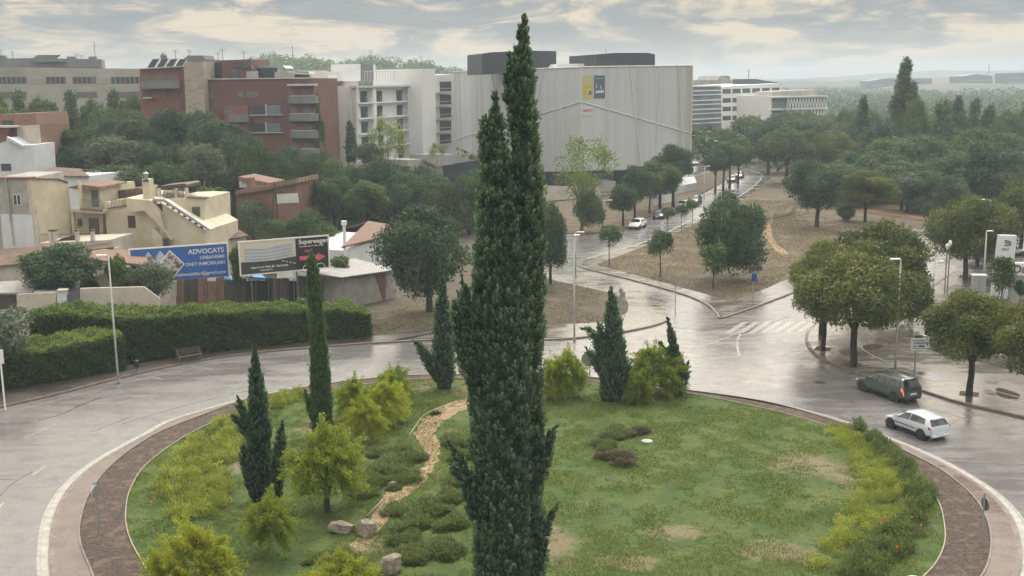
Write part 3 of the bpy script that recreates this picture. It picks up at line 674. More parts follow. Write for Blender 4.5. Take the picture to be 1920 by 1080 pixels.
cover('ground_cover', [[(1600, 800), (1660, 835), (1700, 870), (1745, 930), (1735, 990), (1700, 1040), (1640, 1085), (1560, 1095), (1600, 1050), (1670, 1000), (1700, 950), (1690, 900), (1640, 850)]], 'leaf_cover_dark', 150, (.35, .75), 13, 'dark green sprawling shrubs with red flowers outside the lime mounds', per=230, leaf=.18, asp=3.5)
# red blossoms
mb = MB()
for x, y in [(1568, 979), (1656, 985), (1707, 984), (1724, 999), (1679, 1041), (1650, 996), (295, 922), (290, 948), (284, 955)]:
    c = G(x, y + 12); mb.tube([c + Vector((0, 0, .3)), c + Vector((.02, .02, .62)), c + Vector((.04, .0, .68)), c + Vector((.05, .0, .74))], [.006, .02, .055, .03], 6)
tag(mb.build('flowers', M('blossom', (.5, .09, .04), (.6, .15, .06), 9, .6)), 'scattered red orange blossoms over the island ground cover', 'flowers', kind='stuff')
# low bushes of upright fine stems
def mound_mesh(name, mat, seed, n=5200, leaf=.13):
    rs = np.random.RandomState(seed); d = unit(rs.normal(size=(n, 3))); d[:, 2] = np.abs(d[:, 2]); q = rs.uniform(.2, 1, (n, 1)) ** .5
    lump = 1 + .25 * np.sin(d[:, :1] * 7 + seed) * np.sin(d[:, 1:2] * 8)
    lc = np.array([[0, 0], [.28, .1], [-.25, .15], [.05, -.28], [-.12, -.2]]) + rs.normal(size=(5, 2)) * .06; lr = rs.uniform(.45, .8, 5); li = rs.randint(0, 5, n)
    p = d * q * lump * np.array([.5, .5, .85]) * lr[li][:, None]; p[:, :2] += lc[li]; D_ = d * .6 + np.array([0, 0, .8]) + rs.normal(size=(n, 3)) * .2
    V, Fq, T = leaves(rs, p, D_, leaf * rs.uniform(.6, 1.9, n), .022, np.clip(rs.rand(n) * .6 + p[:, 2] * .4, 0, 1)); return npmesh(name, V, Fq, mat, T)
LV = [mound_mesh('foliage', 'leaf_lavender', s) for s in (1, 2, 3)]; HT = [mound_mesh('foliage', 'leaf_heather', s) for s in (4, 5)]; LG = [mound_mesh('foliage', 'leaf_mid', s, leaf=.1) for s in (6, 7)]
def bush(meshes, px, base, wpx, hm, label, group=None, name='lavender_bush', cat='bush'):
    b = G(px, base, .15); wm = wpx * 1.3 / ppm(b.y)
    o = link(name, RT.choice(meshes), None, b, (wm, wm * .9, hm), RT.uniform(0, 6.28)); return tag(o, label, cat, group)
gl = 'lavender bushes along the sandy path'
for x, y, w_, h_ in [(700, 905, 60, .8), (735, 880, 85, .9), (765, 865, 70, .9), (725, 850, 70, .8), (775, 895, 45, .6), (750, 905, 60, .6), (685, 925, 55, .6)]:
    bush(LV, x, y, w_, h_, 'grey green lavender bush in the clump left of the sandy path', gl)
for x, y, w_, h_ in [(860, 830, 60, .8), (872, 860, 50, .8), (845, 935, 60, .8), (800, 960, 80, .9), (770, 985, 70, .8), (845, 985, 60, .8), (760, 1015, 60, .7), (820, 1035, 95, .8), (780, 1045, 70, .7), (740, 960, 50, .6), (870, 905, 60, .8)]:
    bush(LV, x, y, w_, h_, 'grey green lavender bush in the clump right of the sandy path', gl)
for x, y, w_, h_ in [(640, 1045, 60, .6), (620, 1060, 50, .5), (600, 1050, 45, .45)]:
    bush(LV, x, y, w_, h_, 'low lavender bush in the group below the two rocks', gl)
bush(HT, 1190, 812, 42, .55, 'small dark heather bush at the upper right of the lawn clump'); bush(LV, 1155, 815, 65, .75, 'tall green bush at the upper left of the lawn clump')
bush(LV, 1130, 838, 50, .6, 'green bush at the left of the lawn clump'); bush(HT, 1158, 862, 66, .6, 'brown heather bush at the front of the lawn clump')
bush(HT, 815, 777, 18, .3, 'small dark round plant beside the bend of the sandy path')
# ---------------- cypresses of the island ----------------
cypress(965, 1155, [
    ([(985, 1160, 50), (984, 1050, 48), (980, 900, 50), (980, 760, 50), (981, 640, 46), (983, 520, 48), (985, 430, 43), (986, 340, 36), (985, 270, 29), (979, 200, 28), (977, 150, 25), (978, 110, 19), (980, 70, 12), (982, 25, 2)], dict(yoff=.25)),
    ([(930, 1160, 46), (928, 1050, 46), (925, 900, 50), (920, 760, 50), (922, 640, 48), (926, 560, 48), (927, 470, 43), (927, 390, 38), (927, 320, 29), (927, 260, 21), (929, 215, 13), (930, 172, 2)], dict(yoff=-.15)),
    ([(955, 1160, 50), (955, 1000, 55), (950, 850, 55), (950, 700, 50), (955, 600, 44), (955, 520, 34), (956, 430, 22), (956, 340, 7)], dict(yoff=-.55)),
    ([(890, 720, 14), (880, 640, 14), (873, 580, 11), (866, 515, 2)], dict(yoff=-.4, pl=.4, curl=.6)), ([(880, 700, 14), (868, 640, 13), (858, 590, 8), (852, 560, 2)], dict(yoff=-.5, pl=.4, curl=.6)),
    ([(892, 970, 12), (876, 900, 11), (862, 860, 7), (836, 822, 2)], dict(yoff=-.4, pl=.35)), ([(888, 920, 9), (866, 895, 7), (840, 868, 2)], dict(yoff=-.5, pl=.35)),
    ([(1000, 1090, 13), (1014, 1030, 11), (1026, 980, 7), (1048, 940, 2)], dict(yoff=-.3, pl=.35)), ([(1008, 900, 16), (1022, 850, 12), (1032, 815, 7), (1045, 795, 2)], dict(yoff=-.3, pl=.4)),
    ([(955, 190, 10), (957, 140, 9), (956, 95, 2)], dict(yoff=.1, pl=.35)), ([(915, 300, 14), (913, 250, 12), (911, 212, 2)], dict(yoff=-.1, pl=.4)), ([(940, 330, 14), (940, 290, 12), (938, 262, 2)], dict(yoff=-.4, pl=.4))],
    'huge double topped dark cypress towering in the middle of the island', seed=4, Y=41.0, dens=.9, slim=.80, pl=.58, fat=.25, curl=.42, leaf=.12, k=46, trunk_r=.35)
cypress(495, 938, [([(490, 940, 20), (487, 880, 26), (485, 800, 26), (483, 750, 21), (480, 700, 13), (478, 665, 6), (476, 645, 1.5)],), ([(480, 930, 12), (470, 890, 15), (460, 850, 12), (456, 835, 3)], dict(yoff=-.6)), ([(515, 935, 13), (520, 880, 13), (525, 830, 10), (530, 788, 2)], dict(yoff=-.3)), ([(465, 800, 9), (455, 770, 7), (445, 740, 1)],), ([(470, 820, 9), (450, 795, 6), (432, 775, 1)],)],
        'dark feathery cypress with side plumes behind the bush on the left lawn', seed=5, pl=.42, leaf=.11, dens=1.1)
cypress(602, 812, [([(604, 815, 20), (603, 760, 25), (600, 700, 22), (597, 640, 20), (592, 580, 17), (588, 530, 14), (585, 490, 10), (583, 470, 2)],), ([(590, 790, 7), (580, 755, 6), (570, 728, 1)],)],
        'tall slim straight cypress on the left of the island', 'leaf_cypress_bright', seed=6, pl=.55, leaf=.12, curl=.15, dens=1.2)
cypress(834, 728, [([(834, 728, 14), (833, 690, 22), (832, 650, 24), (831, 610, 20), (830, 570, 13), (829, 530, 7), (830, 498, 1)],), ([(825, 715, 8), (812, 690, 11), (797, 662, 8), (772, 634, 1)],)],
        'short dark cypress with one limb leaning left near the far kerb', seed=7, pl=.5, leaf=.13, curl=.45)
cypress(1148, 750, [([(1148, 752, 22), (1148, 710, 27), (1150, 660, 25), (1150, 620, 20), (1148, 580, 13), (1147, 555, 7), (1146, 535, 1)],), ([(1135, 690, 9), (1125, 650, 9), (1112, 625, 6), (1088, 613, 1)],), ([(1135, 660, 7), (1128, 625, 6), (1120, 600, 1)],), ([(1140, 720, 8), (1118, 680, 7), (1095, 648, 1)],), ([(1160, 710, 7), (1168, 680, 6), (1172, 640, 1)],), ([(1160, 740, 6), (1172, 710, 6), (1184, 675, 1)],)],
        'bushy dark cypress with wind blown limbs between two yellow green shrubs', seed=8, pl=.55, leaf=.13, curl=.5)
cypress(1272, 738, [([(1272, 740, 14), (1272, 710, 17), (1268, 680, 13), (1262, 650, 9), (1257, 620, 6), (1251, 594, 1)],), ([(1278, 720, 8), (1284, 700, 7), (1292, 675, 1)],), ([(1262, 680, 6), (1252, 660, 6), (1234, 640, 1)],)],
        'small cypress with a curved tip right of the yellow green shrubs', seed=9, pl=.45, leaf=.13, curl=.5)
# ---------------- golden shrubs ----------------
spraykind('gold', 3, 'leaf_gold')
spraykind('goldgreen', 4, 'leaf_gold_green')
def gsh(kind, px, base, w_, top, bot, label): return tree(kind, px, base, w_ * 1.2, top - 6, label, bot + 8, name='shrub', cat='shrub')
gsh('goldgreen', 615, 965, 155, 800, 935, 'largest yellow green shrub with a short trunk above the rocks')
gsh('goldgreen', 505, 1047, 112, 925, 1020, 'green shrub on forked stems in front of the feathery cypress')
gsh('gold', 375, 1118, 145, 985, 1110, 'bright yellow shrub at the lower left edge of the lawn')
gsh('gold', 310, 1150, 110, 1035, 1140, 'low yellow green shrub cut by the bottom edge at the left')
gsh('gold', 655, 1150, 165, 1040, 1140, 'bright yellow shrub cut by the bottom edge beside the pale rock')
gsh('goldgreen', 735, 765, 80, 690, 760, 'yellow green shrub highest in the group near the far kerb')
gsh('gold', 722, 800, 85, 712, 790, 'bright golden shrub in the middle of the group near the far kerb')
gsh('goldgreen', 665, 790, 80, 708, 780, 'olive yellow shrub on the left of the group near the far kerb')
gsh('gold', 690, 832, 85, 745, 815, 'golden shrub on two dark stems at the front of the group')
gsh('goldgreen', 1065, 748, 85, 658, 735, 'yellow green shrub with a dark trunk right of the great cypress')
gsh('gold', 1035, 752, 50, 668, 750, 'golden shrub touching the right side of the great cypress')
gsh('goldgreen', 1218, 745, 108, 648, 735, 'rounded yellow green shrub between the two small cypresses')
gsh('goldgreen', 1198, 760, 55, 700, 758, 'low green shrub at the foot of the rounded one')
# ---------------- hedges ----------------
def hedge(path, width, label, seed, dens=210, leaf=.19):
    rs = np.random.RandomState(seed)
    Pt = catmull([Vector((*G(x, y).xy, h_)) for x, y, h_ in path], n=4)
    fr = [Vector((p.x, p.y, 0)) for p in Pt]; bk_ = offset(fr, width); o_ = thing('hedge', label, 'hedge', (fr[0].x, fr[0].y, .1))
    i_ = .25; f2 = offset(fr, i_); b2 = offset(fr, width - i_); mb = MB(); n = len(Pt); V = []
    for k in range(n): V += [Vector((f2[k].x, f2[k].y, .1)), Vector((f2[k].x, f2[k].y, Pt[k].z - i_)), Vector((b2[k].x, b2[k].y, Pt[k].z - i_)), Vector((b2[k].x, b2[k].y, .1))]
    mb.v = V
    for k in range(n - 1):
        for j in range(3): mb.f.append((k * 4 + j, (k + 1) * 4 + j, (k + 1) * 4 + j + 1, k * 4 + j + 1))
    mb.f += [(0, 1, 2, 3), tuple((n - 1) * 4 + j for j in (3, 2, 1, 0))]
    mb.build('stems', M('hedge_core', (.012, .018, .008), (.025, .03, .015), 4, .9), o_)  # solid dark core filling the hedge behind its leaves
    parts = []
    for k in range(n - 1):
        a, b = fr[k], fr[k + 1]; c, d = bk_[k + 1], bk_[k]; L_ = (b - a).length; h0, h1 = Pt[k].z, Pt[k + 1].z; hm = (h0 + h1) / 2
        out = -unit(np.array([list(bk_[k] - fr[k])]))[0]
        for face, area in (('f', L_ * hm), ('t', L_ * width), ('b', L_ * hm * .4)):
            m_ = int(area * dens * (1.25 if face == 't' else 1)); s_ = rs.rand(m_); t_ = rs.rand(m_)
            A_, B_, C_, D_ = (np.array(list(q)) for q in (a, b, c, d)); hh = h0 + (h1 - h0) * s_
            if face == 'f': p = A_ + (B_ - A_) * s_[:, None]; p[:, 2] = t_ * hh; nn = out
            elif face == 'b': p = D_ + (C_ - D_) * s_[:, None]; p[:, 2] = t_ * hh; nn = -out
            else: p = A_ + (B_ - A_) * s_[:, None]; p = p + ((D_ - A_) * t_[:, None]); p[:, 2] = hh + .12 * np.sin(p[:, 0] * 1.3) * np.sin(p[:, 1] * 1.7); nn = np.array([0, 0, 1.])
            bulge = .14 * np.sin(p[:, 0] * 2.1 + p[:, 2] * 1.7) * np.sin(p[:, 1] * 1.9 + p[:, 2]) + .08 * np.sin(p[:, 0] * 5 + p[:, 2] * 4)
            p = p + nn * (bulge + rs.normal(size=m_) * .09 - .05)[:, None]
            nz_ = value_noise(np.c_[p[:, 0] + p[:, 2], p[:, 1] + p[:, 2]], .8, 4)
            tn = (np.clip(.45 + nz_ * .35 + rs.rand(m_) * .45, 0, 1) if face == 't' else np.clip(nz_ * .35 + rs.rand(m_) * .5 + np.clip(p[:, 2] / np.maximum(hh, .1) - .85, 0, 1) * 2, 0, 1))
            parts.append(leaves(rs, p, rs.normal(size=(m_, 3)) + nn * .4, leaf * rs.uniform(.6, 1.4, m_), leaf * .62, tn, nn * 1.0 + rs.normal(size=(m_, 3)) * .7))
    # ends
    for (a, d, h_, sg) in ((fr[0], bk_[0], Pt[0].z, -1), (fr[-1], bk_[-1], Pt[-1].z, 1)):
        m_ = int(width * h_ * dens); p = np.array(list(a)) + (np.array(list(d - a))) * rs.rand(m_)[:, None]; p[:, 2] = rs.rand(m_) * h_
        tg = np.array(list((fr[1] - fr[0]) if sg < 0 else (fr[-1] - fr[-2]))); tg = tg / np.linalg.norm(tg) * sg
        p += tg * (rs.normal(size=m_) * .1)[:, None]; parts.append(leaves(rs, p, rs.normal(size=(m_, 3)), leaf, leaf * .6, rs.rand(m_) * .7, tg + rs.normal(size=(m_, 3)) * .6))
    V, Fq, T = join(parts); V[:, 2] = np.maximum(V[:, 2], .1)
    link('foliage', npmesh('foliage', V - np.array([fr[0].x, fr[0].y, .1]), Fq, 'leaf_hedge', T), o_)
    return o_
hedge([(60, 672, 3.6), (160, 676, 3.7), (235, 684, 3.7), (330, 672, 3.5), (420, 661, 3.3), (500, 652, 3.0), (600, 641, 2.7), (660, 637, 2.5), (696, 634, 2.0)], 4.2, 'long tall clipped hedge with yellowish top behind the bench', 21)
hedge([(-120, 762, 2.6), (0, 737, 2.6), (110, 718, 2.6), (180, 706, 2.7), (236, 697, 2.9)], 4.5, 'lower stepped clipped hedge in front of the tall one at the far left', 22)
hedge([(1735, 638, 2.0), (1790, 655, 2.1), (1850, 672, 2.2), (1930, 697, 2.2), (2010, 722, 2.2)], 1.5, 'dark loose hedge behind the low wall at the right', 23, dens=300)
M('wall_grey', (.26, .24, .22), (.34, .32, .29), 1, .7)
M('galv', (.30, .32, .33), (.38, .40, .41), 3, .35, metal=.4)
M('galv_dark', (.12, .13, .14), (.17, .18, .19), 3, .4, metal=.3)
M('black', (.012, .012, .013), (.02, .02, .02), 3, .5)
M('white', (.74, .75, .76), (.66, .67, .68), 1, .45)
M('glass_dark', (.02, .025, .03), (.03, .035, .04), 1, .08, spec=.6)
M('blue_sign', (.02, .06, .25), (.03, .08, .3), 2, .4)
M('wood_dark', (.05, .04, .04), (.09, .075, .07), 4, .6, stretch=(1, 1, 8))
# low wall in front of the hedge
P = offset(gp([(1725, 650), (1760, 660), (1800, 670), (1860, 685), (1930, 703), (2010, 727)], n=4), 0); mb = MB(); A, B_ = P, offset(P, .3)
for k in range(len(A) - 1):
    mb.slab([(A[k].x, A[k].y, .1), (A[k + 1].x, A[k + 1].y, .1), (A[k + 1].x, A[k + 1].y, .95), (A[k].x, A[k].y, .95)], (B_[k] - A[k]))
tag(mb.build('low_wall', 'wall_grey'), 'long low grey garden wall curving below the dark hedge at the right', 'wall')
# ---------------- street furniture ----------------
def base_pt(px, py, z=.12): return G(px, py, z)
def lamp(px, base, topx, top, label, arm=(1.0, 0), name='street_lamp', r=.085, head=.6, mat='galv', double=False, group=None):
    b = base_pt(px, base); zt = zat(topx, top, b.y) ; t_ = thing(name, label, 'street lamp', b, group)
    mb = MB(); mb.tube([b - Vector((0, 0, .1)), b + Vector((0, 0, 1.2)), Vector((b.x, b.y, zt))], [r, r * .95, r * .6], 10); mb.build('pole', mat, t_, smooth=True)
    mb = MB(); mb.tube([b, b + Vector((0, 0, .22))], [r * 1.8, r * 1.4], 10); mb.build('base', mat, t_)
    for sg in ((1, -1) if double else (1,)):
        a = Vector((arm[0] * sg, arm[1], 0)); e = Vector((b.x, b.y, zt)) + a
        if a.length > .05:
            mb = MB(); mb.tube([Vector((b.x, b.y, zt - .03)), e + Vector((0, 0, .05))], [r * .55, r * .45], 8); mb.build('arm', mat, t_)
        u = a.normalized() if a.length > .05 else Vector((1, 0, 0)); mb = MB().frame(e, u)
        mb.slab([(-.1, -.14, 0), (head, -.16, 0), (head + .08, 0, 0), (head, .16, 0), (-.1, .14, 0)], (0, 0, .10)); mb.build('lamp_head', 'white' , t_, bevel=.02)
    return t_
lamp(222, 716, 205, 480, 'tall grey street lamp standing before the hedge, left of the bench', (-.25, 0), head=.55)
lamp(1077, 636, 1077, 442, 'grey street lamp on the wet corner right of the great cypress', (.05, .0), head=.35)
lamp(1079, 521, 1080, 436, 'farther street lamp seen just behind the one on the wet corner', (.3, 0), r=.09)
lamp(1678, 699, 1689, 487, 'tall street lamp in front of the clipped avenue trees', (-.15, 0), head=.55)
lamp(1749, 556, 1757, 491, 'slender lamp with a short arm on the wet avenue pavement', (.5, 0), r=.06, head=.3)
lamp(1843, 540, 1852, 434, 'pale street lamp beside the white dealer sign', (.1, 0), head=.5, r=.11)
lamp(1861, 470, 1865, 412, 'far street lamp right behind the avenue trees', (.1, 0), head=.3, mat='galv_dark')
lamp(1320, 372, 1320, 312, 'street lamp with a short arm near the parked cars up the side street', (.5, 0), head=.45)
lamp(1130, 432, 1131, 376, 'street lamp with an arm at the dry grass verge of the side street', (.8, 0), head=.5)
lamp(1848, 520, 1852, 375, 'lamp whose head pokes above the clipped tree at the right', (-.6, 0), head=.7)
def post(mb, px, base, top, r=.04, z=.12, y=None):
    b = base_pt(px, base, z); zt = zat(px, top, b.y); mb.tube([b - Vector((0, 0, .1)), Vector((b.x, b.y, zt))], r, 8); return b, zt
for (px, base, tpx, top, lab) in ((1771, 549, 1777, 468, 'thin pole carrying a camera, left one of the pair'), (1776, 549, 1783, 462, 'thin pole topped by a round camera, right one of the pair')):
    b = base_pt(px, base); zt = zat(tpx, top, b.y); t_ = thing('camera_pole', lab, 'pole', b); mb = MB(); mb.tube([b, Vector((b.x, b.y, zt))], .06, 8); mb.build('pole', 'galv_dark', t_)
    mb = MB(); mb.tube([Vector((b.x, b.y, zt)), Vector((b.x, b.y, zt + .25)), Vector((b.x, b.y, zt + .5)), Vector((b.x, b.y, zt + .6))], [.08, .16, .15, .06], 10); mb.build('camera', 'white', t_, smooth=True)
def signpost(px, base, top, boards, label, r=.04, z=.12, name='road_sign', cat='road sign', mat='galv'):
    """boards: (kind, cx, cy, w_m, h_m, material, yaw)"""
    b = base_pt(px, base, z); zt = zat(px, top, b.y); t_ = thing(name, label, cat, b); mb = MB(); mb.tube([b - Vector((0, 0, .05)), Vector((b.x, b.y, zt))], r, 8); mb.build('post', mat, t_)
    for kind, cx, cy, w_, h_, m_, yaw in boards:
        c = W(cx, cy, b.y); u = Vector((math.cos(yaw), math.sin(yaw), 0)); nrm = u.cross(Vector((0, 0, 1))); c = Vector((c.x, c.y, c.z)) + nrm * (r + .02)
        mb = MB()
        if kind == 'round':
            pts = [c + u * (w_ / 2 * math.cos(a * math.pi / 14)) + Vector((0, 0, h_ / 2 * math.sin(a * math.pi / 14))) for a in range(28)]
        else: pts = [c + u * (sx_ * w_ / 2) + Vector((0, 0, sz_ * h_ / 2)) for sx_, sz_ in ((-1, -1), (1, -1), (1, 1), (-1, 1))]
        mb.slab(pts, nrm * .025); o = mb.build('panel', m_, t_)
        mb = MB(); mb.slab([p * .0 + (c + (p - c) * .86) for p in pts], nrm * .03); mb.build('face', 'sign_back' if m_ == 'galv' else ('blue_sign' if m_ == 'white' and kind == 'round' else m_), t_)
    return t_
M('sign_back', (.25, .27, .30), (.3, .32, .35), 2, .4, metal=.3)
signpost(185, 1003, 903, [('round', 176, 921, .62, .62, 'white', R(75)), ('round', 178, 921, .6, .6, 'galv', R(75))], 'round blue sign seen nearly edge on in the mulch at the left', z=.15)
signpost(1840, 1023, 923, [('round', 1845, 945, .62, .62, 'galv', R(100))], 'thin round sign seen edge on in the mulch at the right', z=.15)
signpost(1106, 712, 650, [('round', 1103, 673, 1.0, 1.0, 'galv', 0)], 'round grey back of a sign beside the windblown cypress', z=.15)
signpost(1708, 1220, 1085, [('round', 1708, 1106, 1.2, 1.2, 'white', 0)], 'round blue sign with white rim cut by the bottom edge', z=.15)
signpost(1266, 592, 524, [('box', 1268, 531, .35, .45, 'sign_back', 0)], 'grey post with a small box sign on the shiny wet corner')
signpost(1164, 598, 538, [('round', 1164, 545, .42, .42, 'sign_back', 0), ('box', 1167, 553, .5, .5, 'sign_back', 0), ('box', 1161, 562, .5, .6, 'galv', 0)], 'cluster of small sign backs behind the windblown cypress')
signpost(1411, 573, 503, [('box', 1416, 503, 1.25, .45, 'wood_dark', 0), ('box', 1414, 520, .5, .75, 'blue_sign', 0)], 'direction board with a blue panel at the tip of the dry park')
signpost(1424, 540, 490, [('box', 1418, 500, .9, .3, 'wood_dark', 0)], 'small dark board behind the direction board in the park')
signpost(10, 768, 645, [('box', 3, 668, .25, .95, 'white', R(20))], 'white metal post with a narrow plate at the left edge', r=.06, mat='white')
# parking information sign
def mat_frame(A, B, up=Vector((0, 0, 1))):
    u = Vector((B.x - A.x, B.y - A.y, 0)).normalized(); n_ = u.cross(up)
    return Matrix(((u.x, up.x, n_.x, A.x), (u.y, up.y, n_.y, A.y), (u.z, up.z, n_.z, A.z), (0, 0, 0, 1)))
def lettering(txt, size, fr, x, z, mat, parent, out=.03, bold=0., spacing=1., align='LEFT', name='lettering'):
    me = text_mesh(txt, size, name, .004, bold, spacing, align); me.materials.clear(); me.materials.append(MATS[mat] if isinstance(mat, str) else mat)
    m_ = Matrix.Translation(-wloc(parent)) @ fr @ Matrix.Translation((x, z, out)); me.transform(m_)
    o = bpy.data.objects.new(name, me); col.objects.link(o); o.parent = parent; return o
def quadsin(fr, parent, name, mat, polys, out=.015, th=.01):
    mb = MB()
    for pl_ in polys:
        pts = [fr @ Vector((x, z, out)) for x, z in pl_]; mb.slab(pts, fr.to_3x3() @ Vector((0, 0, th)))
    return mb.build(name, mat, parent)
def rc(x0, z0, x1, z1): return [(x0, z0), (x1, z0), (x1, z1), (x0, z1)]
M('green_sign', (.01, .13, .06), (.012, .15, .07), 2, .4); M('text_black', (.02, .02, .025), None, 3, .6); M('text_white', (.78, .79, .8), None, 3, .6)
M('text_blue', (.02, .08, .3), None, 3, .6); M('led_yellow', (.35, .33, .02), None, 3, .4)
b = base_pt(1714, 708); t_ = thing('information_sign', 'white parking information board with a small green plate above on one post', 'sign', b)
mb = MB(); mb.tube([b, Vector((b.x, b.y, zat(1718, 640, b.y)))], .06, 10); mb.build('post', 'galv', t_)
A = W(1706, 656, b.y); B = W(1741, 655, b.y); fr = mat_frame(A - Vector((0, .1, 0)), B - Vector((0, .1, 0))); w_ = (B - A).length; h_ = zat(1708, 634, b.y) - A.z
quadsin(fr, t_, 'board', 'white', [rc(0, 0, w_, h_)], 0, .06)
quadsin(fr, t_, 'green_plate', 'green_sign', [rc(w_ * .2, h_ + .03, w_ * .58, h_ + .24)], 0, .05)
lettering('Parking Municipal', h_ * .14, fr, w_ * .08, h_ * .80, 'text_black', t_, .07, .002)
lettering('TORRE BLANCA', h_ * .20, fr, w_ * .14, h_ * .55, 'text_blue', t_, .07, .004)
lettering('Places', h_ * .15, fr, w_ * .12, h_ * .30, 'text_blue', t_, .07, .003)
quadsin(fr, t_, 'display', 'green_sign', [rc(w_ * .42, h_ * .28, w_ * .72, h_ * .42)], .06, .01); quadsin(fr, t_, 'rule_line', 'text_blue', [rc(w_ * .08, h_ * .14, w_ * .9, h_ * .18)], .06, .008)
# bench
A = G(329, 683, .12); B = G(372, 676, .12); t_ = thing('park_bench', 'dark slatted bench on the pavement in front of the long hedge', 'bench', A); ub = (B - A); Lb = ub.length; Lb = 2.0
fb = lambda: MB().frame(A + ub * .12, ub)
mb = fb()
for k in range(3): mb.box(0, Lb, .02 + k * .15, .14 + k * .15, .44, .48)
mb.build('seat', 'wood_dark', t_)
mb = fb()
for k in range(3): mb.box(0, Lb, .50 + k * .02, .54 + k * .02, .56 + k * .15, .68 + k * .15)
mb.build('backrest', 'wood_dark', t_)
for x in (.12, Lb - .18): mb = fb(); mb.box(x, x + .06, 0, .05, 0, .66); mb.box(x, x + .06, .46, .51, 0, .95); mb.box(x, x + .06, .05, .46, .38, .43); mb.box(x, x + .06, 0, .5, .62, .66); mb.build('leg', 'galv_dark', t_)
b = G(257, 697, .12); t_ = thing('litter_post', 'small dark waste bin on a short post at the hedge, right of the lamp', 'bin', b)
mb = MB(); mb.tube([b, b + Vector((0, 0, .5))], .03, 8); mb.build('post', 'galv_dark', t_); mb = MB(); mb.tube([b + Vector((0, 0, .35)), b + Vector((0, 0, .4)), b + Vector((0, 0, .85)), b + Vector((0, 0, .9))], [.12, .17, .2, .1], 10); mb.build('bin', 'black', t_)
# cabinet
b = G(1823, 547, .12); t_ = thing('utility_cabinet', 'grey utility cabinet on the avenue pavement near the dealer sign', 'cabinet', b); mb = MB().frame(b, (1, -.15)); mb.box(0, 1.25, 0, .7, 0, 1.6); mb.build('body', 'galv', t_, bevel=.02)
mb = MB().frame(b, (1, -.15)); mb.box(-.06, 1.31, -.06, .76, 1.6, 1.68); mb.build('top', 'white', t_); mb = MB().frame(b, (1, -.15)); mb.box(.6, .63, -.015, .0, .1, 1.5); mb.box(.5, .54, -.04, 0, .8, .95); mb.build('door_handle', 'galv_dark', t_)
# rocks
M('rock', (.16, .135, .115), (.32, .28, .24), 2.2, .9, .9, c3=(.24, .19, .16), bscale=8)
def rock(px, base, wm, hm, dm, seed, label, rz=0):
    rs = np.random.RandomState(seed); b = G(px, base, .15); bm_v = []; import bmesh
    bm = bmesh.new(); bmesh.ops.create_icosphere(bm, subdivisions=4, radius=1)
    pl = [(unit(rs.normal(size=(1, 3)))[0], rs.uniform(.55, .85)) for _ in range(9)] + [(np.array([0, 0, 1.]), .62), (np.array([0, -1., .1]), .7)]
    for v in bm.verts:
        c = np.array(v.co)
        for n_, d_ in pl:
            q = c @ n_
            if q > d_: c = c - n_ * (q - d_) * .92
        c = c * (1 + .03 * math.sin(c[0] * 9 + c[1] * 7) + .02 * math.sin(c[2] * 17 + c[0] * 5)); v.co = (c[0] * wm / 1.5, c[1] * dm / 1.5, (c[2] + .45) * hm / 1.1)
    me = bpy.data.meshes.new('rock'); bm.to_mesh(me); bm.free(); me.materials.append(MATS['rock'])
    o = link('rock', me, None, b, (1, 1, 1), rz); return tag(o, label, 'rock')
rock(643, 997, 1.1, .5, .65, 1, 'long low brown rock on the lawn, left of its blocky neighbour', .1); rock(688, 1003, .75, .66, .8, 2, 'blocky rock at the end of the sandy path', -.3)
rock(731, 1073, .9, .75, .8, 3, 'pale topped rock partly behind the yellow shrub at the bottom'); rock(738, 912, .38, .25, .28, 4, 'small pale stone at the left border of the sandy path')
mb = MB(); a = G(688, 968, .2); b = G(720, 935, .2); mb.tube([a, (a + b) / 2 + Vector((.02, 0, .02)), b], [.06, .055, .05], 8); tag(mb.build('log', M('log', (.18, .14, .11), (.26, .21, .17), 5, .8), smooth=True), 'slim pale log lying along the sandy path above the rocks', 'log')
mb = MB(); mb.tube(catmull([G(*p, .17) for p in [(768, 815), (785, 790), (800, 775), (830, 762), (858, 752)]]), .03, 6); tag(mb.build('hose', M('hose', (.32, .33, .26), (.4, .4, .32), 5, .6)), 'pale border cord curving across the grass beside the upper path', 'border cord')
# yellow banner fence in the park
A = W(1451, 423, G(1470, 420).y); B = W(1490, 416, G(1470, 420).y + 3); t_ = thing('banner', 'pale yellow banner fence on the dry slope below the dark tree', 'banner', (A.x, A.y, .14)); fr = mat_frame(Vector((A.x, A.y, .3)), Vector((B.x, B.y, .3))); w_ = (B - A).xy.length
quadsin(fr, t_, 'cloth', M('banner_cloth', (.42, .40, .22), (.36, .34, .2), 2, .7), [[(0, 0), (w_, .2), (w_, 2.0), (w_ * .75, 1.3), (w_ * .4, 1.0), (0, 1.35)]], 0, .03)
for x, h_ in ((0, 1.6), (w_, 2.2)): quadsin(fr, t_, 'post', 'galv_dark', [rc(x - .04, -.2, x + .04, h_)], -.03, .06)
quadsin(fr, t_, 'stripe', M('banner_print', (.30, .20, .12), None, 3, .7), [[(.3, .5), (w_ - .3, .75), (w_ - .3, .95), (.3, .7)]], .03, .005)
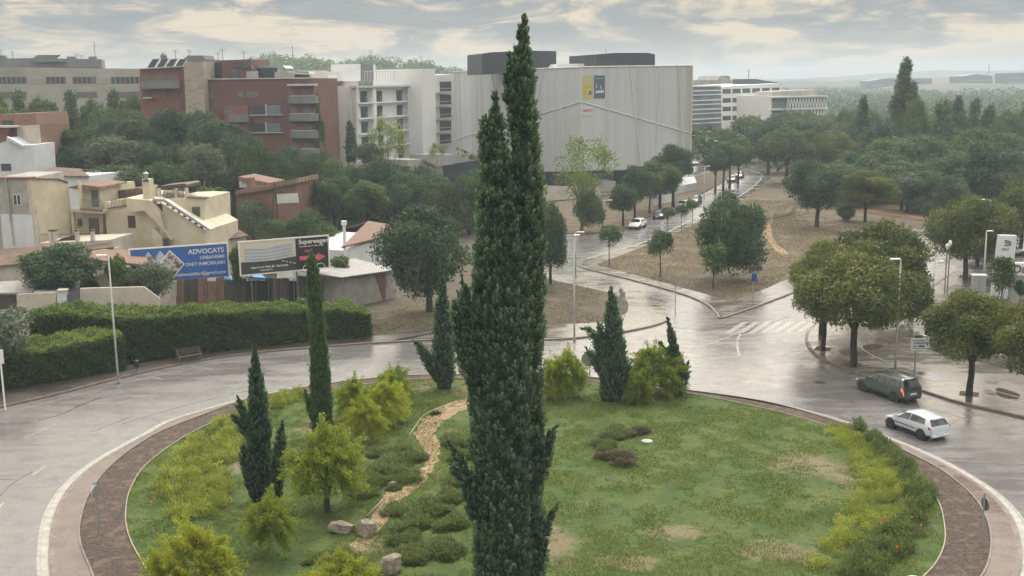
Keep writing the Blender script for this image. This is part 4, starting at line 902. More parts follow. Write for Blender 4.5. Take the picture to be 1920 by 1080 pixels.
# ---------------- cars ----------------
M('tyre', (.015, .015, .016), (.022, .022, .022), 8, .7); M('rim_dark', (.05, .05, .055), (.08, .08, .085), 4, .4, metal=.6)
M('car_glass', (.015, .02, .024), (.03, .035, .04), 1, .05, spec=.8); M('red_lamp', (.35, .012, .012), (.45, .02, .02), 4, .2); M('trim', (.025, .027, .03), (.04, .04, .045), 4, .5); M('clear_lamp', (.5, .52, .55), (.6, .62, .65), 4, .15)
ml = bpy.data.materials.new('brake_lit'); ml.use_nodes = True; bb = ml.node_tree.nodes['Principled BSDF']; bb.inputs['Base Color'].default_value = (.8, .1, .03, 1); bb.inputs['Emission Color'].default_value = (1, .16, .05, 1); bb.inputs['Emission Strength'].default_value = 1.0; MATS['brake_lit'] = ml
def paint(name, c, metal=.0, rough=.25):
    m = M(name, c, tuple(v * .94 for v in c), .8, rough, metal=metal); b = m.node_tree.nodes['Principled BSDF']; b.inputs['Coat Weight'].default_value = .6; b.inputs['Coat Roughness'].default_value = .08; return name
SPEC = {
 'hatch': dict(L=3.95, w=.85, wb=2.46, track=.73, wr=.30,
    top=[(1.97, .52), (1.9, .66), (1.2, .88), (.95, .95), (.25, 1.36), (-.2, 1.43), (-.8, 1.42), (-1.4, 1.34), (-1.62, 1.25), (-1.88, .93), (-1.93, .85), (-1.97, .5)],
    rw=[(1.97, .55), (1.8, .68), (1.0, .72), (.25, .56), (-1.2, .55), (-1.6, .58), (-1.9, .70), (-1.97, .66)], bw=[(1.97, .60), (1.85, .76), (1.5, .84), (-1.6, .85), (-1.9, .78), (-1.97, .72)],
    belt=[(1.97, .48), (1.9, .60), (1.2, .80), (.95, .86), (-1.2, .95), (-1.9, .88), (-1.97, .48)], win=(-1.45, .92), splits=(-.25,), glassr=(-1.60, -1.87), wind=(.93, .30)),
 'mpv': dict(L=4.55, w=.89, wb=2.9, track=.77, wr=.34,
    top=[(2.27, .60), (2.2, .82), (1.5, 1.02), (1.2, 1.08), (.55, 1.55), (.1, 1.62), (-.8, 1.63), (-1.7, 1.60), (-1.95, 1.55), (-2.15, 1.12), (-2.22, 1.0), (-2.27, .55)],
    rw=[(2.27, .62), (2.1, .76), (1.2, .78), (.55, .62), (-1.6, .62), (-1.95, .64), (-2.15, .74), (-2.27, .72)], bw=[(2.27, .68), (2.1, .82), (1.8, .88), (-1.9, .89), (-2.2, .84), (-2.27, .80)],
    belt=[(2.27, .55), (2.2, .74), (1.5, .94), (1.2, .98), (-1.7, 1.08), (-2.15, 1.02), (-2.27, .52)], win=(-1.98, 1.1), splits=(.1, -.95), glassr=(-1.93, -2.14), wind=(1.17, .6))}
def car(kind, mat, FL, RL, label, lit=False, group=None, moulding=False, rails=False, rear_dark=False):
    """FL, RL: contact points of the front and rear wheel on the car's LEFT side (world)"""
    S = SPEC[kind]; u = Vector((FL.x - RL.x, FL.y - RL.y, 0)).normalized(); v = Vector((-u.y, u.x, 0)); mid = (FL + RL) / 2; mid.z = 0
    c = mid - v * S['track']; t_ = thing('parked_car' if not lit and group else 'car', label, 'car', (c.x, c.y, 0.0), group); t_.rotation_euler.z = math.atan2(u.y, u.x)
    ip = lambda k, x: float(np.interp(-x, [-q for q, _ in S[k]], [r_ for _, r_ in S[k]]))
    L2 = S['L'] / 2; w = S['w']; NT = 12
    def sec(x):
        zr, zb, rw, bw = ip('top', x), ip('belt', x), ip('rw', x), ip('bw', x); zb = min(zb, zr - .04)
        lo = .24 if abs(x) < L2 - .25 else .30
        return [(bw * .93, lo), (bw, lo + .16), (bw * 1.0, min(.62, zb * .8)), (bw * .975, zb), (rw, zr - .055), (rw * .82, zr - .012), (0, zr)]
    def surf(x, t):
        q = sec(x); q = q + [(-a, b_) for a, b_ in q[-2::-1]]; i = min(int(t), 11); f = t - i
        return np.array([x, q[i][0] * (1 - f) + q[i + 1][0] * f, q[i][1] * (1 - f) + q[i + 1][1] * f])
    def nrm(x, t):
        e = .02; a = surf(min(x + e, L2), t) - surf(max(x - e, -L2), t); b_ = surf(x, min(t + .05, 12)) - surf(x, max(t - .05, 0)); n_ = np.cross(b_, a); n_ /= max(np.linalg.norm(n_), 1e-9)
        o_ = surf(x, t) - np.array([x, 0, .7]); return n_ if n_ @ o_ > 0 else -n_
    xs = sorted(set([x for x, _ in S['top']] + list(np.linspace(-L2, L2, 26))), reverse=True); V = []; Fc = []
    for x in xs: V += [tuple(surf(x, t)) for t in range(13)]
    for i in range(len(xs) - 1):
        for j in range(12): a = i * 13 + j; Fc.append((a, a + 13, a + 14, a + 1))
        Fc.append((i * 13, i * 13 + 12, (i + 1) * 13 + 12, (i + 1) * 13))
    Fc += [tuple(range(13)), tuple((len(xs) - 1) * 13 + k for k in range(12, -1, -1))]
    def local(name, V, Fc, m, smooth=False):
        me = bpy.data.meshes.new(name); me.from_pydata([tuple(map(float, p)) for p in V], [], Fc); me.materials.append(MATS[m]); me.update()
        if smooth: me.shade_smooth() if hasattr(me, 'shade_smooth') else me.polygons.foreach_set('use_smooth', [True] * len(me.polygons))
        o = bpy.data.objects.new(name, me); col.objects.link(o); o.parent = t_; return o
    body = local('body', V, Fc, mat)
    sb = body.modifiers.new('s', 'SUBSURF'); sb.levels = 1; sb.render_levels = 1; body.data.polygons.foreach_set('use_smooth', [True] * len(body.data.polygons))
    def patch(name, m, xa, xb, ta, tb, out=.022, nx=7, nt_=5):
        """xa/xb functions of t giving the patch's front and rear x"""
        V, Fc = [], []
        for i in range(nt_ + 1):
            t = ta + (tb - ta) * i / nt_
            for j in range(nx + 1):
                f = j / nx; x = (xa(t) if callable(xa) else xa) * (1 - f) + (xb(t) if callable(xb) else xb) * f
                V.append(surf(x, t) + nrm(x, t) * out)
        for i in range(nt_):
            for j in range(nx): a = i * (nx + 1) + j; Fc.append((a, a + 1, a + nx + 2, a + nx + 1))
        return local(name, V, Fc, m)
    x0, x1 = S['win']; sp_ = [x1] + list(S['splits']) + [x0]
    for side in (0, 1):
        T = (lambda t: t) if side == 0 else (lambda t: 12 - t)
        for k in range(len(sp_) - 1):
            f_, r_ = sp_[k], sp_[k + 1]; first = k == 0; last = k == len(sp_) - 2
            def xa(t, f_=f_, first=first): tt = t if side == 0 else 12 - t; return f_ - .04 - ((tt - 3.1) * .75 if first else 0)
            def xb(t, r_=r_, last=last): tt = t if side == 0 else 12 - t; return r_ + .04 + ((tt - 3.1) * .12 if last else 0)
            patch('window', 'car_glass', xa, xb, T(3.12), T(3.86))
        if moulding: patch('moulding', 'trim', .95, -.85, T(1.75), T(2.0), .03)
        patch('sill', 'trim', L2 * .95, -L2 * .95, T(.0), T(.5), .012)
        # lights
        patch('tail_light', 'brake_lit' if (kind == 'mpv' and lit and side == 0) else 'red_lamp', -L2 + .24, -L2 + .02, T(2.6), T(3.0 if kind == 'hatch' else 3.08), .02, 3, 3)
        patch('headlight', 'clear_lamp', L2 - .05, L2 - .42, T(2.3), T(3.0), .02, 3, 3)
        patch('door_handle', 'trim' if kind == 'mpv' else mat, -.32, -.5, T(2.55), T(2.68), .035, 2, 1)
        s_ = 1 if side == 0 else -1
        mb = MB(); mb.slab([(x1 - .12, s_ * (w + .03), .92 if kind == 'hatch' else 1.05), (x1 - .30, s_ * (w + .03), .92 if kind == 'hatch' else 1.05), (x1 - .30, s_ * (w + .03), 1.06 if kind == 'hatch' else 1.2), (x1 - .15, s_ * (w + .03), 1.06 if kind == 'hatch' else 1.2)], (0, s_ * .16, 0))
        local('wing_mirror', mb.v, mb.f, mat)
        if rails: mb = MB(); mb.tube([(.5, s_ * .6, 1.60), (.3, s_ * .6, 1.69), (-1.6, s_ * .6, 1.68), (-1.8, s_ * .6, 1.6)], .025, 6); local('roof_rail', mb.v, mb.f, 'trim')
        for wx in (S['wb'] / 2, -S['wb'] / 2):
            yo = s_ * (w - .17); r_ = S['wr']
            mb = MB(); mb.tube([(wx, s_ * (w * .6), r_ + .02), (wx, s_ * (w + .004), r_ + .02)], r_ + .075, 22); local('wheel_arch', mb.v, mb.f, 'trim' if kind == 'mpv' else 'black')
            wh = bpy.data.objects.new('wheel', None); col.objects.link(wh); wh.parent = t_
            mb = MB(); mb.tube([(wx, yo, r_), (wx, s_ * (w - .01), r_), (wx, s_ * (w + .02), r_)], [r_, r_, r_ * .93], 22); o1 = local('tyre', mb.v, mb.f, 'tyre'); o1.parent = wh
            mb = MB(); mb.tube([(wx, s_ * (w + .0), r_), (wx, s_ * (w + .027), r_)], r_ * .64, 18)
            for q in range(5):
                a = q * 2 * math.pi / 5; d_ = Vector((math.cos(a), 0, math.sin(a))); e_ = Vector((-math.sin(a), 0, math.cos(a))) * .03; c0 = Vector((wx, s_ * (w + .027), r_))
                mb.slab([c0 - e_, c0 + d_ * r_ * .6 - e_, c0 + d_ * r_ * .6 + e_, c0 + e_], (0, s_ * .012, 0))
            o2 = local('rim', mb.v, mb.f, 'rim_dark'); o2.parent = wh
    ga, gb = S['glassr']; patch('rear_window', 'car_glass', ga, gb, 4.35, 7.65, .025, 4, 8); wa, wb_ = S['wind']; patch('windscreen', 'car_glass', wa, wb_, 4.3, 7.7, .022, 5, 8)
    zb_ = .62 if kind == 'hatch' else .78
    mb = MB(); mb.box(-L2 - .045, -L2 - .01, -.26, .26, zb_ - .2, zb_ - .09); local('number_plate', mb.v, mb.f, 'white')
    mb = MB(); mb.box(L2 + .01, L2 + .035, -.26, .26, .42, .53); local('number_plate', mb.v, mb.f, 'white')
    mb = MB(); mb.box(-L2 - .055, -L2 + .25, -w * .8, w * .8, .25, .42); local('bumper', mb.v, mb.f, 'trim' if rear_dark else mat).modifiers.new('b', 'BEVEL').width = .05
    mb = MB(); mb.box(L2 - .2, L2 + .012, -w * .55, w * .55, .3, .42); local('grille', mb.v, mb.f, 'trim')
    if rear_dark: patch('tailgate_panel', 'car_dark_green', -L2 + .13, -L2 + .005, 4.2, 7.8, .03, 2, 6)
    mb = MB(); mb.slab([(ga + .02, -.45, ip('top', ga) + .0), (ga - .12, -.45, ip('top', ga) - .0), (ga - .12, .45, ip('top', ga) - .0), (ga + .02, .45, ip('top', ga) + .0)], (0, 0, .05)); local('spoiler', mb.v, mb.f, mat)
    return t_
paint('car_green', (.075, .10, .10), .3, .3); paint('car_dark_green', (.03, .04, .042), .3, .35); paint('car_white', (.50, .56, .65)); paint('car_white2', (.78, .79, .80)); paint('car_black', (.012, .013, .016)); paint('car_silver', (.42, .44, .46), .5); paint('car_grey', (.10, .11, .12), .4)
def wheelpts(f, r): return G(*f), G(*r)
car('mpv', 'car_green', *wheelpts((1620, 734), (1675, 752.5)), 'dark green estate car with a lit brake lamp driving on the wet roundabout', True, rails=True, rear_dark=True)
car('hatch', 'car_white', *wheelpts((1675, 804), (1724, 822.5)), 'white three door hatchback driving nearest the island kerb', True, moulding=True).name = 'car'
car('hatch', 'car_white2', *wheelpts((1196, 431), (1212, 425)), 'white hatchback parked first in the side street, facing us', group='cars parked along the side street')
car('hatch', 'car_black', *wheelpts((1241, 412), (1254, 407)), 'black car parked behind the first white hatchback', group='cars parked along the side street')
car('hatch', 'car_silver', *wheelpts((1283, 394), (1294, 389)), 'silver car parked third in the side street, behind the black one', group='cars parked along the side street')
car('hatch', 'car_black', *wheelpts((1306, 384), (1316, 379.5)), 'dark car half hidden by a young tree beside the silver one', group='cars parked along the side street')
car('hatch', 'car_grey', *wheelpts((1375, 343), (1385, 339)), 'dark grey car parked near the bend of the side street', group='cars parked along the side street')
car('hatch', 'car_silver', *wheelpts((1388, 336), (1396, 332)), 'pale car parked farthest up at the bend of the side street', group='cars parked along the side street')
car('hatch', 'car_white2', *wheelpts((1312, 312), (1304, 307)), 'white car on the forecourt beyond the mesh clad building', group='cars parked along the side street')
# ---------------- buildings ----------------
M('stucco_yellow', (.57, .52, .40), (.46, .42, .33), .8, .85, .1, c3=(.47, .42, .32)); M('stucco_grey', (.36, .35, .34), (.25, .245, .24), .7, .85, .1, c3=(.42, .41, .40))
M('stucco_pale', (.52, .48, .42), (.40, .37, .32), .9, .85, .1); M('stucco_white', (.60, .63, .68), (.50, .53, .58), .6, .8, .05)
M('render_white', (.68, .70, .72), (.60, .62, .65), .15, .7); M('concrete_wall', (.30, .29, .27), (.37, .36, .34), .25, .8, c3=(.25, .245, .235))
M('board_concrete', (.38, .35, .29), (.26, .24, .20), .8, .85, .3, stretch=(1, 1, 3), c3=(.33, .30, .25)); M('brick_red', (.155, .07, .062), (.125, .06, .054), .5, .85); M('brick_red_light', (.22, .09, .072), (.18, .075, .062), .5, .85)
M('brick_orange', (.24, .145, .11), (.17, .105, .08), 2, .85); M('tile_roof', (.27, .155, .115), (.17, .11, .09), 3.5, .85, .5, c3=(.21, .15, .125)); M('tile_old', (.17, .125, .10), (.10, .08, .07), 3, .9, .5, c3=(.22, .13, .10))
M('metal_grey', (.13, .14, .15), (.17, .18, .19), .8, .55); M('sheet_roof', (.22, .22, .22), (.31, .30, .30), 1.5, .6, .2); M('window_glass', (.035, .045, .055), (.06, .07, .08), .6, .15, spec=.7)
M('shutter', (.10, .095, .095), (.15, .14, .14), 2, .6); M('shutter_brown', (.05, .03, .028), (.07, .045, .04), 3, .6); M('window_frame', (.5, .51, .52), None, 1, .5); M('teal', (.12, .32, .31), (.08, .22, .22), 6, .6, stretch=(4, 4, .2)); M('dark_clad', (.018, .024, .035), (.028, .035, .048), .2, .5)
M('solar', (.03, .04, .06), (.05, .06, .08), 1, .12, spec=.7); M('glazing_blue', (.12, .15, .18), (.17, .20, .23), .3, .3); M('far_clad', (.05, .07, .10), (.07, .09, .12), .2, .4); M('tarp_blue', (.05, .20, .50), (.08, .28, .6), 2, .4); M('net_dark', (.012, .018, .018), (.03, .035, .03), 2, .8)
M('fence_panel', (.07, .06, .055), (.13, .105, .09), 1.2, .85, .3, stretch=(3, 3, .6), c3=(.05, .05, .05)); M('recess', (.09, .07, .06), (.05, .04, .035), .7, .7); M('red_paint', (.4, .02, .02), None, 2, .4)
mesh = M('mesh_clad', (.47, .50, .53), (.425, .45, .48), .5, .55, stretch=(2.6, 2.6, .05), c3=(.36, .365, .36)); M('mesh_rib', (.55, .56, .56), None, 1, .5)
for nm in ('tile_roof', 'tile_old'): # shading of curved tile rows painted into the colour as dark bands
    t = MATS[nm].node_tree; b = t.nodes['Principled BSDF']; wv = t.nodes.new('ShaderNodeTexWave'); wv.inputs['Scale'].default_value = 1.3; wv.inputs['Distortion'].default_value = .4; co = t.nodes.new('ShaderNodeTexCoord'); t.links.new(co.outputs['Object'], wv.inputs[0])
    src = b.inputs['Base Color'].links[0].from_socket; t.links.new(mix(1., src, ramp(wv.outputs[1], [(.1, .55), (.6, 1.08)], t), t, 'MULTIPLY'), b.inputs['Base Color'])
class Fac:
    def __init__(s, name, label, cat, pa, Ya, pb, Yb, group=None, root=None):
        A, B = W(pa, 300, Ya), W(pb, 300, Yb); s.A = Vector((A.x, A.y, 0)); s.u = Vector((B.x - A.x, B.y - A.y, 0)); s.Lf = s.u.length; s.u.normalize(); s.v = Vector((-s.u.y, s.u.x, 0))
        s.root = root or thing(name, label, cat, s.A, group)
    def uz(s, px, py, dv=0):
        d = Vector(ray(px, py)); O = Vector((0, 0, H)); o = s.A + s.v * dv; t = (o - O).dot(s.v) / d.dot(s.v); p = O + d * t; return ((p - s.A).dot(s.u), p.z)
    def mb(s): return MB().frame(s.A, s.u)
    def poly(s, name, mat, pix, v0, v1, parent=None, at=None, bottom=None):
        q = [s.uz(x, y, v0 if at is None else at) for x, y in pix]
        if bottom is not None: q = [(a, b if b > bottom[0] else bottom[1]) for a, b in q]
        m = s.mb(); m.slab([(a, v0, b) for a, b in q], (0, 0, 0)); m.v = []; m.f = []
        P0 = [Vector((a, v0, b)) for a, b in q]; n = len(P0); m.v = [m.P(p) for p in P0] + [m.P(p + Vector((0, v1 - v0, 0))) for p in P0]
        m.f = [tuple(range(n)), tuple(range(2 * n - 1, n - 1, -1))] + [(k, n + k, n + (k + 1) % n, (k + 1) % n) for k in range(n)]
        return m.build(name, mat, parent or s.root)
    def rect(s, name, mat, x0, y0, x1, y1, v0=-.05, v1=.0, parent=None, at=None):
        xm, ym = (x0 + x1) / 2, (y0 + y1) / 2; a = s.uz(x0, ym, v0 if at is None else at)[0]; b = s.uz(x1, ym, v0 if at is None else at)[0]; t = s.uz(xm, y0, v0 if at is None else at)[1]; z = s.uz(xm, y1, v0 if at is None else at)[1]
        m = s.mb(); m.box(a, b, min(v0, v1), max(v0, v1), z, t); return m.build(name, mat, parent or s.root), (a, b, z, t)
    def win(s, x0, y0, x1, y1, mat='window_glass', frame=None, sill=None, bars=0):
        o, (a, b, z, t) = s.rect('window', mat, x0, y0, x1, y1, -.03, .02)
        if frame:
            f = .10; m = s.mb()
            for q in ((a - f, b + f, t, t + f), (a - f, b + f, z - f, z), (a - f, a, z, t), (b, b + f, z, t)): m.box(q[0], q[1], -.07, .0, q[2], q[3])
            if bars: m.box((a + b) / 2 - .05, (a + b) / 2 + .05, -.06, -.03, z, t)
            m.build('frame', frame, o)
        return o
def roofstuff(root, P0, kind, mat='galv_dark', h=2.5):
    m = MB()
    if kind == 'antenna':
        m.tube([P0, P0 + Vector((0, 0, h))], .05, 5); m.tube([P0 + Vector((-.6, 0, h * .92)), P0 + Vector((.6, 0, h * .92))], .035, 4); m.tube([P0 + Vector((-.4, 0, h * .8)), P0 + Vector((.5, 0, h * .8))], .03, 4); m.build('antenna', mat, root)
    else: m.box(P0.x - h / 2, P0.x + h / 2, P0.y, P0.y + h, P0.z - .5, P0.z + h * .5); m.build('roof_box', mat, root)
# long grey block far left
f = Fac('office_block', 'long low grey modern block with ribbon windows at the far left', 'building', -30, 218, 268, 226)
f.poly('wall', 'concrete_wall', [(-30, 400), (-30, 126), (100, 127), (267, 129), (272, 400)], 0, 16)
for x0, x1 in ((-5, 50), (86, 124), (136, 180), (208, 262)):
    f.win(x0, 144, x1, 157, 'shutter')
    for k in range(int((x1 - x0) / 9)):
        f.rect('pane', 'window_glass', x0 + 2 + k * 9, 145, x0 + 6.5 + k * 9, 156, -.06, -.04)
for x0, x1 in ((51, 84), (181, 206)):
    for k in range(4): f.rect('louvre', 'window_frame', x0, 145 + k * 3.2, x1, 146.4 + k * 3.2, -.12, -.02)
for x0, x1 in ((140, 182), (210, 262), (0, 50)): f.win(x0, 172, x1, 184, 'shutter')
f.poly('penthouse', 'metal_grey', [(-30, 127), (-30, 110), (60, 109), (190, 111), (191, 127)], 3, 12, at=3); f.poly('canopy', 'metal_grey', [(58, 112), (70, 103), (110, 103), (102, 108), (122, 116), (60, 116)], 2, 6, at=2)
f.poly('roof_box', 'metal_grey', [(125, 112), (125, 106), (140, 106), (140, 112)], 4, 7, at=4); f.poly('roof_box', 'metal_grey', [(166, 112), (166, 106), (180, 106), (180, 112)], 4, 7, at=4); f.poly('roof_box', 'metal_grey', [(-10, 110), (-10, 104), (9, 104), (9, 110)], 4, 7, at=4)
for x, y in ((3, 100), (24, 102), (145, 108), (154, 110)): p = W(x, y + 8, 228); roofstuff(f.root, p, 'antenna', h=1.6)
p = W(179, 112, 228); m = MB(); m.tube([p, p + Vector((0, 0, 3.6))], .06, 6); m.build('antenna', 'galv_dark', f.root)
# red brick apartments
f = Fac('brick_apartments', 'red brick apartment block with rounded grey balconies and a slanted concrete pillar', 'building', 378, 186, 598, 183)
f.poly('wall', 'brick_red', [(384, 420), (378, 149), (584, 146.5), (596, 420)], 0, 14)
f.poly('parapet_cap', 'window_frame', [(376, 149.5), (376, 147.5), (587, 145), (587, 147)], -.25, .3)
for (x0, y0, x1, y1) in ((388, 172, 400, 183), (445, 171, 456, 182), (462, 171, 484, 182), (391, 204, 400, 214)): f.win(x0, y0, x1, y1, 'shutter')
f.poly('bay', 'brick_red_light', [(422, 350), (420, 198), (464, 198), (468, 350)], -.5, 0); f.win(423, 204, 437, 215, 'shutter').location.y -= .5
for yt, yb in ((196, 215), (230, 248)):
    o, q = f.rect('loggia', 'recess', 468, yt, 527, yb, -.08, .0); f.rect('glazing', 'window_glass', 473, yt + 1, 497, yb - 1, -.14, -.09, parent=o); f.rect('glazing', 'glazing_blue', 500, yt + 1, 526, yb - 1, -.14, -.09, parent=o); f.rect('mullion', 'window_frame', 497.5, yt - 1, 499.5, yb, -.3, -.1, parent=o); f.rect('sill', 'window_frame', 465, yb, 530, yb + 1.5, -.4, 0, parent=o)
f.rect('balcony', 'metal_grey', 428, 216, 465, 229, -1.3, -.5)
f.poly('wall', 'brick_red_light', [(543, 400), (541, 160), (588, 160), (592, 400)], -.35, 0)
f.rect('awning', 'window_frame', 538, 157, 590, 161, -1.9, -.36)
for k, (yt, yb) in enumerate(((180, 194), (213, 227), (245, 259), (279, 292))):
    x0 = 543 + k * 2; m = f.mb(); a = f.uz(x0, yt)[0]; b = f.uz(597 + k, yt)[0]; t = f.uz(570, yt, -1.5)[1]; z = f.uz(570, yb, -1.5)[1]
    m.prism([(a, 0), (a, -1.1), (a + .6, -1.7), (b - .9, -1.9), (b - .2, -1.4), (b, -.4), (b, 0)], z, t); o = m.build('balcony', 'metal_grey', f.root)
    f.win(x0 + 2, yt - 13, x0 + 12, yt - 2, 'shutter').location.y -= .36; w_ = f.win(x0 + 23, yt - 13, x0 + 37, yt - 2, 'shutter'); w_.location.y -= .36
    m = f.mb(); m.tube([(a + .6, -1.65, t + .02), (b - .9, -1.85, t + .02), (b - .2, -1.35, t + .02)], .05, 6); m.build('rail', 'window_frame', o)
f.poly('penthouse', 'dark_clad', [(383, 148), (383, 118), (420, 116), (420, 148)], 3, 11, at=3); f.poly('penthouse', 'brick_red', [(416, 148), (416, 113), (470, 111), (474, 148)], 2.5, 11, at=2.5); f.poly('glazing', 'window_glass', [(440, 127), (440, 116), (466, 116), (474, 127)], 2.3, 2.5, at=2.3)
f.poly('glazing', 'window_glass', [(435, 147), (435, 132), (448, 132), (448, 147)], 2.3, 2.5, at=2.3); f.poly('dark_screen', 'dark_clad', [(489, 148), (489, 127), (512, 127), (512, 148)], 3, 5, at=3)
f.poly('awning', 'galv', [(470, 128), (474, 122), (530, 123), (536, 128)], 5, 9, at=5); f.poly('awning', 'galv', [(550, 136), (556, 133), (578, 134), (580, 138)], 4, 7, at=4); f.poly('glass_screen', 'galv', [(462, 147), (462, 134), (484, 133), (484, 147)], 1, 1.1, at=1); f.poly('glass_screen', 'galv', [(515, 147), (515, 135), (550, 137), (550, 147)], 1, 1.1, at=1)
f.poly('planter', 'leaf_mid', [(552, 147), (552, 139), (578, 140), (578, 147)], 1.2, 2, at=1.2); f.poly('canopy', 'metal_grey', [(345, 110), (352, 104), (382, 104), (384, 111), (420, 113), (420, 119), (350, 116)], 4, 8, at=4)
g = Fac('', '', '', 262, 187, 345, 186, root=f.root)
g.poly('wall', 'brick_red_light', [(268, 400), (262, 129), (336, 125), (341, 400)], 0, 15); g.poly('wall', 'brick_red', [(340.5, 400), (336, 125), (347, 124), (354, 400)], -.6, 15)
g.poly('parapet_cap', 'window_frame', [(260, 130), (260, 128), (347, 123), (347, 125)], -.8, .2)
g.rect('balcony', 'metal_grey', 264, 151, 335, 166, -1.6, -.05)
for q in ((269, 142, 280, 151), (287, 141, 308, 151), (314, 140, 331, 151), (304, 173, 311, 184), (324, 172, 334, 183)): g.win(*q, 'shutter')
g.win(268, 168, 284, 182, 'recess'); g.rect('ledge', 'window_frame', 268, 182.5, 285, 184.5, -1.2, 0)
g.poly('pillar', 'board_concrete', [(359, 420), (344, 117), (381, 115), (392, 420)], -1.4, 4)
for k in range(4):
    x = 276 + k * 17; o = g.poly('solar_panel', 'solar', [(x, 127), (x + 10, 111), (x + 24, 110), (x + 14, 126)], 1.0, 1.15, at=1.0); g.poly('frame', 'window_frame', [(x + 12.5, 126.5), (x + 22.5, 110.5), (x + 24.5, 110), (x + 14.5, 126.5)], .8, .9, o, at=.8)
p = W(308, 122, 190); m = MB(); m.tube([p, p + Vector((0, 0, 1.6)), p + Vector((0, 0, 2.0))], [.5, .55, .2], 10); m.build('vent', 'metal_grey', f.root)
for x, y in ((330, 106), (356, 105), (410, 110), (418, 104), (458, 108)): roofstuff(f.root, W(x, y + 12, 192), 'antenna', h=2.2)
# white apartments
f = Fac('apartment_building', 'white apartment block with rows of small railed balconies', 'building', 666, 200, 800, 228)
f.poly('wall', 'render_white', [(668, 420), (664, 161), (800, 160), (806, 420)], 0, 12)
f.rect('canopy', 'window_frame', 668, 160, 800, 163.5, -1.5, 0)
Lw = f.Lf; z1 = f.uz(670, 192.5)[1]; z2 = f.uz(670, 221.5)[1]; st = z1 - z2
ux = [f.uz(x, 180)[0] for x in (675, 688, 703, 716, 743, 754, 768, 779, 792, 799)]
for k in range(6):
    z = z1 - k * st; m = f.mb(); m.box(.3, Lw - .2, -1.25, 0, z - .22, z); sl = m.build('balcony_slab', 'render_white', f.root)
    for j in range(5):
        a, b = ux[2 * j], ux[2 * j + 1]; m = f.mb(); m.box(a, b, -.06, .0, z + .02, z + 2.0); o = m.build('window', 'recess' if j % 2 else 'window_glass', f.root)
        m = f.mb(); m.box(a, b, -1.22, -1.17, z + 1.0, z + 1.06)
        for q in range(6): xx = a + (b - a) * q / 5; m.box(xx - .03, xx + .03, -1.21, -1.18, z, z + 1.0)
        m.build('railing', 'window_frame', sl)
        if j in (0, 2, 3): m = f.mb(); m.box(b + .25, b + .3 + (1.6 if j != 0 else 1.2), -1.15, -1.1, z + .02, z + 2.5); m.build('screen', 'render_white', sl)
g = Fac('', '', '', 586, 216, 667, 199.6, root=f.root)
g.poly('wall', 'render_white', [(603, 420), (586, 154), (668, 152), (671, 420)], 0, .4); g.poly('wall_panel', 'render_white', [(624, 420), (620, 165), (656, 164), (664, 420)], -.35, 0)
g = Fac('', '', '', 788, 222, 856, 236, root=f.root)
g.poly('stair_tower', 'render_white', [(796, 420), (790, 129), (816, 129), (820, 420)], -3, 8, at=-3); g.poly('wall', 'render_white', [(814, 420), (814, 141), (850, 139), (853, 420)], 0, 10)
for k in range(5):
    y = 153 + k * 24.5; o = g.rect('window', 'recess', 825, y, 846, y + 18, -.06, 0)[0]; g.rect('balcony_slab', 'window_frame', 816 + k * .5, y + 20, 848, y + 22, -1.2, -.07); g.rect('railing', 'window_frame', 826, y + 12, 846, y + 13, -1.2, -1.15, parent=o)
for q, mt in (([(665, 152), (665, 120), (676, 120), (676, 152)], 'render_white'), ([(676, 152), (676, 120), (700, 120), (700, 152)], 'metal_grey'), ([(700, 152), (700, 121), (704, 121), (704, 152)], 'render_white'), ([(586, 153), (586, 132), (614, 132), (616, 153)], 'render_white'), ([(632, 140), (632, 134), (665, 134), (665, 152), (630, 152)], 'render_white'), ([(768, 152), (768, 130), (790, 130), (790, 152)], 'stucco_grey'), ([(782, 152), (782, 132), (790, 132), (790, 152)], 'metal_grey')):
    f.poly('roof_box', mt, q, 3 if q[0][0] != 782 else 2.8, 8, at=3)
m = f.mb(); a, b = f.uz(702, 140)[0], f.uz(770, 140)[0]; zt = f.uz(730, 134, 2)[1]; zb_ = f.uz(730, 152, 2)[1]
m.box(a, b, 2, 2.1, zt - .1, zt)
for q in range(14): xx = a + (b - a) * q / 13; m.box(xx - .04, xx + .04, 2, 2.08, zb_, zt)
m.build('railing', 'window_frame', f.root)
for x, y in ((696, 106), (790, 116)): roofstuff(f.root, W(x, y + 16, 222), 'antenna', h=3.0)
# mesh clad building
f = Fac('mesh_clad_building', 'large pale building wrapped in ribbed metal mesh with crossing diagonal lines', 'building', 1090, 214, 1299, 222)
g = Fac('', '', '', 849, 250, 1090, 214, root=f.root)
f.poly('cladding', 'mesh_clad', [(1090, 320), (1090, 125), (1299, 122.5), (1296, 290), (1202, 312), (1170, 319)], 0, 1.0)
g.poly('cladding', 'mesh_clad', [(849, 134), (1090, 125), (1090, 322), (980, 322), (897, 292), (854, 275)], 0, 1.0)
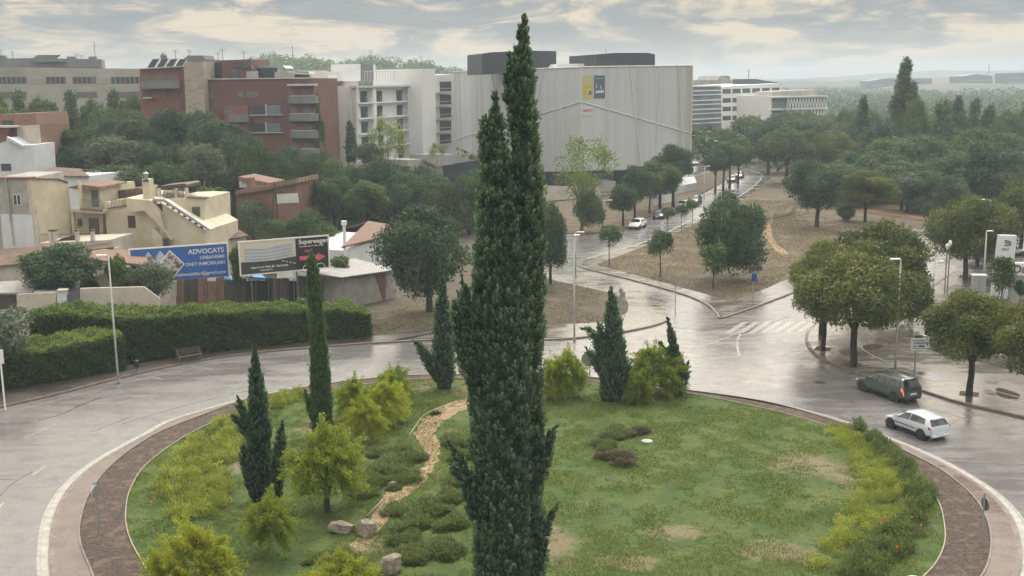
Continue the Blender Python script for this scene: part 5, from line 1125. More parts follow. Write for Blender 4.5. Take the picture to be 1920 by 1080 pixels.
# body behind the cladding
A, B_, D_ = g.A, f.A, f.A + f.u * f.Lf; back = Vector((6, 40, 0)); m = MB(); tz = f.uz(1150, 124)[1] - .4
def inner(p, d): return p + d
m.prism([(q.x, q.y) for q in (A + g.v * 1.2 + g.u * 1, B_ + Vector((0, 1.6, 0)), D_ + f.v * 1.2 - f.u * .6, D_ + Vector((2, 40, 0)), A + Vector((20, 34, 0)))], 6.5, tz); m.build('body', 'mesh_clad', f.root)
m = MB(); m.prism([(q.x, q.y) for q in (A + g.v * 5 + g.u * 4, B_ + Vector((0, 6, 0)), D_ + f.v * 5 - f.u * 2, D_ + Vector((0, 38, 0)), A + Vector((20, 32, 0)))], 0, 6.5); m.build('ground_floor', 'dark_clad', f.root)
def ribs(fc, segs, w_=.28):
    m = fc.mb()
    for (a, b) in segs:
        p, q = fc.uz(*a), fc.uz(*b); m.tube([(p[0], -.06, p[1]), (q[0], -.06, q[1])], w_ / 2, 6)
    m.build('rib', 'mesh_rib', f.root)
ribs(f, [((1162, 125), (1132, 251)), ((1180, 125), (1202, 311)), ((1239, 124.5), (1230, 275)), ((1272, 124), (1281, 292)), ((1090, 191), (1295, 250)), ((1090, 126), (1090, 318)), ((1298, 124), (1295, 289)), ((1090, 125.5), (1298, 123))])
ribs(g, [((1021, 128), (1007, 196)), ((1043, 127), (1059, 262)), ((1089, 191), (1007, 216)), ((1007, 216), (852, 262)), ((921, 132), (927, 168)), ((849, 134.5), (1089, 126)), ((852, 140), (854, 274)), ((927, 168), (940, 290))])
m = f.mb()
for k in range(34): x = .8 + k * (f.Lf - 1.6) / 33; m.box(x - .02, x + .02, -.012, 0, 6.6 if k < 14 else 6.9, tz)
m.build('seam', 'mesh_clad', f.root)
m = g.mb()
for k in range(38): x = .8 + k * (g.Lf - 1.6) / 37; m.box(x - .02, x + .02, -.012, 0, 7.0 - min(k, 16) * .0, tz - .2)
m.build('seam', 'mesh_clad', f.root)
f.poly('roof_plant', 'dark_clad', [(1118, 126), (1118, 102), (1155, 99), (1215, 99), (1228, 102), (1228, 126)], 6, 20, at=6)
f.poly('roof_plant', 'dark_clad', [(904, 140), (904, 101), (920, 98), (1000, 95), (1043, 96), (1043, 133)], 16, 26, at=16); f.poly('parapet', 'render_white', [(1040, 128), (1046, 120), (1100, 119), (1118, 121), (1118, 128)], 12, 18, at=12)
m = MB(); p = W(1136, 99, 226); m.tube([p, p + Vector((0, 0, 1))], .05, 5); m.build('antenna', 'galv_dark', f.root)
M('poster_lime', (.42, .44, .10), (.46, .42, .12), .6, .6); M('poster_navy', (.05, .08, .15), (.09, .13, .22), 1.2, .6); M('poster_white', (.55, .55, .58), None, 1, .6); M('magenta', (.42, .05, .22), None, 1, .6); M('poster_red', (.45, .12, .08), None, 1, .6); M('poster_pale', (.36, .48, .40), None, 1, .6); M('poster_orange', (.45, .25, .06), (.5, .35, .05), 2, .6)
def poster(x0, y0, x1, y1, mat, label, cat='banner'):
    a, zt = f.uz(x0, y0); b, zb = f.uz(x1, y1); P = f.A + f.u * a - f.v * .06; P.z = zb; t_ = thing('poster', label, cat, P); fr = mat_frame(P, P + f.u); w_, h_ = b - a, zt - zb
    quadsin(fr, t_, 'sheet', mat, [rc(0, 0, w_, h_)], 0, .03); return t_, fr, w_, h_
t_, fr, w_, h_ = poster(1090.5, 142, 1111, 185, 'poster_lime', 'yellow green hanging poster with red stripes on the pale mesh facade')
lettering('Barb', w_ * .42, fr, w_ * .12, h_ * .74, 'poster_pale', t_, .04, .03)
quadsin(fr, t_, 'stripe', 'poster_red', [[(w_ * .1, h_ * .53), (w_ * .95, h_ * .57), (w_ * .95, h_ * .59), (w_ * .1, h_ * .55)], [(w_ * .1, h_ * .46), (w_ * .95, h_ * .50), (w_ * .95, h_ * .52), (w_ * .1, h_ * .48)]], .03, .01); quadsin(fr, t_, 'patch', 'poster_orange', [[(w_ * .1, h_ * .16), (w_ * .35, h_ * .12), (w_ * .42, h_ * .36), (w_ * .2, h_ * .36)]], .03, .01); quadsin(fr, t_, 'patch', 'poster_navy', [[(w_ * .62, h_ * .14), (w_ * .92, h_ * .18), (w_ * .85, h_ * .34), (w_ * .66, h_ * .34)]], .03, .01)
t_, fr, w_, h_ = poster(1113.5, 141.5, 1134, 184, 'poster_navy', 'dark blue hanging poster with a pale bar on the pale mesh facade')
quadsin(fr, t_, 'bar', 'poster_white', [[(w_ * .12, h_ * .22), (w_ * .9, h_ * .24), (w_ * .9, h_ * .36), (w_ * .12, h_ * .33)]], .03, .01); quadsin(fr, t_, 'patch', 'poster_pale', [[(w_ * .55, h_ * .42), (w_ * .7, h_ * .42), (w_ * .62, h_ * .64)], [(w_ * .15, h_ * .45), (w_ * .3, h_ * .45), (w_ * .2, h_ * .7)], [(w_ * .12, h_ * .86), (w_ * .85, h_ * .86), (w_ * .85, h_ * .88), (w_ * .12, h_ * .88)]], .03, .01)
t_, fr, w_, h_ = poster(1091, 200, 1112, 216, 'poster_white', 'small white banner with magenta letters below the two posters'); lettering('OBERT!', w_ * .27, fr, w_ * .04, h_ * .42, 'magenta', t_, .04, .02)
# podium, terrace and walls round the mesh building
f = Fac('terrace_building', 'dark navy low building with a grey terrace left of the mesh clad one', 'building', 764, 205, 900, 222)
f.poly('wall', 'concrete_wall', [(765, 345), (764, 300), (796, 298), (830, 300), (830, 345)], -4, 8, at=-4); f.poly('wall', 'dark_clad', [(822, 350), (822, 310), (900, 300), (900, 350)], -3, 8, at=-3); f.poly('terrace', 'galv', [(820, 310), (820, 291), (858, 289), (872, 296), (872, 304)], -4, 3, at=-4); f.poly('slab', 'concrete_wall', [(800, 303), (800, 298), (826, 299), (850, 304), (850, 308), (820, 312)], -5, 2, at=-5)
f = Fac('retaining_wall', 'pale concrete retaining wall below the mesh clad building', 'wall', 1012, 196, 1128, 204); f.poly('wall', 'stucco_pale', [(1012, 385), (1012, 348), (1126, 351), (1126, 395), (1090, 400)], 0, .5)
f = Fac('handrail', 'grey railing of the ramp under the overhang of the mesh clad building', 'railing', 1105, 212, 1150, 214); m = f.mb()
for k in range(14): x = f.Lf * k / 13; m.box(x - .03, x + .03, 0, .06, 2.0, 3.4)
m.box(0, f.Lf, 0, .06, 3.4, 3.5); m.box(0, f.Lf, 0, .06, 2.0, 2.1); m.build('bars', 'galv_dark', f.root); m = f.mb(); m.box(-.4, f.Lf + .4, -.2, 6, .1, 2.0); m.build('ramp', 'concrete_wall', f.root)
m = MB(); P = [G(1262, 366), G(1306, 357), G(1302, 345), G(1270, 345)]; m.prism([(p.x, p.y) for p in ccw(P)], 0, 1.5); o = m.build('planter_wall', 'stucco_white'); tag(o, 'low white planter wall beside the side street trees', 'wall')
m = MB(); P = [G(1258, 380), G(1262, 372), G(1230, 378), G(1225, 388)]; m.prism([(p.x, p.y) for p in ccw(P)], 0, 2.2); o = m.build('low_wall', 'stucco_white'); tag(o, 'white wall piece half hidden by the side street trees', 'wall')
# offices on the right
f = Fac('office_building', 'white multi storey office block with ribbon windows right of the mesh clad building', 'building', 1298, 318, 1466, 352)
f.poly('wall', 'render_white', [(1352, 255), (1352, 163), (1390, 160), (1465, 156), (1468, 255)], 0, 20); f.poly('glass_wing', 'glazing_blue', [(1297, 255), (1297, 163), (1352, 162), (1353, 255)], -.5, 18)
for r, y in enumerate((167, 184, 200, 217)):
    for k in range(6): f.win(1355 + k * 18.5, y - k * .55, 1370.5 + k * 18.2, y + 8.5 - k * .6)
    f.rect('sun_louvre', 'render_white', 1297, y + 2 + r, 1352, y + 4 + r, -1.1, -.5); f.rect('sun_louvre', 'render_white', 1297, y + 10 + r, 1352, y + 11.6 + r, -1.1, -.5)
f.rect('roof_slab', 'render_white', 1296, 160, 1352, 162.5, -1.2, 5)
f.poly('penthouse', 'far_clad', [(1415, 158), (1415, 148), (1466, 156), (1466, 160)], 4, 12, at=4); f.rect('terrace', 'glazing_blue', 1420, 185, 1465, 205, -3, -.2); f.rect('terrace_slab', 'render_white', 1410, 205, 1470, 210, -4, -.2); f.rect('terrace_roof', 'render_white', 1410, 181, 1470, 184, -4, -.2)
f = Fac('truss_building', 'white low office wing with zigzag struts on two floors', 'building', 1442, 300, 1552, 306)
f.poly('wall', 'render_white', [(1446, 262), (1446, 180), (1550, 180), (1552, 262)], 0, 18); f.poly('roof_block', 'stucco_grey', [(1446, 181), (1450, 172), (1480, 170), (1538, 168), (1540, 181)], 3, 12, at=3)
for y in (180, 203, 226): f.rect('slab', 'render_white', 1440, y, 1554, y + 2.6, -1.3, .1)
for yt, yb in ((184, 202), (207, 225)): f.rect('glazing', 'glazing_blue', 1448, yt, 1549, yb, -.12, .0)
m = f.mb()
for yt, yb in ((182, 203), (205, 226)):
    for k in range(13):
        x = 1478 + k * 5.6
        for s_ in (-1.6, 1.6): p, q = f.uz(x, yt, -.8), f.uz(x + s_ * 1.7, yb, -.8); m.tube([(p[0], -.8, p[1]), (q[0], -.8, q[1])], .16, 5)
m.build('strut', 'render_white', f.root)
f = Fac('distant_block', 'pale hazy rooftop skyline right behind the mesh clad building', 'building', 1302, 520, 1424, 540); f.poly('wall', 'stucco_grey', [(1302, 200), (1304, 150), (1345, 150), (1350, 142), (1368, 142), (1370, 150), (1422, 148), (1424, 200)], 0, 15)
for lab, pts, Y, mt in (('dark hazy office slab behind the tall poplar', [(1630, 210), (1630, 152), (1660, 147), (1747, 147), (1750, 210)], 1300, 'far_clad'), ('dark hazy cubic block right of the tall poplar', [(1805, 200), (1806, 143), (1830, 139), (1861, 142), (1861, 200)], 1280, 'far_clad'),
                     ('dark hazy block cut by the right edge of the frame', [(1889, 200), (1890, 137), (1990, 133), (1990, 200)], 1240, 'far_clad'), ('small white hazy building between the two dark far blocks', [(1864, 190), (1865, 151), (1888, 151), (1888, 190)], 1350, 'stucco_white'),
                     ('low pale hazy building left of the tall poplar', [(1578, 215), (1580, 187), (1632, 184), (1632, 215)], 800, 'stucco_pale'), ('tiny white house in the hazy trees at the right', [(1850, 225), (1850, 216), (1858, 211), (1865, 216), (1865, 225)], 520, 'stucco_white')):
    f = Fac('distant_block', lab, 'building', pts[0][0], Y, pts[-1][0], Y + 10); f.poly('wall', mt, pts, 0, 25)
    for k in range(3): f.rect('window_band', 'glazing_blue', pts[0][0] + 2, pts[1][1] + 6 + k * 9, pts[-1][0] - 2, pts[1][1] + 10 + k * 9, -.3, 0) if mt == 'far_clad' else None
# ---------------- houses at the left ----------------
f = Fac('house', 'tall terraced house with grey and yellow blind gable and a teal window', 'house', -10, 108, 72, 108)
f.poly('wall', 'stucco_grey', [(12, 640), (-10, 334), (57, 334), (68, 402), (90, 640)], 0, 8); f.poly('wall', 'stucco_white', [(20, 640), (1, 401), (67.5, 404), (90, 640)], -.08, 0)
f.win(26, 366, 38, 384, 'window_glass', 'window_frame', bars=1); f.win(31, 424, 48, 446, 'teal', 'stucco_grey'); f.poly('downpipe', 'stucco_grey', [(24, 460), (8, 333), (11, 333), (27, 460)], -.25, -.08); f.poly('coping', 'tile_roof', [(-10, 335), (-10, 332.5), (58, 332.5), (58, 335)], -.2, 1)
g = Fac('', '', '', 57, 108, 136, 113, root=f.root); g.poly('wall', 'stucco_yellow', [(82, 600), (57, 334), (112, 336), (127, 342), (134, 400), (150, 600)], 0, 8); g.poly('coping', 'tile_old', [(57, 335.5), (57, 333), (112, 335), (128, 341), (128, 343.5), (111, 337.5)], -.15, 1); m = MB(); p = W(7, 334, 110); m.tube([p, p + Vector((0, 0, .5))], .2, 8); m.build('chimney', 'stucco_pale', f.root)
f = Fac('house', 'yellow rendered house with balcony, outside stairs, chimney and long sloping eave', 'house', 134, 113, 392, 111)
f.poly('wall', 'stucco_yellow', [(140, 600), (134, 392), (152, 390), (152, 354), (186, 352), (192, 395), (200, 600)], .3, 8, at=.3); f.poly('roof', 'tile_roof', [(126, 352), (150, 346), (187, 350), (188, 353), (150, 356)], -.8, 5, at=-.8)
f.win(170, 358, 182, 388, 'shutter').location.y += .24; f.win(165, 410, 184, 443, 'shutter').location.y += .24; f.win(144, 411, 152, 424, 'shutter').location.y += .24
f.poly('pillar', 'stucco_yellow', [(150, 392), (145, 341), (149, 341), (154, 392)], -1.2, -.8, at=-1.2); f.poly('pillar', 'stucco_yellow', [(136, 440), (132, 396), (137, 396), (140, 440)], -1.2, -.8, at=-1.2)
f.poly('balcony', 'stucco_pale', [(134, 397), (134, 393), (192, 396), (192, 401)], -1.4, .3, at=-1.4); f.poly('coping', 'tile_roof', [(150, 394), (150, 391), (191, 393), (191, 397)], -1.5, -1.2, at=-1.5)
m = f.mb(); q0, q1 = f.uz(153, 374, -1.4), f.uz(191, 377, -1.4); m.tube([(q0[0], -1.4, q0[1]), (q1[0], -1.4, q1[1])], .03, 5)
for k in range(14): t = k / 13; xx = q0[0] + (q1[0] - q0[0]) * t; m.tube([(xx, -1.4, q0[1] - 1.0), (xx, -1.4, q0[1])], .02, 4)
m.build('railing', 'galv_dark', f.root)
f.poly('wall', 'stucco_yellow', [(212, 600), (196, 379), (204, 379), (206, 392), (236, 386), (236, 371), (262, 371), (290, 375), (300, 395), (318, 420), (330, 600)], -.2, 8, at=-.2); f.poly('wall', 'stucco_yellow', [(302, 600), (300, 380), (304, 382), (386, 432), (388, 600)], -.6, 8, at=-.6)
f.poly('coping', 'tile_roof', [(201, 392), (201, 390), (236, 384), (236, 387)], -.35, .1, at=-.35); f.win(241, 404, 255, 427, 'shutter_brown').location.y -= .2
f.poly('stair_parapet', 'stucco_yellow', [(239, 396), (236, 371), (252, 373), (283, 376), (300, 400), (307, 432), (320, 450), (305, 430), (288, 412), (270, 395), (250, 397)], -1.3, -.2, at=-1.3); f.poly('wall', 'stucco_yellow', [(290, 600), (286, 428), (312, 452), (314, 600)], -1.2, -.2, at=-1.2)
o = f.poly('chimney', 'stucco_yellow', [(269, 385), (266, 336), (279, 336), (283, 385)], -.4, .6, at=-.4); f.poly('flue', 'recess', [(268, 341), (268, 337), (278, 337), (278, 341)], -.42, -.4, o, at=-.42); p = W(274, 336, 111); m = MB(); m.tube([p, p + Vector((0, 0, .5)), p + Vector((0, 0, .55)), p + Vector((0, 0, .75))], [.2, .2, .32, .1], 10); m.build('cowl', 'galv', o)
f.poly('eave', 'galv', [(285, 375), (288, 373), (309, 374), (394, 430), (390, 432), (306, 378), (287, 378)], -1.1, -.3, at=-1.1); f.poly('door', 'shutter_brown', [(304, 402), (293, 383), (300, 382), (303, 385)], -.7, -.6, at=-.7)
for k in range(7): x = 312 + k * 10.5; f.rect('bracket', 'shutter_brown', x, 382 + k * 7, x + 5, 386 + k * 7, -1.0, -.6)
f.poly('wall', 'stucco_yellow', [(325, 420), (318, 372), (350, 371), (382, 372), (385, 440), (384, 600), (330, 600)], 2, 9, at=2); f.rect('window', 'window_glass', 360, 388, 374, 406, 1.9, 2.0); f.poly('coping', 'tile_old', [(349, 371), (349, 369), (383, 371), (383, 373)], 1.8, 3, at=1.8)
for x, y in ((330, 372), (349, 371), (298, 372), (290, 366)): f.poly('pillar', 'stucco_pale', [(x - 2, y + 2), (x - 3, y - 18), (x + 1, y - 18), (x + 2, y + 2)], 2.2, 2.6, at=2.2)
f.poly('parapet', 'tile_old', [(190, 384), (190, 362), (262, 352), (266, 354), (262, 372), (236, 372)], 4, 8, at=4); f.poly('pergola', 'wood_dark', [(294, 356), (298, 349), (345, 344), (350, 346), (348, 352)], 3, 6.5, at=3)
m = f.mb(); q0, q1 = f.uz(306, 357, 2.3), f.uz(343, 353, 2.3)
for k in range(16): t = k / 15; xx = q0[0] + (q1[0] - q0[0]) * t; m.box(xx - .04, xx + .04, 2.3, 2.36, q0[1] - 1.0, q0[1] + (q1[1] - q0[1]) * t)
m.build('railing', 'galv_dark', f.root); m = f.mb(); q0, q1 = f.uz(208, 374, -.1), f.uz(234, 371, -.1)
for k in range(11): t = k / 10; xx = q0[0] + (q1[0] - q0[0]) * t; m.box(xx - .03, xx + .03, -.1, -.05, q0[1] - 1.0, q0[1])
m.build('railing', 'galv_dark', f.root); f.win(314, 445, 324, 459, 'window_glass', 'shutter').location.y -= 1.25
# terrace in front of the gable
f = Fac('terrace_wall', 'yellow terrace wall with pillars and a rusty rail below the balcony house', 'wall', 73, 105, 205, 104)
f.poly('wall', 'stucco_pale', [(75, 620), (73, 456), (205, 450), (205, 620)], 0, 5)
for x in (94, 101, 143, 172): f.poly('pillar', 'stucco_pale', [(x - 2, 455), (x - 3, 434), (x + 2, 434), (x + 3, 455)], 0, .4); f.poly('cap', 'tile_old', [(x - 3.5, 434), (x - 3.5, 431), (x + 2.5, 431), (x + 2.5, 434)], -.05, .45)
m = f.mb(); q0, q1 = f.uz(74, 441), f.uz(200, 437); m.tube([(q0[0], .2, q0[1]), (q1[0], .2, q1[1])], .03, 5); m.build('rail', 'shutter_brown', f.root); f.poly('stair_stringer', 'shutter_brown', [(105, 452), (118, 446), (140, 441), (140, 452)], 1, 2, at=1)
def lowhouse(name, label, wall, wmat, roof, rmat, Ya, Yb, depth, wins=(), roofv=(-.5, None), door=(), over=0):
    f = Fac(name, label, 'house' if 'house' in name else 'shed', wall[0][0], Ya, wall[-1][0], Yb); f.poly('wall', wmat, wall, 0, depth)
    # pitched roof: eave line at the front, ridge line behind
    (e0, e1, r1, r0) = roof; m = f.mb(); a, b, c, d = f.uz(*e0, -.4), f.uz(*e1, -.4), f.uz(*r1, depth * .55), f.uz(*r0, depth * .55)
    P4 = [(a[0], -.4, a[1]), (b[0], -.4, b[1]), (c[0], depth * .55, c[1]), (d[0], depth * .55, d[1])]
    m.slab(P4, (0, 0, -.16)); m.slab([P4[3], P4[2], (c[0], depth + .3, b[1]), (d[0], depth + .3, a[1])], (0, 0, -.16)); m.build('roof', rmat, f.root)
    for w_ in wins: f.win(*w_)
    for w_ in door: f.rect('door', 'recess', *w_, -.05, 0)
    return f
lowhouse('house', 'low old house with brown roof at the left edge, below the teal window', [(-20, 640), (-20, 500), (80, 490), (92, 640)], 'stucco_pale', ((-25, 500), (84, 490), (78, 462), (-20, 468)), 'tile_old', 99, 99, 8)
lowhouse('shed', 'lean to shed with metal sheet roof and dark opening at the left edge', [(-20, 660), (-20, 546), (110, 546), (115, 660)], 'stucco_white', ((-25, 549), (60, 548), (78, 524), (-20, 530)), 'sheet_roof', 93, 93, 5, door=[(-10, 550, 31, 580)], wins=[(66, 563, 86, 576, 'recess')])
lowhouse('outbuilding', 'beige low outbuilding with tiled ridge partly behind the garden trees', [(150, 640), (150, 520), (270, 515), (275, 640)], 'stucco_pale', ((166, 486), (278, 497), (276, 484), (172, 470)), 'tile_roof', 97, 96, 6, door=[(126 + 26, 540, 170, 566)])
f = Fac('garden_wall', 'pale garden wall with a gate pillar above the long hedge', 'wall', 30, 91, 330, 93); f.poly('wall', 'stucco_pale', [(32, 640), (32, 552), (105, 548), (105, 640)], 0, .3); f.poly('wall', 'stucco_pale', [(150, 640), (150, 541), (180, 540), (270, 538), (300, 560), (300, 640)], 0, .3); f.poly('pillar', 'stucco_white', [(108, 600), (107, 547), (124, 547), (126, 600)], -.2, .5); f.poly('urn', 'stone_cap', [(109, 547), (110, 541), (121, 541), (122, 547)], -.1, .4) if 'stone_cap' in MATS else f.poly('cap', 'stucco_pale', [(106, 547), (106, 544), (125, 544), (125, 547)], -.3, .6); f.poly('gate', 'galv_dark', [(126, 600), (125, 552), (148, 543), (150, 600)], .1, .16)
lowhouse('shed', 'dark corrugated lean to roof in front of the yellow house', [(160, 560), (150, 472), (205, 470), (210, 560)], 'stucco_pale', ((160, 469), (214, 463), (205, 447), (160, 457)), 'tile_old', 103, 103, 4)
lowhouse('house', 'brown tiled low house right of the yellow house, behind the blue billboard', [(388, 560), (388, 455), (462, 444), (466, 560)], 'stucco_pale', ((386, 456), (466, 441), (440, 426), (390, 434)), 'tile_old', 116, 118, 7)
lowhouse('house', 'small white house with an orange tiled roof beside the big dark tree', [(648, 600), (646, 470), (735, 440), (745, 600)], 'stucco_white', ((640, 463), (745, 436), (728, 420), (690, 414)), 'tile_roof', 117, 126, 8)
f = Fac('chimney', 'thin white metal flue beside the orange roof of the small white house', 'chimney', 643, 114, 650, 114); m = MB(); p = W(646, 470, 116); m.tube([Vector((p.x, p.y, 0)), W(645, 420, 116)], .16, 8); m.tube([W(645, 422, 116), W(645, 414, 116)], .3, 8); m.build('flue', 'white', f.root)
f = Fac('brick_house', 'small brick house with slanting tiled roofs among the trees', 'house', 442, 140, 560, 138); f.poly('wall', 'brick_orange', [(446, 520), (443, 366), (500, 356), (556, 345), (559, 520)], 0, 7); f.poly('roof', 'tile_roof', [(441, 366), (442, 358), (500, 348), (556, 334), (558, 343), (500, 356)], -.7, 6, at=-.7); f.poly('wall', 'stucco_white', [(520, 382), (519, 364), (558, 362), (560, 380)], -.08, 0); f.poly('wall', 'stucco_white', [(449, 352), (448, 336), (490, 345), (500, 350)], 3, 6, at=3); f.poly('roof', 'tile_roof', [(447, 339), (447, 331), (505, 343), (505, 348)], 2.4, 7, at=2.4); f.poly('chimney', 'brick_orange', [(463, 356), (462, 333), (471, 333), (472, 356)], -.2, .8, at=-.2)
p = G(512, 440); m = MB()
for s_ in (-.8, .8): m.tube([Vector((W(514, 440, 128).x + s_, 128, 0)), W(514.5, 341, 128)], .09, 6)
tag(m.build('pylon', 'shutter_brown'), 'dark a shaped pole rising in front of the small brick house', 'pole')
f = Fac('house', 'white stepped house with a red brick upper wall at the left edge', 'house', -20, 150, 78, 150); f.poly('wall', 'stucco_white', [(-20, 420), (-20, 276), (12, 264), (14, 258), (36, 272), (62, 272), (70, 420)], -3, 4, at=-3); f.poly('wall', 'brick_orange', [(-20, 300), (-20, 216), (66, 212), (70, 235), (72, 300)], 1, 12, at=1); f.poly('wall', 'stucco_pale', [(32, 330), (32, 236), (72, 234), (80, 330)], .6, 1, at=.6); f.poly('wall', 'brick_red', [(-20, 275), (-20, 240), (14, 240), (14, 275)], -1, 1, at=-1); f.poly('coping', 'window_frame', [(-20, 240), (-20, 236), (28, 236), (28, 239)], -1.4, 1, at=-1.4); f.rect('window', 'window_glass', 4, 226, 24, 236, .9, 1.0); f.rect('window', 'window_glass', 2, 307, 20, 320, -3.1, -3.0); f.poly('stair_parapet', 'stucco_white', [(12, 262), (13, 256), (42, 272), (42, 276)], -3.5, -3, at=-3.5)
lowhouse('house', 'pale low house with a shallow tiled roof behind the blind gable', [(66, 420), (66, 330), (150, 330), (166, 330), (170, 420)], 'stucco_white', ((60, 328), (168, 330), (150, 316), (100, 313)), 'tile_old', 132, 130, 8)
# sheds and fence under the billboards
f = Fac('shed', 'grey shed with metal roof and crumbling brick side right of the billboards', 'shed', 642, 104, 742, 109); f.poly('wall', 'stucco_grey', [(652, 620), (652, 522), (742, 508), (742, 620)], 0, 6); g = Fac('', '', '', 612, 109, 653, 104, root=f.root); g.poly('wall', 'brick_orange', [(616, 620), (615, 522), (652, 521), (652, 620)], 0, 4)
m = f.mb(); a, b = f.uz(645, 521, -.5), f.uz(745, 507, -.5); m.slab([(a[0] - .3, -.5, a[1]), (b[0], -.5, b[1]), (b[0], 6, b[1] + .5), (a[0] - 2.2, 6, a[1] + .5)], (0, 0, .1)); m.build('roof', 'sheet_roof', f.root)
f = Fac('plank_fence', 'ramshackle fence of dark boards and sheets below the billboards', 'fence', 330, 101, 625, 107)
rr = random.Random(8); x = 332
while x < 612:
    w_ = rr.uniform(9, 26); mt = rr.choice(['fence_panel', 'fence_panel', 'net_dark', 'wood_dark', 'recess', 'net_dark', 'brick_orange', 'fence_panel']); top = 525 + rr.uniform(-4, 6) - (x - 330) * .018
    f.poly('panel', mt, [(x, 640), (x, top), (x + w_ - .6, top + rr.uniform(-2, 2)), (x + w_ - .6, 640)], rr.uniform(0, .12), rr.uniform(.16, .25)); x += w_
for k in range(12): x = 335 + k * 24; f.poly('post', 'galv_dark', [(x, 640), (x, 522), (x + 1.6, 522), (x + 1.6, 640)], -.12, -.02)
f.poly('tarpaulin', 'tarp_blue', [(465, 524), (466, 518), (482, 520), (499, 521), (500, 525)], -.3, 2); 
f = Fac('tarpaulin', 'crumpled blue tarpaulin over the fence between the billboards', 'tarpaulin', 410, 103, 440, 103); f.poly('sheet', 'tarp_blue', [(411, 530), (413, 524), (424, 523), (438, 525), (432, 529), (422, 531)], -.3, 1.5)
# ---------------- billboards ----------------
def board(TL, TR, BR, BL, YL, YR, label, facemat, base):
    A, B = W(*BL, YL), W(*BR, YR); t_ = thing('billboard', label, 'billboard', (A.x, A.y, .1)); zb = (A.z + B.z) / 2; zt = (W(*TL, YL).z + W(*TR, YR).z) / 2; A.z = zb; fr = mat_frame(A, Vector((B.x, B.y, zb))); w_ = (B - A).xy.length; h_ = zt - zb
    quadsin(fr, t_, 'panel', facemat, [rc(.1, .1, w_ - .1, h_ - .1)], -.05, .06); quadsin(fr, t_, 'frame', 'white', [rc(0, 0, w_, .13), rc(0, h_ - .13, w_, h_), rc(0, .13, .13, h_ - .13), rc(w_ - .13, .13, w_, h_ - .13)], -.06, .12)
    for k in range(4): x = w_ * (k + .5) / 4; quadsin(fr, t_, 'post', 'galv_dark', [rc(x - .07, -zb + .0, x + .07, 0)], -.2, .12)
    return t_, fr, w_, h_
M('board_blue', (.035, .12, .42), (.04, .135, .45), 1, .4); M('board_dark', (.02, .024, .032), None, 1, .4); M('board_cream', (.62, .56, .47), (.56, .52, .46), .5, .5); M('board_pale', (.50, .53, .58), (.42, .46, .52), .6, .5); M('board_grass', (.035, .04, .04), (.05, .055, .05), 2, .5); M('pink', (.75, .12, .2), None, 1, .5); M('diamond_lilac', (.50, .54, .68), None, 1, .5); M('map_picture', (.10, .09, .085), (.48, .45, .44), 3.2, .5, lo=.45, hi=.55, detail=3); M('window_line', (.28, .31, .36), (.36, .39, .44), 3, .5)
t_, fr, w_, h_ = board((240, 467), (426, 454), (431, 521), (246, 534), 100, 103.5, 'blue billboard for lawyers with white letters and diamond shapes', 'board_blue', 590)
quadsin(fr, t_, 'diamond', 'diamond_lilac', [[(w_ * .05, h_ * .35), (w_ * .19, h_ * .89), (w_ * .33, h_ * .35), (w_ * .19, h_ * .15)], [(w_ * .26, h_ * .72), (w_ * .31, h_ * .90), (w_ * .40, h_ * .55), (w_ * .30, h_ * .3)]], .02, .01)
quadsin(fr, t_, 'diamond', 'white', [[(w_ * .27, h_ * .48), (w_ * .405, h_ * .90), (w_ * .545, h_ * .48), (w_ * .405, h_ * .06)]], .035, .01); quadsin(fr, t_, 'picture', 'map_picture', [[(w_ * .285, h_ * .48), (w_ * .405, h_ * .85), (w_ * .53, h_ * .48), (w_ * .405, h_ * .11)]], .05, .01)
for s_, sz, x, z in (('ADVOCATS', .62, .955, .74), ('URBANISME', .43, .96, .58), ('DRET INMOBILIARI', .43, .96, .41), ('dretinmobiliari@gmail.com', .44, .965, .14)): lettering(s_, sz, fr, w_ * x, h_ * z, 'text_white', t_, .03, .012 if sz > .5 else .004, align='RIGHT')
t_, fr, w_, h_ = board((444, 453), (613, 440), (619, 503), (450, 518), 101, 105, 'black and cream billboard with a building picture and pink arrow', 'board_dark', 590)
quadsin(fr, t_, 'picture_sky', 'board_cream', [rc(.13, h_ * .38, w_ * .62, h_ - .13)], .01, .01)
quadsin(fr, t_, 'picture_building', 'board_pale', [[(w_ * .06, h_ * .38), (w_ * .06, h_ * .80), (w_ * .3, h_ * .76), (w_ * .58, h_ * .86), (w_ * .58, h_ * .42)]], .022, .01)
quadsin(fr, t_, 'picture_line', 'window_line', [[(w_ * .06, h_ * z), (w_ * .3, h_ * (z - .03)), (w_ * .58, h_ * (z + .05)), (w_ * .58, h_ * (z + .08)), (w_ * .3, h_ * z), (w_ * .06, h_ * (z + .03))] for z in (.73, .63, .53, .45)], .034, .006)
quadsin(fr, t_, 'picture_ground', 'board_grass', [[(.13, .13), (w_ * .62, .13), (w_ * .62, h_ * .45), (w_ * .3, h_ * .36), (.13, h_ * .40)]], .045, .008)
quadsin(fr, t_, 'picture_marking', 'text_white', [[(w_ * (.46 + k * .04), h_ * (.335 - k * .03)), (w_ * (.485 + k * .04), h_ * (.325 - k * .03)), (w_ * (.49 + k * .04), h_ * (.345 - k * .03)), (w_ * (.47 + k * .04), h_ * (.355 - k * .03))] for k in range(4)], .055, .006)
for s_, sz, x, z in (('Superwagen', .60, .655, .79), ('Concessionari i taller oficial', .215, .66, .695)): lettering(s_, sz, fr, w_ * x, h_ * z, 'text_white', t_, .03, .012 if sz > .5 else .002)
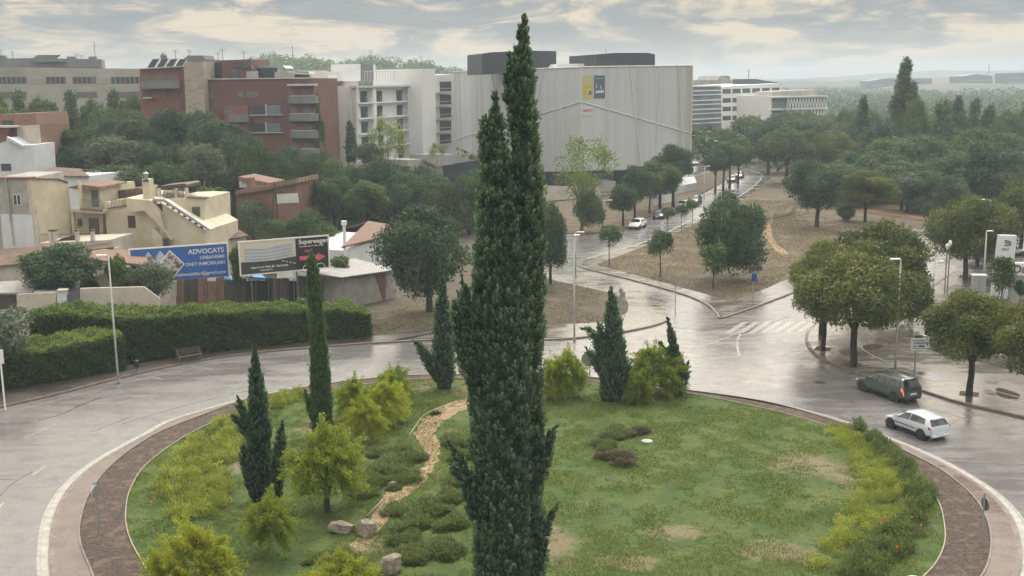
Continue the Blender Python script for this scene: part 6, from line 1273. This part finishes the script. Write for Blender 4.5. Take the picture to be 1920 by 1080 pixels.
lettering('SEAT', .34, fr, w_ * .72, h_ * .54, 'pink', t_, .03, .006); lettering('Carretera de Rubí, 60 - Sant Cugat', .25, fr, w_ * .12, h_ * .19, 'text_white', t_, .06, .008); lettering('superwagen.es', .2, fr, w_ * .22, h_ * .11, 'text_white', t_, .06, .003)
quadsin(fr, t_, 'arrow', 'pink', [[(w_ * .66, h_ * .31), (w_ * .86, h_ * .31), (w_ * .86, h_ * .25), (w_ * .955, h_ * .37), (w_ * .86, h_ * .49), (w_ * .86, h_ * .43), (w_ * .66, h_ * .43)]], .03, .01)
mb = MB()
for cx in (.745, .89):
    pts = [fr @ Vector((w_ * cx + .45 * math.cos(a), .13 + .45 * math.sin(a), .04)) for a in np.linspace(0, math.pi, 12)]; mb.tube(pts, .03, 5)
mb.build('wheel_arc', 'text_white', t_)
quadsin(fr, t_, 'name_plate', 'white', [rc(w_ * .40, -.5, w_ * .58, -.02)], -.05, .05)
# ---------------- car dealer at the right edge ----------------
f = Fac('sign_totem', 'tall white dealer totem with a dark striped emblem', 'sign', 1866, 92, 1896, 92); f.poly('body', 'stucco_white', [(1860, 560), (1875, 441), (1907, 442), (1893, 560)], 0, .5)
a0 = f.uz(1883, 458)[0]; a1 = f.uz(1896, 458)[0]; zc = f.uz(1889, 452)[1]; P0 = f.A - f.v * .02; P0.z = 0; fr = mat_frame(P0, P0 + f.u); e = (a1 - a0)
quadsin(fr, f.root, 'emblem', 'board_dark', [[(a0, zc + .10), (a1, zc - .06), (a1, zc - .16), (a0, zc)], [(a0, zc - .08), (a1 * .5 + a0 * .5, zc - .15), (a1, zc - .22), (a1, zc - .30), (a0, zc - .16)], [(a0, zc - .32), (a1, zc - .30), (a1 - .05, zc - .40), (a0, zc - .40)]], .0, .01)
lettering('SEAT', .26, fr, a0 - .22, zc - .78, 'board_dark', f.root, .02, .004, 1.15)
f = Fac('dealer_building', 'white dealer building front with large dark letters cut by the right edge', 'building', 1897, 88, 1990, 88); f.poly('fascia', 'white', [(1897, 516), (1900, 493), (1990, 496), (1990, 520)], 0, .6); f.poly('wall', 'galv', [(1893, 572), (1897, 516), (1990, 520), (1990, 590)], .15, .6, at=.15)
a0, z0 = f.uz(1899.5, 509); P0 = f.A - f.v * .02; P0.z = 0; fr = mat_frame(P0, P0 + f.u); lettering('Das WeltAuto.', .9, fr, a0, z0 - .1, 'text_black', f.root, .02, .012)
f.poly('pillar', 'red_paint', [(1893, 540), (1894, 525), (1896.5, 525), (1895, 540)], -.2, .2, at=-.2); f.rect('window', 'window_glass', 1900, 526, 1990, 548, .25, .3)
for k, (x, y) in enumerate(((1893, 470), (1912, 474))):
    a = G(x, y + 4); car('hatch', 'car_silver', a, a + Vector((-2.4, .5, 0)), ['silver car standing left in the dealer yard above the white fascia', 'silver car standing right in the dealer yard above the white fascia'][k], group='cars in the dealer yard')
# ---------------- trees ----------------
def T(kind, *a, **k): return tree(kind, *a, **k)
# left background
GB = 'light green trees before the long grey block'
for i, (x, t, w_) in enumerate(((8, 165, 55), (52, 178, 50), (98, 172, 55), (148, 178, 50), (190, 182, 48), (226, 178, 46), (258, 166, 40))):
    T('conifer' if i % 2 else 'light', x, 380, w_ + 14, t, 'light green feathery tree in the row before the long grey block', group=GB, bot=300)
T('light', 35, 410, 95, 192, 'yellowish green tree above the roof of the stepped white house', bot=300); T('light', 95, 415, 80, 205, 'yellow green tree right of the stepped white house', bot=310); T('light', 150, 440, 45, 238, 'small yellow green tree above the dark yard roofs', bot=290)
T('light', 215, 405, 80, 200, 'light green tree left of the massive dark oaks', bot=290)
for i, (x, t, w_, l) in enumerate(((215, 222, 90, 'leftmost'), (275, 205, 120, 'second from the left'), (335, 202, 110, 'middle'), (395, 208, 110, 'fourth from the left'), (445, 232, 90, 'rightmost'))):
    T('oak', x, 418, w_, t, 'big dark oak below the red brick block, %s of the five' % l, bot=320)
T('olive', 235, 455, 115, 250, 'grey green broad tree with pale tips left of its darker neighbour', bot=335); T('oak', 300, 455, 85, 264, 'dark rounded tree between two grey green ones', bot=350); T('olive', 385, 455, 95, 265, 'grey green billowing tree with pale tips above the palm', bot=345)
T('green', 230, 480, 120, 305, 'low green tree right behind the yellow house chimney', bot=370); T('green', 320, 470, 90, 300, 'dark green tree behind the pergola of the yellow house', bot=370)
for i, (x, t, w_, k, l) in enumerate(((490, 250, 85, 'green', 'green crown left of the slim dark cypress, in front of the brick balconies'), (455, 300, 80, 'oak', 'dark crown between palm and brick house'), (520, 285, 90, 'oak', 'dark crown behind the roof of the small brick house'), (590, 290, 90, 'oak', 'dark crown below the rounded balconies'), (645, 290, 90, 'green', 'green crown at the foot of the slim dark cypress'), (705, 292, 105, 'oak', 'broad dark crown left of the navy building'), (765, 325, 95, 'oak', 'dark crown under the grey terrace'), (830, 328, 90, 'green', 'green crown under the navy building'), (880, 318, 80, 'green', 'light crown touching the left of the great cypress'))):
    T(k, x, 440, w_, t, l, bot=422)
T('green', 690, 475, 90, 340, 'street tree with visible trunk beyond the white house roof', bot=405); T('oak', 630, 465, 90, 330, 'street tree with dark trunk above the light path', bot=400)
for x, t, w_, l in ((520, 405, 80, 'low green scrub tree behind the black billboard'), (580, 395, 90, 'scrubby tree above the black billboard'), (620, 425, 70, 'green scrub tree left of the white flue'), (560, 425, 90, 'green low tree just above the billboard frame')): T('green', x, 505, w_, t, l, bot=495)
T('olive', 477, 480, 75, 372, 'round grey olive tree beside the palm', bot=445); T('olive', 420, 500, 40, 440, 'small grey bush beside the tiled low house', bot=475)
cypress(657, 300, [([(658, 302, 8), (658, 270, 8), (657, 245, 5.5), (655, 226, 1)],)], 'slim dark far cypress before the white apartment gable', seed=31, Y=190, pl=1.1, leaf=.4, dens=.9)
T('conifer', 604, 400, 30, 185, 'thin dark tree squeezed between brick block and white apartments', bot=290); T('airy', 730, 400, 80, 215, 'thin leaved tree before the white balconies', bot=310); T('olive', 690, 400, 60, 265, 'grey green low tree before the white apartments', bot=310); T('airy', 820, 380, 40, 265, 'small palm like plant on the grey terrace', bot=300)
# palm
def palm(px, base, top, wpx, label):
    b = G(px, base); t_ = thing('palm_tree', label, 'palm tree', (b.x, b.y, .1)); zt = zat(px, top, b.y) - 1; m = MB(); m.tube([b, b + Vector((.1, 0, zt * .5)), b + Vector((0, 0, zt))], [.3, .22, .26], 9); m.build('trunk', 'bark', t_); rs = np.random.RandomState(px); parts = []; R_ = wpx / ppm(b.y) / 2
    for k in range(34):
        a = rs.uniform(0, 6.28); up = rs.uniform(-.2, 1.1); n = 40; s = np.linspace(0, 1, n); rr_ = R_ * s * (1 - .25 * max(up, 0)); z = zt + R_ * (up * s * 1.0 - .9 * s ** 2)
        p = np.stack([b.x + np.cos(a) * rr_, b.y + np.sin(a) * rr_, z], 1)
        for sg in (1, -1):
            d = np.array([-math.sin(a) * sg, math.cos(a) * sg, -.5]) + np.array([math.cos(a), math.sin(a), 0]) * .7; parts.append(leaves(rs, p + unit(d[None])[0] * .25, np.tile(d, (n, 1)), .75 * (1.1 - s), .17, np.clip(rs.rand(n) * .5 + .3, 0, 1)))
    V, Fq, Tt = join(parts); link('crown', npmesh('crown', V - np.array([b.x, b.y, .1]), Fq, 'leaf_poplar', Tt), t_)
palm(402, 480, 345, 85, 'feathery palm tree between the yellow house and the olive'); palm(375, 475, 352, 50, 'smaller palm leaning at the corner of the yellow house')
# middle foreground trees
T('oak', 805, 587, 178, 385, 'huge dark round tree between the billboards and the great cypress', bot=562, cx=797)
T('oak', 1032, 535, 75, 380, 'dark tree right behind the great cypress', bot=510); T('airy', 1090, 435, 135, 248, 'tall thin leaved pale green tree before the mesh clad building', bot=375, cx=1092); T('green', 1105, 436, 60, 360, 'dense bush at the foot of the pale airy tree', bot=430)
T('oak', 125, 620, 150, 458, 'dark glossy tree in front of the terrace wall at the left', bot=552); T('light', 228, 618, 55, 472, 'slim light green tree right of the hedge lamp', bot=560); T('olive', 296, 618, 88, 488, 'soft grey green round shrub tree before the blue billboard', bot=562); T('oak', 180, 612, 42, 525, 'small dark ball shaped shrub beside the gate', bot=562)
T('olive', 25, 728, 140, 575, 'pale willowy olive tree at the left edge before the hedges', bot=680, cx=15); T('light', 448, 585, 34, 455, 'yellowish shrub between the two billboards', bot=530); T('light', 640, 560, 55, 478, 'yellowing shrub between the black billboard and the white house', bot=512)
# side street
SS = [(1190, 412, 68, 310, 382, 'oak', 'dark street tree nearest the parked white hatchback'), (1218, 402, 50, 325, 372, 'green', 'slim street tree squeezed before the black parked car'), (1238, 395, 82, 298, 372, 'green', 'broad green street tree above the black parked car'), (1262, 388, 80, 270, 340, 'oak', 'tall dark street tree at the mesh building corner'), (1168, 425, 60, 345, 400, 'oak', 'low dark street tree behind the young tree'),
      (1341, 362, 55, 280, 325, 'oak', 'first dark tree of the group at the bend'), (1356, 358, 58, 270, 320, 'oak', 'second dark tree of the group at the bend'), (1368, 352, 60, 262, 315, 'green', 'third tree of the group at the bend'), (1384, 345, 60, 255, 312, 'green', 'fourth tree of the group at the bend')]
for x, b, w_, t, bo, k, l in SS: T(k, x, b, w_, t, l, bot=bo)
YG = 'young trees at the side street'
for x, b, w_, t, bo, l in ((1142, 500, 46, 418, 470, 'young staked tree at the sharp tip of the dry park'), (1238, 520, 52, 427, 492, 'young tree standing alone on the dry grass'), (1252, 441, 28, 387, 415, 'small sapling beside the silver parked car'), (1277, 435, 26, 380, 412, 'small sapling in the middle of the kerb row'), (1298, 426, 28, 372, 402, 'small sapling nearest the big park tree'), (1337, 543, 60, 440, 515, 'slim tree standing before the big dark park tree')): T('young', x, b, w_, t, l, bot=bo)
T('oak', 1378, 528, 135, 360, 'big dark broad tree standing on the dry park triangle', bot=520, cx=1374); T('oak', 1532, 427, 118, 300, 'dark tree with a forked trunk above the yellow banner', bot=398, cx=1520); T('plane', 1622, 418, 120, 318, 'olive tinted tree right of the forked dark tree', bot=385); T('green', 1583, 415, 40, 383, 'small grey green bush below the two slope trees', bot=413); T('green', 1737, 415, 22, 383, 'tiny bright bush on the dry slope', bot=412)
# avenue trees
T('plane', 1650, 600, 210, 415, 'clipped avenue tree farthest back in the left clump', bot=575); T('plane', 1540, 632, 150, 445, 'clipped avenue tree at the left flank of the clump', bot=580, cx=1545); T('plane', 1543, 660, 130, 478, 'clipped avenue tree with a slim trunk near the zebra crossing', bot=600, cx=1535); T('plane', 1600, 690, 245, 468, 'biggest clipped avenue tree with a forked trunk beside the lamp', bot=625, cx=1605); T('plane', 1690, 612, 110, 500, 'clipped avenue tree at the right flank of the clump', bot=610)
T('plane', 1817, 744, 190, 545, 'round topped avenue tree with a bare straight trunk at the right', bot=680, cx=1812); T('plane', 1935, 790, 190, 555, 'avenue tree cut by the right edge of the frame', bot=705)
T('plane', 1810, 523, 165, 362, 'large clipped tree above the wet avenue at the right', bot=500, cx=1815); T('plane', 1832, 500, 110, 375, 'clipped tree just behind the large one on the avenue', bot=480, cx=1850); T('plane', 1912, 480, 110, 325, 'olive green clipped tree at the right edge above the totem', bot=445); T('oak', 1845, 470, 80, 372, 'dark clipped tree third in the avenue row', bot=450)
T('young', 1876, 590, 52, 475, 'light tipped young conifer before the dealer sign', bot=560, Y=88); T('oak', 1912, 560, 28, 525, 'clipped dark shrub before the dealer front', bot=556, Y=86)
# right hand wood
WD = 'trees of the dense wood at the right'
wood = [(1318, 330, 55, 232, 'oak'), (1345, 330, 60, 240, 'green'), (1375, 330, 60, 235, 'plane'), (1400, 335, 70, 245, 'green'), (1405, 320, 70, 218, 'green'), (1440, 325, 70, 228, 'oak'), (1475, 345, 85, 236, 'green'), (1455, 312, 60, 215, 'oak'), (1500, 325, 80, 225, 'green'), (1530, 320, 70, 222, 'oak'), (1560, 345, 80, 245, 'plane'), (1545, 310, 60, 212, 'green'), (1590, 330, 80, 232, 'oak'), (1615, 320, 70, 195, 'light'), (1640, 340, 70, 225, 'oak'),
        (1560, 385, 80, 300, 'green'), (1600, 372, 80, 285, 'oak'), (1650, 380, 90, 280, 'green'), (1690, 395, 100, 300, 'green'), (1665, 350, 90, 250, 'light'), (1720, 360, 90, 255, 'green'), (1700, 400, 80, 320, 'olive'), (1735, 402, 80, 320, 'oak'), (1760, 395, 70, 300, 'green'), (1790, 390, 90, 285, 'oak'), (1840, 400, 110, 265, 'oak'), (1815, 350, 80, 235, 'light'), (1860, 350, 90, 245, 'green'), (1900, 370, 90, 275, 'oak'), (1930, 350, 90, 260, 'green'), (1880, 405, 90, 310, 'oak'), (1780, 420, 60, 330, 'oak'), (1680, 320, 60, 215, 'oak'), (1760, 330, 70, 195, 'conifer'), (1725, 320, 60, 215, 'green'), (1790, 320, 45, 190, 'poplar'), (1820, 318, 40, 192, 'conifer'), (1850, 320, 45, 195, 'poplar'), (1890, 325, 60, 205, 'green'), (1915, 320, 50, 195, 'conifer'), (1615, 385, 60, 312, 'oak'), (1480, 300, 60, 208, 'green'), (1575, 305, 50, 205, 'oak'), (1510, 300, 60, 208, 'plane')]
for x, b, w_, t, k in wood:
    if x < 1425: b = 305
    T(k, x, b, w_ * 1.25, t, 'tree crowded among others in the dense green wood at the right', bot=t + (b - t) * .8, group=WD)
T('poplar', 1688, 330, 66, 122, 'tall dark poplar standing above the whole wood', bot=250, cx=1688); T('poplar', 1612, 330, 50, 190, 'pale poplar of medium height left of the tallest one', bot=300); T('light', 1705, 335, 62, 180, 'lighter green poplar in front of the tallest one', bot=300)
# fill on the left behind the houses
for x, b, w_, t in ((140, 440, 90, 250), (190, 440, 80, 260), (340, 440, 90, 270), (440, 430, 90, 260), (550, 430, 90, 275), (610, 425, 80, 285), (740, 420, 90, 300), (800, 415, 80, 310), (960, 420, 100, 310), (900, 430, 100, 330)): T('oak', x, b, w_, t, 'dark tree filling the gap deep in the tree belt at the left', bot=t + (b - t) * .8, group='dark trees deep in the left belt')
# understory
US = 'bushes under the trees of the right hand wood'
rr = random.Random(12)
for k in range(3, 26):
    x = 1440 + k * 19 + rr.uniform(-6, 6); b = (352 if x < 1560 else 378 if x < 1700 else 398) + rr.uniform(-10, 6); T(rr.choice(['green', 'oak', 'olive']), x, b + 8, rr.uniform(40, 60), b - rr.uniform(28, 40), 'low bush under the trees at the edge of the right hand wood', bot=b + 4, group=US, name='bush', cat='bush')
UL = 'bushes under the tree belt at the left'
for k in range(22):
    x = 470 + k * 20 + rr.uniform(-6, 6); b = 425 + rr.uniform(-12, 12); T(rr.choice(['green', 'oak']), x, b + 10, rr.uniform(45, 65), b - rr.uniform(24, 34), 'low bush under the dark tree belt behind the houses', bot=b + 6, group=UL, name='bush', cat='bush')
# far wood: one mass
def farwood(name, label, polys, seed, n, hz, wz, mat, q=70, leaf=1.1, z0=0):
    rs = np.random.RandomState(seed); parts = []
    for poly in polys:
        c = sample(rs, [Vector((x, y, 0)) for x, y in poly], n)
        for p in c:
            h_ = rs.uniform(*hz); w_ = rs.uniform(*wz); zz = z0(p[0], p[1]) if callable(z0) else z0; d = unit(rs.normal(size=(q, 3)) + np.array([0, -.3, .4])); P_ = d * np.array([w_ / 2, w_ / 2, h_ / 2]) * rs.uniform(.7, 1.05, (q, 1)) + np.array([p[0], p[1], zz + h_ * .5])
            bt = rs.rand(); parts.append(leaves(rs, P_, rs.normal(size=(q, 3)), leaf * rs.uniform(.6, 1.4, q), leaf * .8, np.clip(bt * .6 + rs.rand(q) * .4, 0, 1), d + rs.normal(size=(q, 3)) * .4))
    V, Fq, Tt = join(parts); return tag(link(name, npmesh(name, V, Fq, mat, Tt)), label, 'wood', kind='stuff')
farwood('distant_wood', 'hazy mass of treetops filling the valley beyond the near wood', [[(70, 270), (190, 270), (420, 800), (150, 800)]], 41, 1500, (6, 11), (6, 11), 'leaf_dark')
farwood('distant_wood', 'faint hazy mass of treetops in the farthest part of the valley', [[(150, 800), (420, 800), (900, 1700), (250, 1700)]], 42, 1500, (7, 12), (10, 18), 'leaf_dark', q=50, leaf=1.8)
farwood('distant_wood', 'mass of low trees behind the apartment blocks', [[(-200, 250), (60, 250), (60, 420), (-320, 420)]], 43, 500, (6, 11), (7, 11), 'leaf_mid', q=60, leaf=1.2)
# hills
def hill(name, pts, Y, depth, mat, seed, base=-1):
    """crest given by photo pixels at distance Y"""
    rs = np.random.RandomState(seed); C_ = [W(x, y, Y) for x, y in pts]; xs = np.linspace(C_[0].x, C_[-1].x, 90); zs = np.interp(xs, [c.x for c in C_], [c.z for c in C_]); V = []; Fc = []; nj = 14
    for j in range(nj):
        t = j / (nj - 1); prof_ = math.sin(math.pi * min(1, max(0, t))) ** .8
        for i, x in enumerate(xs): V.append((x, Y - depth / 2 + depth * t, base + (zs[i] - base) * prof_ * (1 + .03 * math.sin(i * .7 + j) + .02 * math.sin(i * 1.9 - j))))
    n = len(xs)
    for j in range(nj - 1):
        for i in range(n - 1): Fc.append((j * n + i, j * n + i + 1, (j + 1) * n + i + 1, (j + 1) * n + i))
    m = MB(); m.v = [Vector(v) for v in V]; m.f = Fc; tag(m.build(name, mat, smooth=True), kind='structure')
    return lambda x, y: base + (float(np.interp(x, xs, zs)) - base) * max(0, math.sin(math.pi * min(1, max(0, (y - Y + depth / 2) / depth)))) ** .8
M('hill_green', (.045, .06, .035), (.075, .085, .05), .02, .95, c3=(.12, .11, .08))
hz = hill('hills', [(400, 150), (470, 135), (500, 122), (530, 118), (580, 122), (640, 132), (700, 124), (760, 126), (815, 134), (880, 152), (900, 156)], 620, 260, 'hill_green', 1)
farwood('hill_trees', 'round crowned trees crowning the hill behind the apartment blocks', [[(-180, 520), (-25, 520), (-20, 640), (-200, 640)]], 44, 420, (5, 9), (6, 11), 'leaf_mid', q=60, leaf=1.1, z0=lambda x, y: hz(x, y) - 2.5)
hill('hills', [(1250, 158), (1340, 146), (1440, 150), (1520, 147), (1600, 143), (1680, 136), (1760, 133), (1850, 134), (1960, 132), (2200, 134)], 2600, 1200, 'hill_green', 2)
hill('hills', [(1380, 160), (1500, 150), (1560, 154), (1640, 147), (1760, 146), (1900, 142), (2100, 146)], 1700, 600, 'hill_green', 3)
hill('hills', [(-400, 170), (0, 160), (400, 158), (800, 158), (1250, 155), (1500, 156)], 3000, 900, 'hill_green', 4)
hz2 = hill('hills', [(1600, 175), (1700, 160), (1800, 156), (1900, 158), (2100, 150)], 1150, 300, 'hill_green', 5)
# poles on the skyline
for x, y, Y, l in ((548, 85, 600, 'thin mast on the hill above the red brick block'), (1855, 120, 1600, 'faint mast on the hazy right hand hills'), (1404, 130, 900, 'thin hazy mast left of the bank of cloud')):
    p = W(x, y, Y); m = MB(); m.tube([Vector((p.x, p.y, p.z - 14)), p], Y / 2600, 6); tag(m.build('mast', 'galv_dark'), l, 'mast')
# ---------------- haze ----------------
m = MB(); m.box(-4300, 4300, -600, 3700, -1.2, 58); hzb = m.build('haze', 'white'); hm = bpy.data.materials.new('haze_air'); hm.use_nodes = True; t = hm.node_tree
for n_ in list(t.nodes): t.nodes.remove(n_)
pv = t.nodes.new('ShaderNodeVolumePrincipled'); ou = t.nodes.new('ShaderNodeOutputMaterial'); t.links.new(pv.outputs[0], ou.inputs['Volume']); pv.inputs['Color'].default_value = (.72, .85, 1.0, 1); pv.inputs['Density'].default_value = .00042; pv.inputs['Anisotropy'].default_value = .2
hzb.data.materials.clear(); hzb.data.materials.append(hm); tag(hzb, kind='stuff'); hzb['label'] = 'thin pale haze filling the air'; hzb['category'] = 'haze'
